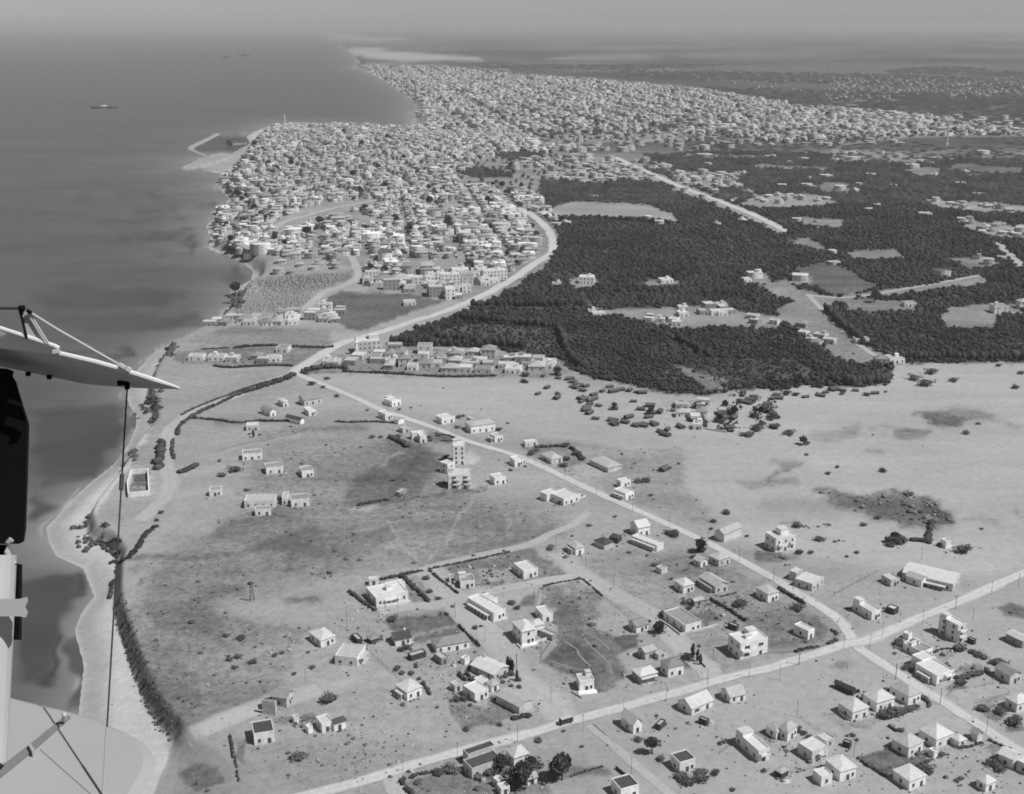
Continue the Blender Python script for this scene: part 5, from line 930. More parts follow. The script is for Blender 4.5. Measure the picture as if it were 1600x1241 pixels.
house('E', (1002,985),(1060,902),(650,800), 4.6, 'gablex', rm='rwhite', wall='pale', label='very long white-roofed factory hall with shaded side on the dunes', ref='the long factory hall', rise=1.6, name='factory_hall', cat='factory hall', extra=(('porch', 'l', .75, 3.0),))
house('E', (742,950),(792,922),(650,885), 4.0, 'gablex', label='small gabled workshop with bright white front before the long factory hall', rise=1.6, name='workshop', cat='workshop', ref='the gabled workshop')
house('E', (487,945),(562,930),(378,905), 3.6, 'flat', wall='pale', rm='rwhite', label='flat white house with dark left side and one dark doorway, left of the workshop', ref='the flat workshop house')
house('E', (327,1225),(402,1205),(145,1138), 4.2, 'flat', label='long white house with half-built room on its roof above the crossroads', ref='the crossroads long house', extra=(('stair', -.5, .6, 3, 4, 2.4),))
house('E', (512,1180),(552,1160),(455,1150), 2.8, 'flat', wall='darkwall', rm='rwhite', label='dark shed with white roof behind the crossroads long house', name='shed', cat='shed', win=False)
house('E', (945,627),(985,618),(938,610), 4.0, 'flat', label='tiny bright white pump house on the edge of the dark hollow', name='pump_house', cat='pump house', win=False, dmin=4)
house('L', (948,400),(1024,378),(728,310), 8.6, 'flat', 3, label='three-storey block with great shaded blank side wall near the side road', ref='the blank-sided block', name='apartment_building', cat='apartment block', extra=(('groove', .15), ('balcony', 0, 4, 1), ('balcony', 0, 4, 2), ('stair', -.3, .6, 3, 3, 2)))
house('L', (622,562),(715,520),(458,455), 3.6, 'flat', rm='rtile', label='unfinished grey-roofed house with white parapet walls below the side road', ref='the unfinished house', extra=(('stair', -.4, .3, 3.6, 1.0, 1.8), ('stair', .6, .5, 1.0, 3.6, 1.6)))
house('L', (485,372),(520,352),(440,345), 2.6, 'flat', label='tiny white slab shed behind the unfinished house', name='shed', cat='shed', win=False, dmin=2.5)
house('L', (752,812),(912,757),(535,690), 4.6, 'flat', label='rambling white house with dark porch and columns beside the road', ref='the rambling white house', extra=(('wing', 3, 9, 8, 6, 4.8, 'flat'), ('porch', 'l', .6, 2), ('balcony', 2, 5, .7)))
house('L', (1457,802),(1562,770),(1310,715), 4.4, 'gablex', wall='pale', rm='rtile', label='grey gabled house with black left wall at the right edge', ref='the grey gabled house', rise=1.7)
house('L', (1575,452),(1650,425),(1400,380), 4.0, 'gablex', rm='rwhite', wall='greywall', label='house with bright roof and grey side right of the blank-sided block', ref='the bright-roofed edge house', rise=1.0)
house('L', (1522,1070),(1660,1025),(1402,1005), 4.2, 'hip', rm='rwhite', label='white hip-roofed house cut by the right edge above the road', ref='the right-edge hip house', rise=2.0)
house('M', (167,467),(300,420),(60,375), 4.4, 'hip', rm='rwhite', label='white house with pyramid roof, lowest left of the three pyramid roofs', ref='the three pyramid roofs', rise=2.5)
house('M', (367,390),(515,340),(262,305), 4.4, 'hip', rm='rwhite', label='white house with pyramid roof, middle of the three in a row', rise=2.3)
house('M', (632,337),(735,295),(492,235), 4.4, 'hip', rm='rpale', label='white house with pyramid roof, nearest the road of the three', rise=2.3)
house('M', (170,255),(192,240),(20,185), 2.6, 'gablex', wall='darkwall', rm='rdark', label='long black tarred hut behind the three pyramid roofs', name='hut', cat='hut', rise=1.2, win=False, ref='the long black hut')
house('M', (632,770),(755,705),(497,685), 4.4, 'hip', rm='rpale', label='hip-roofed house at the edge of a dark square field', ref='the field-edge house', rise=2.4)
house('M', (862,698),(1000,640),(705,608), 4.4, 'hip', rm='rwhite', label='largest hip-roofed house with jutting porch right of the field-edge house', ref='the jutting-porch house', rise=2.8, extra=(('wing', 5.5, -6.5, 4, 4, 3.2, 'hip'),))
house('M', (640,1045),(775,992),(510,945), 4.2, 'hip', rm='rwhite', label='pale house with low roof below the dark square field', ref='the low-roofed house', rise=1.2)
house('M', (1277,1060),(1357,1025),(1190,1010), 3.6, 'hip', rm='rwhite', label='small white house with pointed roof near the bottom right corner', ref='the small pointed house', rise=1.8)
house('M', (1500,868),(1562,812),(1395,800), 4.4, 'gablex', rm='rwhite', label='white gabled house below the road at the right edge', ref='the right-edge gabled house', rise=1.6)
house('M', (1640,925),(1700,880),(1560,850), 4.0, 'flat', wall='pale', label='pale house half outside the right edge beside the gabled house')
house('M', (1205,640),(1250,622),(1150,605), 3.2, 'gablex', label='tiny white hut with steep gable at the road edge', name='hut', cat='hut', rise=1.8, win=False)
house('M', (845,775),(878,760),(815,755), 2.6, 'flat', label='small white cube outhouse below the jutting-porch house', name='outhouse', cat='outhouse', win=False, dmin=2.6)
house('N', (217,420),(390,342),(105,345), 3.4, 'gable', rm='rwhite', label='long pale gabled house with black triangular end, left of two on the sand', ref='the black-ended gabled house', rise=2.8, style='w')
house('N', (537,320),(665,285),(440,255), 3.2, 'gable', rm='rpale', label='pale gabled house with dark end, right of two on the sand', ref='the right gabled sand house', rise=2.6)
house('N', (770,810),(860,785),(560,645), 4.8, 'flat', label='long stepped white house with shaded left side on the open sand', ref='the long stepped house', extra=(('stair', 0, .65, 5, 4, 1.6), ('balcony', 0, 4, .6)))
house('N', (1012,635),(1092,580),(950,590), 4.4, 'hip', rm='rpale', label='white house with peaked roof right of its lower twin', ref='the peaked twin', rise=2.4)
house('N', (920,617),(962,598),(840,560), 3.4, 'hip', rm='rpale', wall='white', label='lower twin with dark side left of the peaked house', name='house', rise=1.2)
house('N', (1217,810),(1352,750),(1085,735), 4.4, 'flat', wall='pale', rm='rwhite', label='pale flat house with black left wall and awning below the twins', ref='the awning house', extra=(('porch', 'f', .3, 2), ('wing', 9, 2, 5, 5, 3.4, 'flat')))
house('N', (1450,970),(1582,932),(1280,878), 4.6, 'hip', rm='rwhite', label='white L-shaped house with notched front at the bottom of the track', ref='the L-shaped house', rise=1.2, extra=(('wing', -9.5, -1.5, 5, 5, 4.0, 'flat'),))
house('N', (962,950),(1022,917),(905,930), 2.8, 'hip', wall='darkwall', rm='rpale', label='small hut with hipped roof left of the L-shaped house', name='hut', cat='hut', win=False)
for z, a, b_, c, lab in (('N', (338,508),(350,498),(292,465), 'small shed with shade-dark walls below the black-ended gabled house'), ('M', (145,697),(160,680),(105,650), 'small shed with shade-dark walls above the L-shaped house'), ('L', (1112,420),(1130,410),(1062,385), 'small shed with shade-dark walls right of the blank-sided block'), ('O', (1340,545),(1385,500),(1318,520), 'small dark lean-to right of the tent-roofed house')):
    house(z, a, b_, c, 2.2, 'flat', wall='darkwall', rm='rpale', label=lab, name='shed', cat='shed', win=False, dmin=2.2)  # dark walls carry the shade of the sheds' sunless side

# houses read straight from the photograph at the edge of the towns: the landmarks
house(None, (560,554),(596,552),(553,548), 11, 'flat', 3, wall='pale', label='large four-square stone building beside the white minaret at the road fork', ref='the minaret', dmin=16, name='mosque', cat='mosque', extra=(('stair', .5, .4, 8, 7, 3),))
def prop(name, label, cat, px, py, parts, group=None, rz=0.0):
    g = G(px, py); root = empty(name, tuple(g), rz); tag(root, label, cat, group)
    for n, b, m in parts: b.build(n, M[m], root)
    return root
prop('minaret', 'slim white minaret in front of the stone building at the road fork', 'minaret', 557, 554, [('shaft', MB().tube([(0,0,-1),(0,0,14)], [1.5, 1.2], 10), 'white'), ('gallery', MB().tube([(0,0,10.5),(0,0,11)], 2.0, 10), 'white'), ('cap', MB().tube([(0,0,14.01),(0,0,15.2),(0,0,17)], [1.35, .9, .05], 10), 'pale')])
prop('minaret', 'tall pale minaret rising from the old town near its tip', 'minaret', 445, 195, [('shaft', MB().tube([(0,0,-1),(0,0,22)], [2.4, 2.0], 10), 'pale'), ('gallery', MB().tube([(0,0,17),(0,0,18)], 3.2, 10), 'pale'), ('cap', MB().tube([(0,0,22.01),(0,0,25),(0,0,28)], [2.2, 1.4, .1], 10), 'pale')])
prop('water_tower', 'white round water tower standing in the crowded town', 'water tower', 640, 252, [('shaft', MB().tube([(0,0,-1),(0,0,12)], [4.5, 4.2], 12), 'white'), ('tank', MB().tube([(0,0,12.01),(0,0,17)], 5.0, 12), 'white'), ('cap', MB().tube([(0,0,17.01),(0,0,18.4)], [5.1, .4], 12), 'rwhite')])
prop('chimney', 'tall slim factory chimney among the far groves on the right', 'chimney', 1479, 228, [('shaft', MB().tube([(0,0,-1),(0,0,44)], [2.6, 1.6], 10), 'pale'), ('base', MB().box(-4,4,-4,4,-1,6), 'pale')])
prop('chimney', 'shorter pale chimney beside the round factory behind the town', 'chimney', 905, 228, [('shaft', MB().tube([(0,0,-1),(0,0,26)], [2.2, 1.4], 10), 'pale'), ('base', MB().box(-3,3,-3,3,-1,5), 'pale')])
REF += [('the water tower', 640, 250, G(640, 252)[:2]), ('the old town minaret', 445, 193, G(445, 195)[:2]), ('the sandy gap in the town', 500, 330, G(500, 330)[:2]), ('the cemetery', 470, 445, G(470, 445)[:2]), ('the ploughed field', 600, 485, G(600, 485)[:2]),
        ('the town road bend', 864, 388, G(864, 388)[:2]), ('the cliff row', 340, 500, G(340, 500)[:2]), ('the wall-side bay', 395, 425, G(395, 425)[:2]), ('the grove clearing', 1090, 488, G(1090, 488)[:2]), ('the grove track', 1270, 520, G(1270, 520)[:2]),
        ('the sand edge of the groves', 1375, 566, G(1375, 566)[:2]), ('the pale square in town', 640, 415, G(640, 415)[:2]), ('the dune camp', 950, 640, G(950, 640)[:2]), ('the dune compound', 1090, 655, G(1090, 655)[:2]), ('the fork of the road', 465, 580, G(465, 580)[:2])]

# ------------------------------------------------------------------ single town houses: the 190 that show largest
SHELL = {}
cnt = {}
for i in range(N_SOLO):
    x, y, w, d, st, rot, tone, rnd = TP[i]; st = int(st); h = 3.4 * st + .5
    g = np.array([x, y]); j = min(range(len(REF)), key=lambda q: (REF[q][1] - TPX[i]) ** 2 + ((REF[q][2] - TPY[i]) * 2.2) ** 2); ref = REF[j][0]
    wall = 'white' if tone > .52 else 'pale' if tone > .43 else 'greywall'; b = MB(); r_ = MB()
    root = empty('house', (x, y, TZ[i]), rot)
    if rnd > .3: ring_wall(b, w, d, -1.2, h + .4, .25, h - .1); flat_roof(r_, w - .5, d - .5, h); rf = 'flat-roofed'; rm = 'rwhite' if rnd > .62 else 'rpale' if rnd > .4 else 'rtile'
    else: gable_wall(b, w, d, -1.2, h, 0.0); hip_roof(r_, w, d, h, min(w, d) * .25); rf = 'hip-roofed'; rm = 'rtile' if rnd < .17 else 'rpale'
    b.build('wall', M[wall], root); r_.build('roof', M[rm], root); openings(root, w, d, h, st, 'n', i)
    if rf == 'flat-roofed' and i % 3 == 0: MB().box(-1.6, 1.6, -1.4, 1.4, 0, 2.4).build('stair_room', M[wall], root, (w * .18, d * .15, h + .01))
    words_ = '%s %s %s house' % ({'white': 'bright', 'pale': 'pale', 'greywall': 'grey'}[wall], {1: 'one-storey', 2: 'two-storey', 3: 'three-storey', 4: 'four-storey'}[st], rf)
    cnt.setdefault((words_, ref), []).append((float(np.hypot(*(g - REF[j][3]))), root))
for (words_, ref), q in cnt.items():
    for n, (_, root) in enumerate(sorted(q, key=lambda e: e[0])):
        tag(root, '%s, %s such house to %s' % (words_, ordinal(n), ref), 'house', 'houses on the edge of the towns')

# ------------------------------------------------------------------ trees and bushes, one by one
def crown_mesh(name, n, seed, squash=.8, mat='leaf', sp=1.0):
    """a crown of many leaf sprays through an uneven volume"""
    r2 = np.random.default_rng(seed); c = np.clip(r2.normal(0, 1, (8, 3)), -1.3, 1.3) * (.3 * sp, .3 * sp, .2) + (0, 0, .48); c[0] = (0, 0, .5); v = []; f = []; cr = r2.uniform(.22, .42, 8); cr[0] = .5
    for i in range(n):
        j = r2.integers(0, 8) if i % 3 else 0; q = c[j] + (lambda d: d / np.linalg.norm(d) * cr[j] * r2.uniform(.75, 1.08))(r2.normal(0, 1, 3)) * (1, 1, squash)
        q[2] = max(q[2], .04); a = r2.normal(0, 1, 3); a /= np.linalg.norm(a); b_ = np.cross(a, r2.normal(0, 1, 3)); b_ /= np.linalg.norm(b_); s = r2.uniform(.07, .13)
        o = len(v); v += [tuple(q + a * s), tuple(q + b_ * s * .8), tuple(q - a * s), tuple(q - b_ * s * .8), tuple(q + np.cross(a, b_) * s * .7)]; f += [(o, o+1, o+4), (o+1, o+2, o+4), (o+2, o+3, o+4), (o+3, o, o+4)]
    me = bpy.data.meshes.new(name); me.from_pydata(v, [], f); me.materials.append(M[mat]); return me
CROWNS = [crown_mesh('crown', 420, 40 + i) for i in range(4)]
BUSHES = [crown_mesh('foliage', 320, 60 + i, .6, 'bushm', 1.2) for i in range(4)]
TALL = crown_mesh('crown', 300, 81, 1.0)
TRUNK = MB().tube([(0,0,-.3),(.05,0,.5),(0,.05,1)], [.11, .085, .06], 6).tube([(0,.03,.7),(.25,.1,1.15)], [.05, .03], 5).tube([(0,.03,.75),(-.2,.2,1.2)], [.05, .03], 5).mesh('trunk', M['bark'])
STEMS = MB().tube([(0,0,-.2),(.15,0,.5)], [.07, .03], 5).tube([(0,0,-.2),(-.12,.1,.45)], [.06, .03], 5).mesh('stem', M['bark'])
plants = []
def plant(px, py, size, kind='bush', tall=1.0, seed=None, loc=None):
    g = np.array(loc) if loc is not None else G(px, py); seed = seed or int(px * 3 + py * 5); rz = (seed * 37 % 628) / 100
    if kind == 'tree':
        root = empty('tree', tuple(g), rz); hgt = size * .35 * tall
        t = link('trunk', TRUNK, root); t.scale = (size * .3, size * .3, hgt + size * .15); c = link('crown', CROWNS[seed % 4], root, (0, 0, hgt)); c.scale = (size * .5, size * .5, size * .55 * tall)
    elif kind == 'cypress':
        root = empty('cypress', tuple(g), rz); t = link('trunk', TRUNK, root); t.scale = (size * .2, size * .2, size * .5); c = link('crown', TALL, root, (0, 0, .2)); c.scale = (size * .22, size * .22, size * 1.0)
    else:
        root = empty('bush', tuple(g), rz); t = link('stem', STEMS, root); t.scale = (size * .5, size * .5, size * .45 * tall); c = link('foliage', BUSHES[seed % 4], root); c.scale = (size * .5, size * .5, size * .5 * tall)
    plants.append((root, kind, px, py, size, g)); return root
# px, py, width in metres
BUSH = [('Z',(1085,995),13),('Z',(1025,1018),9),('Z',(745,1188),6),('Z',(725,1225),5),('Z',(735,880),6),('Z',(1300,1130),6),('Z',(690,665),9),('Z',(715,690),8),('Z',(1365,765),5),('J',(938,515),12),('J',(1420,545),11),('J',(745,622),4),('J',(625,60),10),('J',(555,118),6),('J',(228,185),6),('J',(265,730),9),('J',(180,655),5),('J',(500,960),9),
 ('J',(365,295),4),('J',(520,540),6),('J',(480,500),6),('G',(290,300),5),('G',(405,232),6),('G',(270,360),4),('G',(572,420),4),('G',(1010,560),8),('G',(1105,558),6),('G',(990,335),10),('G',(1175,455),9),('G',(1545,328),6),('G',(1400,590),4),('G',(190,545),9),
 ('E',(535,580),18),('E',(590,560),9),('E',(480,605),9),('E',(1080,655),14),('E',(900,600),7),('E',(1245,465),4),('E',(378,375),7),('E',(262,432),6),('E',(600,265),6),('E',(735,325),7),('E',(640,180),7),('E',(660,385),4),('E',(765,375),5),('E',(760,565),8),('E',(800,570),8),('E',(210,665),5),
 ('V',(1090,572),16),('V',(1145,600),18),('V',(1165,543),16),('V',(1270,580),12),('V',(1555,612),10),('V',(1480,510),8),('V',(1580,545),9),('V',(945,998),8),('V',(595,870),8),('V',(590,920),5),('V',(690,1008),6),('V',(735,978),5),('V',(1385,778),6),('V',(1330,822),9),('V',(220,1192),8),('V',(160,1230),6),('V',(510,825),13),('V',(440,795),12),('V',(365,805),14),('V',(355,745),13),('V',(345,665),16),('V',(410,720),20),('V',(440,750),13),('V',(435,665),9),('V',(390,780),9),('V',(870,645),9),('V',(755,640),8),('V',(500,640),12),('V',(540,645),9),('V',(250,735),10),('V',(200,770),12),('V',(330,832),13),('V',(300,830),9),('V',(240,800),9),('V',(955,630),5),
 ('O',(328,635),5),('O',(1160,628),6),('O',(1350,790),6),('O',(540,550),3),('O',(1520,945),9),('O',(300,850),10),('O',(690,680),3),('O',(1330,520),5),('O',(1380,498),4),('P',(372,442),4),('P',(1180,610),4),('P',(660,460),3),('P',(1500,745),5),('P',(1105,848),4),('P',(440,175),5),('P',(365,180),5),('P',(320,145),6),('P',(900,650),5),('P',(880,395),6),('P',(820,400),6),('P',(1000,1050),7),('P',(1090,1010),9),('P',(1180,960),8),('P',(1280,1020),9),('P',(780,995),10),('P',(660,1010),8),('P',(500,1085),6),
 ('Q',(790,448),5),('Q',(640,500),4),('Q',(930,722),12),('Q',(690,1205),10),('Q',(590,1160),5),('Q',(170,360),9),('Q',(100,385),8),('Q',(285,408),10),('Q',(140,450),7),('Q',(480,345),8),('Q',(540,325),7),('Q',(200,205),12),('Q',(70,185),8),('Q',(755,320),3),('N',(130,940),9),('N',(200,990),9),('N',(300,950),10),('N',(410,910),6),('N',(290,905),8),('N',(460,655),4),('N',(505,640),4),('N',(560,1045),4),('N',(815,885),4),('N',(1150,570),5),('N',(1190,605),5),('N',(1100,550),5),
 ('M',(480,415),11),('M',(560,400),10),('M',(430,420),9),('M',(640,380),7),('M',(700,355),6),('M',(1070,685),5),('M',(1340,830),8),('M',(1400,870),8),('M',(1510,485),11),('M',(1400,395),9),('M',(1250,375),8),('M',(180,590),4),('M',(210,625),3),('M',(575,548),5),('M',(790,880),9),('M',(1040,965),4),('M',(1080,950),4),('M',(910,755),5),('L',(975,470),11),('L',(1095,490),6),('L',(1160,525),8),('L',(1220,553),6),('L',(1300,590),6),('L',(1365,612),10),('L',(455,650),6),('L',(355,505),3),('L',(600,690),5),('L',(510,650),8),('L',(860,640),6),('L',(820,520),4),('L',(1200,1045),8),('L',(390,420),10),('L',(990,795),9),
 ('C',(1245,395),6),('C',(1310,385),6),('C',(1390,350),4),('C',(1110,495),10),('C',(1045,500),8),('C',(1155,612),5),('C',(360,650),7),('C',(380,680),5),('C',(160,270),10),('C',(200,240),8),('C',(460,315),9),('C',(540,270),11),('C',(450,200),10),('C',(290,320),8),('C',(430,370),9),('C',(590,310),8),('C',(640,865),5),('C',(855,790),4),('C',(500,950),3),('C',(320,1060),8),('C',(1350,950),11),('C',(1300,930),8),
 ('A',(910,175),8),('A',(790,220),10),('A',(880,245),7),('A',(995,320),7),('A',(740,128),9),('A',(330,560),5),('A',(265,635),4),('A',(1250,435),5),('A',(1510,432),5),('A',(40,985),7),('A',(1500,660),8),('A',(1360,660),6),('A',(1290,662),7),('A',(350,640),4),('A',(520,1175),6),('A',(245,1105),5),('A',(15,860),5),('A',(1520,1150),6),('A',(1460,1020),7),
 ('B',(340,430),5),('B',(440,415),4),('B',(520,392),2),('B',(835,495),8),('B',(870,485),6),('B',(825,580),7),('B',(1165,600),8),('B',(1245,545),4),('B',(705,250),3),('B',(725,830),8),('B',(715,1050),7),('B',(730,925),6),('B',(590,665),7),('B',(470,650),6),('B',(600,690),6),('B',(1270,935),5),('B',(1395,150),13),('B',(1380,200),10),('B',(1540,155),8),
 ('H',(410,425),3),('H',(720,295),7),('H',(750,405),6),('H',(825,460),5),('H',(1135,705),5),('H',(1100,1035),6),('H',(1430,1090),6),('H',(1390,1110),5),('H',(1340,1115),5),('H',(1490,1140),5),('H',(1360,1155),4),('H',(1430,1190),4),('H',(1500,1200),4),('H',(560,870),7),('H',(510,890),6),('H',(480,1050),5),('H',(525,1080),4),('H',(1430,500),7),('H',(1480,540),6),('H',(640,1025),4),('H',(440,640),9),('H',(1180,690),3)]
TREES = [('O',(525,955),13,1.0),('O',(470,945),9,.9),('O',(1270,735),9,.9),('P',(1360,1120),12,1.0),('P',(1310,1140),8,.9),('P',(1440,955),6,.9),('O',(185,1030),12,.9),('O',(20,880),9,.9),('J',(265,745),8,.9),('C',(1570,1080),9,.9),('J',(610,75),9,1),('E',(520,575),10,.7),('X',(1270,710),8,.8),('X',(1440,730),8,.8),('X',(1010,550),11,.7),('V',(905,215),16,.9),('F',(515,250),20,.9),('D',(545,425),8,1),('D',(620,475),9,.9),('D',(580,490),7,.9),('D',(500,530),8,.9),('D',(540,270),8,.9),('D',(1200,720),9,.7)]
for z, p, s in BUSH: q = zp(z, [p])[0]; plant(q[0], q[1], s * (.55 if z == 'Q' and p[0] < 600 else .85), 'bush', .7)
for z, p, s, t in TREES: q = zp(z, [p])[0]; plant(q[0], q[1], s, 'tree', t)
for z, p, s in (('A',(300,660),6),('H',(1440,1070),6),('H',(1410,1050),5),('H',(1480,1140),5),('I',(95,1000),6),('I',(70,985),6),('J',(545,950),7),('J',(585,980),6),('J',(610,1005),5)): q = zp(z, [p])[0]; plant(q[0], q[1], s, 'cypress')
# dark clumps of trees between the town houses
r2 = np.random.default_rng(303); tx, ty = r2.uniform(340, 870, 900), r2.uniform(205, 450, 900); kk = inside(tx, ty, TOWN_POLY) & (r2.uniform(0, 1, 900) < .13 + .0 * tx)
for h in TOWN_HOLES: kk &= ~inside(tx, ty, h)
hand = [(612,292),(616,286),(595,212),(640,212),(600,215),(710,250),(704,248),(553,215),(770,292),(408,338),(415,345),(425,340),(400,345),(395,348),(385,270),(390,268),(430,298),(425,292),(790,346),(640,340),(445,385),(690,395),(385,310)]
road_w = [([tuple(v) for v in ground([a for a, _ in rq], [b_ for _, b_ in rq])[:, :2]], rw) for rq, rw in ROADS_W]
for x_, y_ in hand + list(zip(tx[kk], ty[kk]))[:45]:
    g = G(float(x_), float(y_))
    if any(edge_dist(np.array([g[0]]), np.array([g[1]]), c, False)[0] < rw + 3 for c, rw in road_w): continue
    plant(float(x_), float(y_), 11 + 8 * ((x_ * 7) % 1), 'tree', .95)
cnt = {}
for root, kind, px, py, size, g in plants:
    j = min(range(len(REF)), key=lambda q: (REF[q][1] - px) ** 2 + ((REF[q][2] - py) * 1.6) ** 2); cnt.setdefault((kind, 'small' if size < 5.5 else 'mid-sized' if size < 9.5 else 'large', REF[j][0]), []).append((float(np.hypot(*(g[:2] - np.array(REF[j][3]))) ), root))
for (kind, sz, ref), q in cnt.items():
    for n, (_, root) in enumerate(sorted(q, key=lambda e: e[0])): tag(root, '%s dark %s, %s such %s to %s' % (sz, kind, ordinal(n), kind, ref), kind, {'bush': 'bushes on the sand and in gardens', 'tree': 'trees among the houses', 'cypress': 'garden cypresses'}[kind])

# ------------------------------------------------------------------ hedges, garden walls, wire fences
def hedge(z, pts, w, h, label, seed):
    pts = zp(z, pts) if z else pts; c = px_line(pts, 1.2); L = np.concatenate([[0], np.cumsum(np.linalg.norm(np.diff(c, axis=0), axis=1))]); s = np.arange(0, L[-1] + .1, max(.9, w * .45)); r2 = np.random.default_rng(seed)
    x = np.interp(s, L, c[:, 0]) + r2.normal(0, w * .12, len(s)); y = np.interp(s, L, c[:, 1]) + r2.normal(0, w * .12, len(s)); q = r2.uniform(.65, 1.25, len(s)); k = r2.uniform(0, 1, len(s)) > .06; x, y, q = x[k], y[k], q[k]
    g = np.array([x[0], y[0], float(height(x[0], y[0]))]); V, F = spread_crowns(x - g[0], y - g[1], height(x, y) - g[2] - .1, w * .62 * q, h * q, *T_near, seed)
    tag(link('hedge', big_mesh('hedge', V, F, M['leaf']), None, tuple(g)), label, 'hedge', 'hedges along roads and gardens')
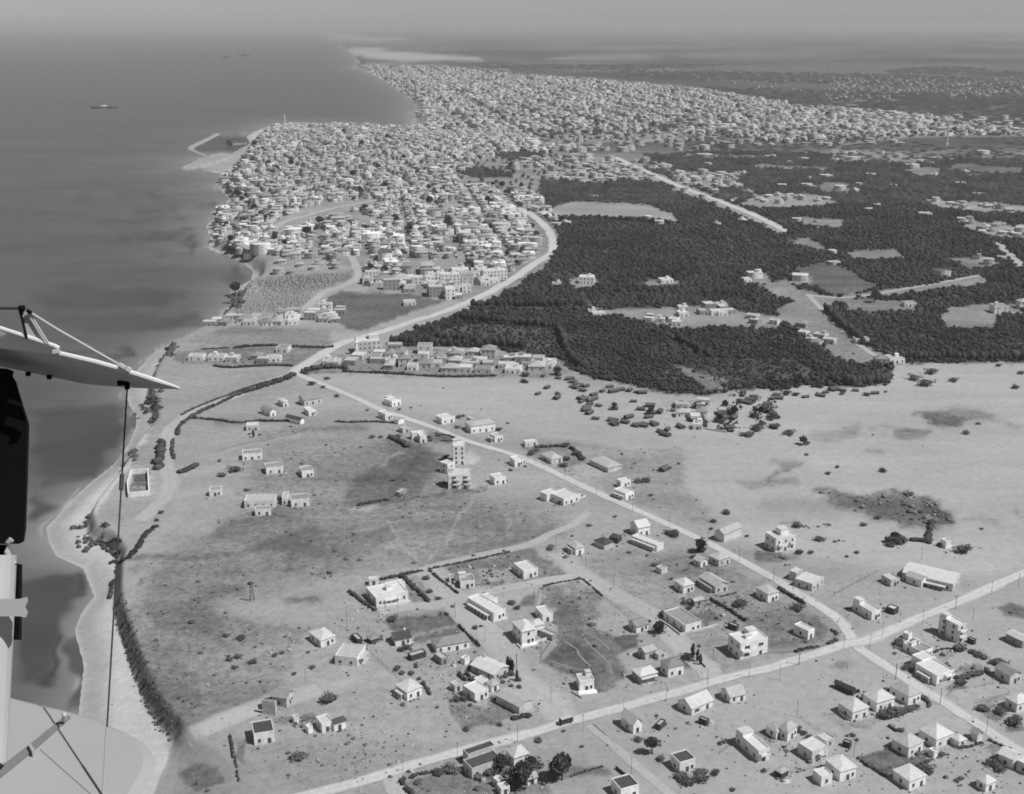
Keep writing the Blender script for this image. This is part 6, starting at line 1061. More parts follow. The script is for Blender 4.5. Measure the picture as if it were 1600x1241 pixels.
hd = [('Z', [(1355,555),(1300,580),(1200,610),(1090,645)], 4, 3, 'thick dark hedge along the right side of the coast road near the fork'), ('Z', [(1080,650),(1000,690),(920,725),(850,770),(825,800),(820,830)], 2.6, 2, 'thinner hedge curving down the right side of the coast road'),
 ('Z', [(1300,565),(1150,610),(1000,665),(900,705),(840,735)], 1.8, 1.5, 'low hedge along the left side of the coast road'), ('Z', [(800,850),(795,900),(805,940)], 2, 1.6, 'short hedge inside the bend of the coast road'), ('Z', [(745,860),(740,910),(738,985)], 5, 2.6, 'thick dark hedge left of the coast road above the walled ruin'),
 ('Z', [(830,1000),(870,990),(910,965)], 3.5, 1.8, 'short dark hedge right of the coast road'), ('Z', [(880,750),(1000,760),(1100,772),(1200,765),(1340,765)], 2, 1.6, 'long dark hedge leading to the black barn'), ('A', [(980,530),(1100,535),(1250,530),(1400,535),(1460,540)], 1.8, 1.4, 'broken hedge continuing the line towards the verge house'),
 ('Z', [(1395,540),(1450,525),(1530,518),(1600,520)], 5, 3.5, 'thick hedge along the field right of the road fork'), ('X', [(20,535),(120,540),(250,545),(400,556),(560,560),(730,555)], 2.6, 2, 'long hedge below the settlement row'), ('F', [(500,578),(600,568),(750,562),(900,570),(1060,575),(1120,572)], 2.4, 2, 'long dark hedge across the field behind the cliff houses'), ('F', [(300,585),(400,580),(480,575)], 1.6, 1.2, 'thin broken hedge on the cliff top field'),
 ('F', [(380,690),(480,700),(620,692),(760,686),(865,690)], 2.4, 1.8, 'dark hedge in front of the cliff gardens'), ('F', [(870,745),(830,765),(780,790)], 4, 2.6, 'short thick hedge end at the fork'), ('B', [(260,665),(330,690),(420,740)], 3.4, 2.4, 'dark hedge curving down the slope left of the garden house'),
 ('H', [(515,268),(600,350),(680,420),(745,485)], 2.2, 1.8, 'dark hedge on the right of the large walled white house'), ('H', [(340,300),(510,268),(600,245),(690,225)], 1.8, 1.5, 'hedge behind the large walled white house'), ('H', [(90,400),(150,450),(230,510),(300,555)], 1.6, 1.4, 'hedge on the left of the large walled white house'),
 ('H', [(755,210),(900,180),(1100,140),(1300,95),(1420,70)], 1.3, 1.0, 'low hedge along the narrow lane above the dark plot'), ('H', [(750,225),(830,290),(900,345),(985,415)], 1.3, 1.1, 'low hedge on the lane side of the roof-room house'), ('H', [(1000,690),(1080,770),(1165,855)], 1.4, 1.2, 'low hedge at the end of the dark garden plots'),
 ('J', [(1262,378),(1350,430),(1475,500)], 1.6, 1.8, 'straight dark hedge along the road above the squat cube house'), ('J', [(700,462),(780,515),(860,560),(985,645)], 1.5, 1.5, 'straight dark hedge across the scrubby plot'), ('J', [(290,595),(360,640),(435,695)], 2.4, 2.6, 'dark hedge against the side of the very long grey house'), ('J', [(760,445),(850,425),(920,408)], 1.0, .9, 'thin hedge below the long gabled house'),
 ('K', [(240,522),(330,500),(420,485)], 1.8, 1.0, 'low hedge strip along the road before the crossroads'), ('K', [(500,460),(570,430)], 1.8, 1.0, 'tiny hedge strip in the angle of the crossroads'), ('K', [(530,350),(575,385)], 2.0, 1.1, 'low hedge curve inside the crossroads bend'), ('K', [(800,890),(900,865),(1010,840),(1090,825)], 1.4, 1.2, 'dark hedge behind the three pyramid roofs'), ('K', [(940,1080),(1050,1060),(1130,1030),(1210,1000)], 2.6, 1.8, 'dark ragged hedge in front of the three pyramid roofs'),
 ('K', [(1275,905),(1350,960),(1330,985)], 2.0, 1.4, 'dark hedge at the road end of the three pyramid roofs'), ('K', [(715,870),(760,850),(830,890),(790,920),(730,900)], 1.2, 1.2, 'square hedge round a little yard by the long black hut'), ('L', [(910,730),(1000,745),(1100,715),(1240,675)], 2.4, 1.8, 'dark hedge right of the rambling white house'), ('L', [(740,490),(800,462),(900,455),(960,470)], 1.2, .9, 'curved low hedge behind the rambling white house'),
 ('M', [(205,770),(300,840),(450,928)], 1.2, 1.2, 'dark hedge on the left edge of the dark square field'), ('M', [(700,845),(760,825),(830,790)], 1.2, 1.2, 'dark hedge on the right edge of the dark square field'), ('M', [(1080,690),(1150,680),(1260,645)], 1.2, 1.0, 'low hedge leading to the tiny steep-gabled hut'), ('M', [(1310,625),(1400,665),(1480,700)], 1.2, 1.0, 'low hedge beside the road near the right edge'),
 ('P', [(355,1085),(400,1130),(440,1179)], 1.6, 1.6, 'dark hedge on the corner of the bottom garden'), ('P', [(380,1060),(500,1020),(640,1000),(780,970)], 1.4, 1.3, 'hedge along the road side of the bottom garden'), ('P', [(840,185),(880,230),(950,235),(1020,275)], 1.6, 1.6, 'oval garden hedge beside the big pale hall'), ('P', [(900,180),(940,215),(1000,260)], 1.2, 1.5, 'short straight hedge inside the oval garden'), ('P', [(540,265),(575,310),(600,355)], 1.4, 1.4, 'curved dark hedge behind the broad white house'), ('P', [(1300,550),(1440,520)], 2.4, 1.0, 'low hedge in front of the long shed by the bus'),
 ('O', [(600,925),(720,885),(860,845)], .9, .8, 'thin hedge line crossing the sandy plot near the big tree'), ('I', [(375,300),(500,270),(690,240)], 1.0, .9, 'low hedge along the lane at the top of the dark field'), ('I', [(700,245),(860,385)], 1.0, .9, 'low hedge down the right side of the dark field'), ('C', [(200,212),(330,205),(430,205)], 2, 1.8, 'hedge at the back of the walled grove'), ('C', [(490,215),(540,260),(580,310)], 2.6, 2, 'hedge on the right of the walled grove'),
 ('B', [(650,650),(720,640),(790,660),(780,690),(690,690)], 1.4, 1.2, 'hedge round the dark garden left of the road by the tower'), ('B', [(0,1225),(120,1200),(230,1185)], 2.4, 1.4, 'dark scrub line along the foot of the ravine slope'), ('D', [(470,600),(550,610),(610,610)], 3, 2, 'hedge in front of the dune compound'), ('D', [(330,460),(355,520),(375,585)], 3.4, 3, 'tall dark hedge splitting the dune compound'), ('E', [(1330,170),(0,0)], 1, 1, None), ('E', [(680,555),(760,565),(820,580)], 3, 1.6, 'dark hedge at the foot of the dark hollow'), ('E', [(840,400),(815,480),(795,560)], 3, 1.6, 'dark strip of growth running down from the hollow'),
 ('Y', [(590,155),(630,110),(660,60),(715,5)], 3.2, .9, 'tapering dark strip of growth on the plateau near the beach'), ('Y', [(470,70),(475,105),(510,130),(560,125)], 1.8, 1.2, 'curving row of bushes at the plateau edge by the beach'), ('Y', [(470,65),(520,75),(560,80)], 1.6, 1.2, 'upper row of bushes at the plateau edge'), ('Y', [(505,180),(540,175),(570,165)], 1.8, 1.2, 'small bush row on the plateau edge below the others'), ('Y', [(520,260),(512,300),(506,340)], 2.0, 1.1, 'short ragged bush row on the bluff top over the beach'), ('Y', [(1060,975),(1080,1060),(1100,1180)], .8, .9, 'thin line of growth beside the black-roofed shore house')]
for i, (z, pts, w, h, lab) in enumerate(hd):
    if lab: hedge(z, pts, w, h, lab, 500 + i)
def wall_run(z, pts, h, t, label, mat='stone', cat='garden wall', name='garden_wall'):
    c = px_line(zp(z, pts) if z else pts, 1.5, True); g = np.array([c[0][0], c[0][1], float(height(*c[0]))]); b = MB(); d = np.gradient(c, axis=0); d /= np.linalg.norm(d, axis=1)[:, None]; n = np.stack([-d[:, 1], d[:, 0]], -1) * t / 2; z_ = height(c[:, 0], c[:, 1]) - g[2]; v = []; f = []
    for i, p in enumerate(c): q = p - g[:2]; v += [(*(q - n[i]), z_[i] - .5), (*(q - n[i]), z_[i] + h), (*(q + n[i]), z_[i] + h), (*(q + n[i]), z_[i] - .5)]
    for i in range(len(c) - 1): a = 4 * i; f += [(a, a+4, a+5, a+1), (a+1, a+5, a+6, a+2), (a+2, a+6, a+7, a+3)]
    f += [(0,1,2,3), (len(v)-1, len(v)-2, len(v)-3, len(v)-4)]; b.add(v, f); tag(b.build(name, M[mat], None, tuple(g)), label, cat, 'garden walls')
for z, pts, h, t, lab, m_ in (('Z', [(608,1008),(685,1003),(690,1105),(595,1115),(590,1060),(608,1008)], 3.0, .7, 'pale wall round the dark roofless ruin above the beach', 'white'), ('Z', [(612,1062),(688,1062)], 2.4, .6, 'cross wall inside the roofless ruin above the beach', 'stone'), ('I', [(150,790),(180,820),(300,775),(400,740)], 1.1, .35, 'low white wall round the tall hipped house', 'white'),
  ('J', [(270,640),(350,690),(440,760),(620,715),(750,680)], 1.0, .35, 'low wall round the very long grey house', 'pale'), ('L', [(350,445),(470,480),(600,575),(750,815),(930,770)], 1.0, .35, 'low wall in front of the rambling white house', 'pale'), ('M', [(50,380),(90,425),(165,468)], 1.0, .3, 'low white wall beside the left pyramid roof', 'white'), ('I', [(600,1180),(690,1235)], .9, .3, 'low wall along the lane by the terrace house', 'pale'),
  ('H', [(310,530),(450,510),(590,485)], 1.2, .35, 'low front wall of the large walled white house', 'white'), ('H', [(1280,655),(1400,622)], 1.0, .35, 'low wall below the long veranda house', 'white'), ('O', [(970,862),(1050,925)], 1.4, .3, 'dark plank wall behind the bottom-edge house', 'darkwall'), ('Q', [(100,1010),(115,1100),(130,1200)], 1.1, .3, 'dark fence left of the black-roofed shore house', 'darkwall'), ('M', [(470,505),(540,555)], 1.0, .8, 'low dark trough on the sand behind the field-edge house', 'darkwall'),
  ('J', [(600,980),(650,1030)], .8, .25, 'broken plank fence at the roadside beside the bushes', 'wood'), ('D', [(60,440),(200,450),(330,465)], 1.6, .5, 'pale wall of the dune compound', 'pale'), ('D', [(240,575),(360,590),(560,620)], 1.4, .5, 'front wall of the dune compound', 'pale')): wall_run(z, pts, h, t, lab, m_)
# shore bluff: a broken face of earth and rock, and its boulders
rb = np.random.default_rng(44); bl = px_line([(266,1152),(250,1140),(225,1100),(207,1050),(193,1010),(184,980),(178,952)], 1.5); nb = 300; ii = rb.integers(0, len(bl), nb); bx_, by_ = bl[ii, 0] + rb.choice([1.2, 4.6], nb) + rb.normal(0, .7, nb), bl[ii, 1] + rb.normal(0, 1.6, nb)
V, F = spread_crowns(bx_, by_, height(bx_, by_) - .4, rb.uniform(.3, 1.25, nb), rb.uniform(.4, 1.5, nb), *blob(5, [(0, .9), (.6, .8)]), 45, .3); tag(link('bluff_rocks', big_mesh('bluff_rocks', V, F, M['loess'])), kind='stuff')
rk = [(137,842),(150,850),(133,820),(236,640),(240,655),(233,628),(262,556),(268,545),(368,470),(372,462),(366,478),(204,712)]
g = ground([p[0] for p in rk], [p[1] for p in rk]); nb = 12 * len(rk); o_ = np.repeat(np.arange(len(rk)), 12); sc_ = np.clip(g[o_, 1] / 700, 1, 3); bx_, by_ = g[o_, 0] + rb.normal(0, 2.5, nb) * sc_, g[o_, 1] + rb.normal(0, 6, nb) * sc_
V, F = spread_crowns(bx_, by_, height(bx_, by_) - .5, rb.uniform(1, 2.6, nb) * sc_, rb.uniform(1, 3, nb) * sc_, *blob(5, [(0, .9), (.6, .8)]), 46, .3); tag(link('shore_rocks', big_mesh('shore_rocks', V, F, M['loess'])), kind='stuff')

# wire fences round the plots: thin posts and two wires
def fence(z, pts, label):
    c = px_line(zp(z, pts), 4.0, True); g = np.array([c[0][0], c[0][1], float(height(*c[0]))]); hz_ = height(c[:, 0], c[:, 1]) - g[2]; root = empty('wire_fence', tuple(g)); tag(root, label, 'fence', 'wire fences round the plots'); b = MB()
    for p, h in zip(c, hz_): q = p - g[:2]; link('post', POSTM, root, (q[0], q[1], h))
    for lv in (.6, 1.2): b.tube([(*(p - g[:2]), h + lv) for p, h in zip(c, hz_)], .035, 4)
    b.build('wire', M['wire'], root)
POSTM = MB().tube([(0,0,-.4),(0,0,1.35)], .075, 5).mesh('post', M['wood'])
for z, pts, lab in (('I', [(370,300),(350,940),(640,1060)], 'wire fence along the left side of the big dark field'), ('I', [(440,750),(350,890),(640,1150)], 'wire fence following the wide lane past the big dark field'), ('I', [(860,385),(1080,560),(1290,680)], 'wire fence behind the cottages along the narrow lane'), ('H', [(210,860),(400,1040),(520,1150)], 'wire fence running down from the wide-porch house'), ('H', [(400,610),(880,580),(1170,860)], 'wire fence round the dark garden plots'), ('H', [(600,780),(1000,690)], 'wire fence between the two dark garden plots'),
  ('N', [(560,650),(450,740)], 'short wire fence left of the long stepped house'), ('N', [(820,880),(1050,900),(1270,850)], 'wire fence between the small hut and the awning house'), ('M', [(-60,420),(90,395)], 'wire fence round the plot left of the three pyramid roofs'), ('K', [(270,1080),(420,1180),(560,1240)], 'wire fence along the track below the plot of faint scrub'), ('K', [(690,1140),(900,1090)], 'wire fence below the left pyramid roof'), ('J', [(500,200),(620,140)], 'wire fence above the fenced plot of the cottages'),
  ('J', [(1060,600),(1250,560),(1400,545)], 'wire fence across the plot of the road-bend house'), ('L', [(870,900),(960,950)], 'short wire fence beside the road at the vegetable plots'), ('L', [(1130,830),(1300,790)], 'wire fence below the grey gabled house'), ('P', [(750,340),(780,520),(900,660)], 'wire fence on the left of the rough plot by the notched house'), ('P', [(1130,380),(1290,540)], 'wire fence along the wall of the long shed by the bus'), ('E', [(20,1010),(380,820)], 'faint wire fence crossing the sand above the crossroads'), ('C', [(1180,1180),(1400,1130),(1500,1120)], 'wire fence at the top of the cottage plots')): fence(z, pts, lab)
# stones, crates and litter of the yards
def litter():
    r2 = np.random.default_rng(71); X = []; Y = []
    for root, c, w, d in HOUSES:
        if c[1] > 760: continue
        n = r2.integers(10, 34); a = r2.uniform(0, 6.28, n); q = (max(w, d) * .62 + r2.exponential(4.5, n)); X.append(c[0] + q * np.cos(a)); Y.append(c[1] + q * np.sin(a))
    for z, p, n, sp in (('P', (870,150), 130, 9), ('P', (900,430), 90, 8), ('I', (760,500), 120, 9), ('J', (620,520), 90, 8), ('P', (80,900), 170, 12), ('H', (340,640), 110, 9), ('H', (1250,260), 90, 7), ('P', (1200,1080), 120, 10), ('N', (1050,800), 70, 7), ('Q', (1000,1060), 130, 12), ('L', (800,600), 110, 9), ('M', (1100,850), 90, 10), ('J', (1150,640), 120, 14), ('C', (300,300), 90, 10), ('C', (560,400), 60, 9), ('Q', (200,380), 200, 26), ('A', (1150,900), 160, 40), ('D', (500,500), 160, 20)):
        g = G(*zp(z, [p])[0]); X.append(g[0] + r2.normal(0, sp, n)); Y.append(g[1] + r2.normal(0, sp * 1.3, n))
    x, y = np.concatenate(X), np.concatenate(Y); n = len(x); q = r2.lognormal(-1.05, .5, n); V, F = spread_crowns(x, y, height(x, y) - .06, q, q * r2.uniform(.5, 1.4, n), *blob(4, [(0, .9), (.6, .85)]), 72, .25); k = len(V) // n
    tag(link('yard_litter', big_mesh('yard_litter', V, F, M['town'], tone=np.repeat(np.where(r2.uniform(0, 1, n) < .72, r2.uniform(.07, .18, n), r2.uniform(.32, .5, n)), k))), kind='stuff')
litter()

# ------------------------------------------------------------------ poles along the roads
POLE = MB().tube([(0,0,-1),(0,0,7.6)], [.1, .07], 6).mesh('shaft', M['pole']); ARM = MB().box(-.6, .6, -.05, .05, 0, .1).mesh('cross_arm', M['pole']); INS = MB().tube([(0,0,0),(0,0,.18)], .06, 6).mesh('insulator', M['glass'])
poles = [('K',[(630,505),(255,630),(1285,300),(950,400),(1560,170),(845,510),(1060,750),(1432,970)]),('O',[(1035,410),(1390,300),(698,545),(430,310),(152,640),(1100,905)]),('N',[(350,230),(695,100),(950,125),(1095,430)]),('J',[(715,970),(1430,1010),(665,1165),(930,150),(1218,305)]),('P',[(825,890),(372,985),(1325,745),(1320,130)]),('M',[(530,120),(900,320),(1285,560),(180,760)]),
         ('I',[(720,170),(950,320),(145,1000)]),('H',[(965,610),(490,560),(1215,810),(1475,1050),(65,640)]),('C',[(440,480),(703,600),(190,350),(1003,735),(1310,880),(365,1060),(615,1200)]),('B',[(655,610),(812,670),(1050,1030)]),('G',[(245,480),(505,620),(790,790)]),('E',[(742,725),(1325,1010),(1025,1135),(1550,945),(395,1010),(1170,1240)]),('Q',[(732,580),(1078,110),(95,590)]),('A',[(540,800),(218,950),(558,745)]),('V',[(835,495),(850,440)])]
pl = []
for z, q in poles:
    for p in zp(z, q): pl.append((p, G(*p)))
cnt = {}
for p, g in pl:
    root = empty('telegraph_pole', tuple(g), 1.05 if abs(p[0] - 1100) < 900 else 0); link('shaft', POLE, root); a = link('cross_arm', ARM, root, (0, .12, 7.0)); link('insulator', INS, a, (-.5, 0, .101)); link('insulator', INS, a, (.5, 0, .101))
    j = min(range(len(REF)), key=lambda q: (REF[q][1] - p[0]) ** 2 + ((REF[q][2] - p[1]) * 1.6) ** 2); cnt.setdefault(REF[j][0], []).append((float(np.hypot(*(g[:2] - np.array(REF[j][3])))), root))
for ref, q in cnt.items():
    for n, (_, root) in enumerate(sorted(q, key=lambda e: e[0])): tag(root, 'thin wooden telegraph pole, %s pole to %s' % (ordinal(n), ref), 'telegraph pole', 'telegraph poles along the roads')
# lattice mast on the open plateau
g = G(394, 939); root = empty('lattice_mast', tuple(g)); tag(root, 'slender dark lattice mast alone on the scrubby plateau', 'mast'); H_ = 10.5
for sx in (-1, 1):
    for sy in (-1, 1): MB().tube([(sx*1.1, sy*1.1, -.5), (sx*.22, sy*.22, H_)], .11, 5).build('leg', M['steel'], root)
for k in range(5):
    a, c = 1.1 - .88 * k / 5, 1.1 - .88 * (k + 1) / 5; z0, z1 = H_ * k / 5, H_ * (k + 1) / 5; b = MB()
    for q in range(4): ca, sa = math.cos(q * math.pi / 2), math.sin(q * math.pi / 2); rt = lambda X, Y, Z: (X * ca - Y * sa, X * sa + Y * ca, Z); b.tube([rt(-a, -a, z0), rt(c, -c, z1)], .05, 4); b.tube([rt(-c, -c, z1), rt(c, -c, z1)], .05, 4)
    b.build('brace', M['steel'], root)

# ------------------------------------------------------------------ bedouin-style huts of the dune camp
hut_px = zp('X', [(1010,640),(1005,660),(960,612),(918,640),(1130,668),(1175,645),(1160,672),(1265,630),(1300,622),(1250,608),(1375,632),(1400,636),(1270,710),(1360,675),(1440,730),(1395,712),(1185,755),(1265,765),(1320,772),(1370,788),(1410,778),(1455,780),(1010,552),(860,585),(1480,725),(1340,625),(1215,628),(1500,990),(1115,660),(1140,605)])
hr = np.random.default_rng(12)
for poly, n in (([(850,578),(900,588),(1000,612),(1060,640),(1040,682),(960,668),(880,625)], 26), ([(1150,612),(1250,608),(1390,606),(1395,622),(1250,632),(1150,640)], 14), ([(1040,625),(1150,635),(1145,672),(1045,668)], 16)):
    k = 0
    while k < n:
        p = (hr.uniform(840, 1400), hr.uniform(570, 690))
        if inside(np.array([p[0]]), np.array([p[1]]), poly)[0]: hut_px.append(p); k += 1
HW = MB(); gable_wall(HW, 5.4, 3.4, -.6, 1.7, .9); HWm = HW.mesh('wall', M['darkwall']); HR = MB(); gable_roof(HR, 5.4, 3.4, 1.7, .9, .35); HRm = HR.mesh('roof', M['wood']); HDm = MB().box(-.5, .5, -.05, 0, 0, 1.5).mesh('door', M['door'])
hc = G(950, 640); q = []
for i, (x_, y_) in enumerate(hut_px):
    g = G(x_, y_); root = empty('hut', tuple(g), (i * 2.3) % 2.4 - 1.2); s = .8 + .5 * ((i * 37) % 10) / 10; root.scale = (s, s * .95, s * .95); link('wall', HWm, root); link('roof', HRm, root); link('door', HDm, root, (.4, -1.703, 0)); q.append((float(np.hypot(*(g - hc)[:2])), root))
for n, (_, root) in enumerate(sorted(q, key=lambda e: e[0])): tag(root, 'low dark gabled hut of the dune camp, %s to its middle' % ordinal(n), 'hut', 'huts of the dune camp')

# ------------------------------------------------------------------ bus on the road
g = G(884, 1130); c2 = np.array(G(905, 1124)) - g; bus = empty('bus', (g[0], g[1], g[2] + .1), math.atan2(c2[1], c2[0])); tag(bus, 'small dark bus with a pale roof driving on the white road', 'bus')
b = MB(); b.add([(-2.6,-1.05,.5),(2.9,-1.05,.5),(2.9,1.05,.5),(-2.6,1.05,.5),(-2.6,-1.05,1.5),(2.9,-1.05,1.5),(2.9,1.05,1.5),(-2.6,1.05,1.5),(-2.5,-1,2.45),(2.8,-1,2.45),(2.8,1,2.45),(-2.5,1,2.45)], [(0,1,5,4),(1,2,6,5),(2,3,7,6),(3,0,4,7),(4,5,9,8),(5,6,10,9),(6,7,11,10),(7,4,8,11),(3,2,1,0),(8,9,10,11)]); b.build('body', M['darkwall'], bus)
MB().box(-2.35, 2.65, -.92, .92, 2.453, 2.6).build('roof', M['rwhite'], bus); b = MB(); b.add([(-3.7,-.62,.5),(-2.603,-.7,.5),(-2.603,.7,.5),(-3.7,.62,.5),(-3.7,-.5,1.25),(-2.603,-.62,1.45),(-2.603,.62,1.45),(-3.7,.5,1.25)], [(0,1,5,4),(1,2,6,5),(2,3,7,6),(3,0,4,7),(4,5,6,7),(3,2,1,0)]); b.build('bonnet', M['darkwall'], bus)
for sy in (-1, 1):
    for i in range(4): MB().box(-1.9 + i * 1.2, -1.0 + i * 1.2, -.02, .02, 1.55, 2.2).build('window', M['glass'], bus, (0, sy * 1.05, 0))
    for x_ in (-2.9, 1.7): MB().tube([(x_, sy * .8, .42), (x_, sy * 1.08, .42)], .42, 12).build('wheel', M['black'], bus)
    MB().tube([(-3.72, sy * .4, .95), (-3.8, sy * .4, .95)], .13, 8).build('headlight', M['glass'], bus)

# ------------------------------------------------------------------ ships in the roadstead
def ship(px, py, L, label, sup):
    p = at_z(px, py, 0.0); root = empty('ship', (p[0], p[1], 0), R(4)); tag(root, label, 'ship', 'ships anchored off the town'); w = L * .07; b = MB(); st_ = [(-.5, .7, .06), (-.42, 1, .05), (.3, 1, .05), (.44, .55, .06), (.5, .04, .075)]; v = []; f = []
    for x_, k, h in st_: v += [(x_*L, -w*k*.8, -1), (x_*L, -w*k, h*L), (x_*L, w*k, h*L), (x_*L, w*k*.8, -1)]
    for i in range(4): a = 4*i; f += [(a, a+4, a+5, a+1), (a+1, a+5, a+6, a+2), (a+2, a+6, a+7, a+3)]
    f += [(0,1,2,3)]; b.add(v, f); b.build('hull', M['hull'], root); hh = .052 * L
    o = MB().box(-.12*L, .1*L, -w*.7, w*.7, hh, hh + .04*L).box(-.06*L, .06*L, -w*.5, w*.5, hh + .04*L, hh + .065*L).build('superstructure', M['white' if sup else 'steel'], root); MB().tube([(-.02*L, 0, hh + .066*L), (-.03*L, 0, hh + .13*L)], .018*L, 8).build('funnel', M['hull'], root)
    for x_ in (-.3, .3): MB().tube([(x_*L, 0, hh - 1), (x_*L, 0, hh + .16*L)], .006*L, 6).build('mast', M['steel'], root)
ship(163, 169, 88, 'dark steamer with white superstructure, nearest of the anchored ships', True); ship(318, 86, 95, 'faint dark ship far out, leftmost of the three small ones', False); ship(352, 90, 100, 'faint dark ship far out, middle and lowest of the three small ones', False); ship(382, 87, 120, 'faint dark ship far out, rightmost of the three small ones', False)

# ------------------------------------------------------------------ breakwater and quay sheds of the harbour
c = smooth_line(at_z([339, 322, 301, 297, 304, 322], [209, 218, 228, 233, 237, 245], 2.0), 8.0); b = MB(); d = np.gradient(c, axis=0); d /= np.linalg.norm(d, axis=1)[:, None]; n = np.stack([-d[:, 1], d[:, 0]], -1); v = []; f = []; g0 = c[0]
for i, p in enumerate(c):
    q = p - g0; jt = rb.uniform(.85, 1.15)
    for o_, z_ in ((-10*jt, -2), (-4.5*jt, 3.2*jt), (4.5, 3.2*jt), (10*jt, -2)): v.append((*(q + n[i] * o_), z_))
for i in range(len(c) - 1): a = 4*i; f += [(a, a+4, a+5, a+1), (a+1, a+5, a+6, a+2), (a+2, a+6, a+7, a+3)]
f += [(0,1,2,3), (len(v)-1, len(v)-2, len(v)-3, len(v)-4)]; b.add(v, f); tag(b.build('breakwater', M['stone'], None, (g0[0], g0[1], 0)), 'long pale stone breakwater bending round the old harbour basin', 'breakwater')
for i, (a, b_, c_, lab) in enumerate((((1070,660),(1105,672),(1045,640), 'dark harbour warehouse, farther of two beside the basin'), ((1045,668),(1075,676),(1025,652), 'dark harbour warehouse, nearer of two beside the basin'))): house('S', a, b_, c_, 9, 'gablex', wall='greywall', rm='rdark', label=lab, name='warehouse', cat='warehouse', win=False, dmin=20)
for a, b_, c_, lab in (((1050,1150),(1150,1175),(1040,1135), 'long dark-fronted shed on the shore below the town, larger of two'), ((1255,1160),(1290,1175),(1245,1150), 'small dark shed on the shore below the town, smaller of two')): house('S', a, b_, c_, 6, 'gable', wall='greywall', rm='rpale', label=lab, name='warehouse', cat='warehouse', win=False, dmin=10)

# ------------------------------------------------------------------ the biplane the picture was taken from: wing tips, struts and wires
plane = empty('biplane', tuple(near_pt(120, 800, 6.0))); tag(plane, 'wing tips, struts and bracing wires of the photographing biplane at left', 'biplane'); PO = np.array(plane.location)
def rel(p): return tuple(np.array(p) - PO)
NP = lambda x, y, d: np.array(rel(near_pt(x, y, d)))
# upper wing: tapering panel seen from below; leading edge near, trailing edge farther and lower in the picture
top = [(-260,470),(-120,500),(0,529),(45,541),(90,553),(150,567),(188,578),(244,596),(270,604),(281,608)]; bot = [(-260,530),(-120,552),(0,573),(45,582),(75,588),(131,600),(188,605),(235,607.5),(268,608),(281,608.5)]
def panel(top, bot, dt, db, back, name, mat, end=1.0):
    b = MB(); v = []; n_ = len(top)
    for i, ((x1, y1), (x2, y2)) in enumerate(zip(top, bot)):
        a, c = NP(x1, y1, dt), NP(x2, y2, db); r_ = a + PO - np.array([0, 0, HC]); r_ = r_ / np.linalg.norm(r_); k = back * (end + (1 - end) * (n_ - 1 - i) / (n_ - 1)); m_ = a * .55 + c * .45
        v += [a, m_ - r_ * k * .12, c, m_ * .6 + c * .4 + r_ * k * .55, a * .7 + m_ * .3 + r_ * k]
    f = [(0,1,2,3,4), tuple(5 * (n_ - 1) + q for q in (4,3,2,1,0))]
    for i in range(n_ - 1):
        for k in range(5): f.append((i*5 + k, (i+1)*5 + k, (i+1)*5 + (k+1) % 5, i*5 + (k+1) % 5))
    b.add(v, f); return b.build(name, M[mat], plane)
panel(top, bot, 5.55, 6.1, .1, 'upper_wing', 'under', .1)
MB().tube([NP(x, y - 1, 5.53) for x, y in top[4:]], [.013]*4 + [.008, .005], 8).build('leading_edge', M['edge'], plane)
tp = [(-260,440),(-120,478),(0,513),(43,527),(86,541),(92,545)]; bt = [(-260,496),(-120,523),(0,544),(43,549),(82,553),(90,552)]
panel(tp, bt, 5.5, 5.54, .03, 'aileron', 'under', .5); MB().tube([NP(x, y, 5.45) for x, y in tp], .011, 8).build('aileron_edge', M['edge'], plane); MB().tube([NP(84, 552, 5.45), NP(93, 550, 5.45)], .016, 8).build('hinge', M['strut'], plane)
b = MB(); v = [NP(x, y, d) for d in (5.45, 5.51) for x, y in ((31,484),(41,484),(66,536),(43,531))]; b.add(v, [(0,1,2,3),(7,6,5,4),(0,4,5,1),(1,5,6,2),(2,6,7,3),(3,7,4,0)]); kp = b.build('control_horn', M['strut'], plane); MB().tube([NP(31, 484, 5.44), NP(42, 530, 5.44)], .006, 6).build('horn_edge', M['black'], plane); MB().tube([NP(43, 490, 5.44), NP(73, 538, 5.44)], .004, 6).build('horn_stay', M['wirel'], plane); MB().tube([NP(47, 490, 5.44), NP(77, 539, 5.44)], .004, 6).build('horn_stay', M['wirel'], plane)
MB().tube([NP(30, 482, 5.43), NP(38, 482, 5.43)], .014, 8).build('pulley', M['black'], plane); MB().tube([NP(-200, 481, 5.43), NP(30, 482, 5.43)], .006, 6).build('push_rod', M['wire'], plane); MB().tube([NP(45, 487, 5.43), NP(90, 515, 5.45), NP(188, 571, 5.5)], .0058, 6).build('bracing_wire', M['wirel'], plane); MB().tube([NP(186, 570, 5.5), NP(196, 576, 5.5)], .012, 6).build('wire_fitting', M['strut'], plane); MB().tube([NP(198, 577, 5.52), NP(204, 580, 5.52)], .015, 6).build('wire_fitting', M['strut'], plane); MB().tube([NP(42, 485, 5.43), NP(50, 490, 5.43)], .008, 6).build('wire_fitting', M['black'], plane)
for x, y in ((44, 584), (77, 589)): MB().tube([NP(x - 3, y, 6.0), NP(x + 3, y + .5, 6.0)], .012, 6).build('hinge', M['black'], plane)
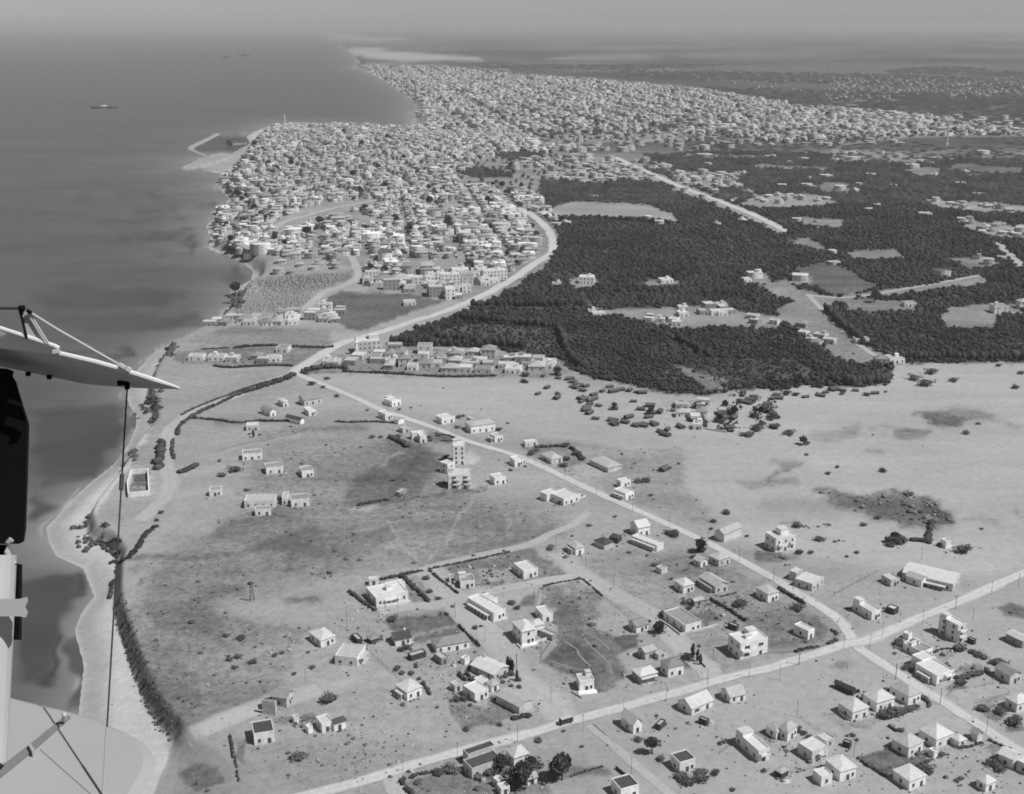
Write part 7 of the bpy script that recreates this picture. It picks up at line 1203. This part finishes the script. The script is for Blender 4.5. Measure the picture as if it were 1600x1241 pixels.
# lower wing seen from above, with rounded tip
dl = 5.4; zl = near_pt(160, 1241, dl)[2]; out = [(-420,1000),(-200,1038),(0,1086),(21,1092),(70,1104),(98,1110),(119,1116),(149,1124),(175,1136),(201,1147),(224,1162),(236,1174),(244,1190),(240,1207),(231,1227),(220,1246),(190,1300),(140,1350),(40,1400),(-150,1450),(-420,1480)]
p = at_z([a for a, _ in out], [c for _, c in out], zl); cen = p.mean(0); b = MB(); n_ = len(p); v = [(*q, zl) for q in p] + [(*(cen + (q - cen) * .9), zl + .02) for q in p] + [(*(cen + (q - cen) * .9), zl - .07) for q in p]; v = [rel(q) for q in v]
f = [(i, (i+1) % n_, n_ + (i+1) % n_, n_ + i) for i in range(n_)] + [((i+1) % n_, i, 2*n_ + i, 2*n_ + (i+1) % n_) for i in range(n_)] + [tuple(range(n_, 2*n_)), tuple(range(3*n_ - 1, 2*n_ - 1, -1))]; b.add(v, f); b.build('lower_wing', M['dope'], plane)
def strip(pts, z1, z2, name, mat): q = at_z([a for a, _ in pts], [c for _, c in pts], z2); k = len(q); bb = MB(); bb.add([rel((*e, z1)) for e in q] + [rel((*e, z2)) for e in q], [(i, (i+1) % k, k + (i+1) % k, k + i) for i in range(k)] + [tuple(range(k, 2*k))]); return bb.build(name, M[mat], plane)
strip([(-10,1206),(45,1164),(104,1116),(110,1120),(52,1172),(-10,1222)], zl + .012, zl + .03, 'wing_band', 'bandm'); strip([(44,1163),(47,1161),(54,1170),(50,1174)], zl + .02, zl + .053, 'band_clip', 'dope'); strip([(62,1171),(63,1170.4),(142,1240.4),(141,1241)], zl + .018, zl + .022, 'wing_seam', 'bandm'); MB().tube([rel((*at_z(100, 1122, zl + .06), zl + .05)), rel((*at_z(101, 1119, zl + .08), zl + .09))], .012, 8).build('stud', M['strut'], plane)
# long wire from the upper wing to the lower, with its turnbuckle and bracket
w1, w2 = NP(199, 602, 5.9), np.array(rel((*at_z(161, 1240, zl + .03), zl + .03))); MB().tube([w1, w2], .0042, 6).build('landing_wire', M['wire'], plane); MB().tube([w1 + (w2 - w1) * .235, w1 + (w2 - w1) * .275], .011, 8).build('turnbuckle', M['wire'], plane); MB().tube([w1 + (w2 - w1) * .85, w2], .0055, 8).build('wire_sleeve', M['dope'], plane); MB().tube([NP(184, 599, 5.88), NP(202, 598, 5.88)], .013, 6).tube([NP(198, 596, 5.88), NP(199, 608, 5.89)], .013, 6).build('wing_bracket', M['black'], plane)
# strut at the left edge: black fairing above, leg below made pale to imitate a light leak, white clamp between
def prism(poly, d0, d1, name, mat, bev=.35):
    k = len(poly); cx = sum(a for a, _ in poly) / k; v = [NP(x, y, (d0 + d1) / 2) for x, y in poly] + [NP(cx + (x - cx) * (1 - bev), y, d0) for x, y in poly] + [NP(cx + (x - cx) * (1 - bev), y, d1) for x, y in poly]; bb = MB(); bb.add(v, [(i, (i+1) % k, k + (i+1) % k, k + i) for i in range(k)] + [((i+1) % k, i, 2*k + i, 2*k + (i+1) % k) for i in range(k)] + [tuple(range(k, 2*k)), tuple(range(3*k - 1, 2*k - 1, -1))]); return bb.build(name, M[mat], plane)
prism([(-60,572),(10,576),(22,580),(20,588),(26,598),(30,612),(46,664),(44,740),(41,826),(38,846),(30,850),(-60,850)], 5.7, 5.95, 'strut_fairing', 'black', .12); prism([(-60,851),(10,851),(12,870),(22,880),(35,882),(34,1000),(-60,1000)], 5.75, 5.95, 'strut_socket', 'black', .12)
MB().tube([NP(-12, 868, 5.6), NP(-16, 1000, 5.55), NP(-22, 1190, 5.5)], [.105, .10, .09], 20).build('interplane_strut', M['strut'], plane); prism([(-60,936),(30,936),(43,933),(44,940),(40,949),(44,958),(41,965),(30,963),(-60,964)], 5.42, 5.48, 'strut_clamp', 'strut', .05)
MB().tube([NP(24, 882, 5.6), NP(15, 876, 5.6), NP(11, 862, 5.6), NP(13, 848, 5.6), NP(18, 843, 5.6)], .014, 8).build('hook', M['dope'], plane)
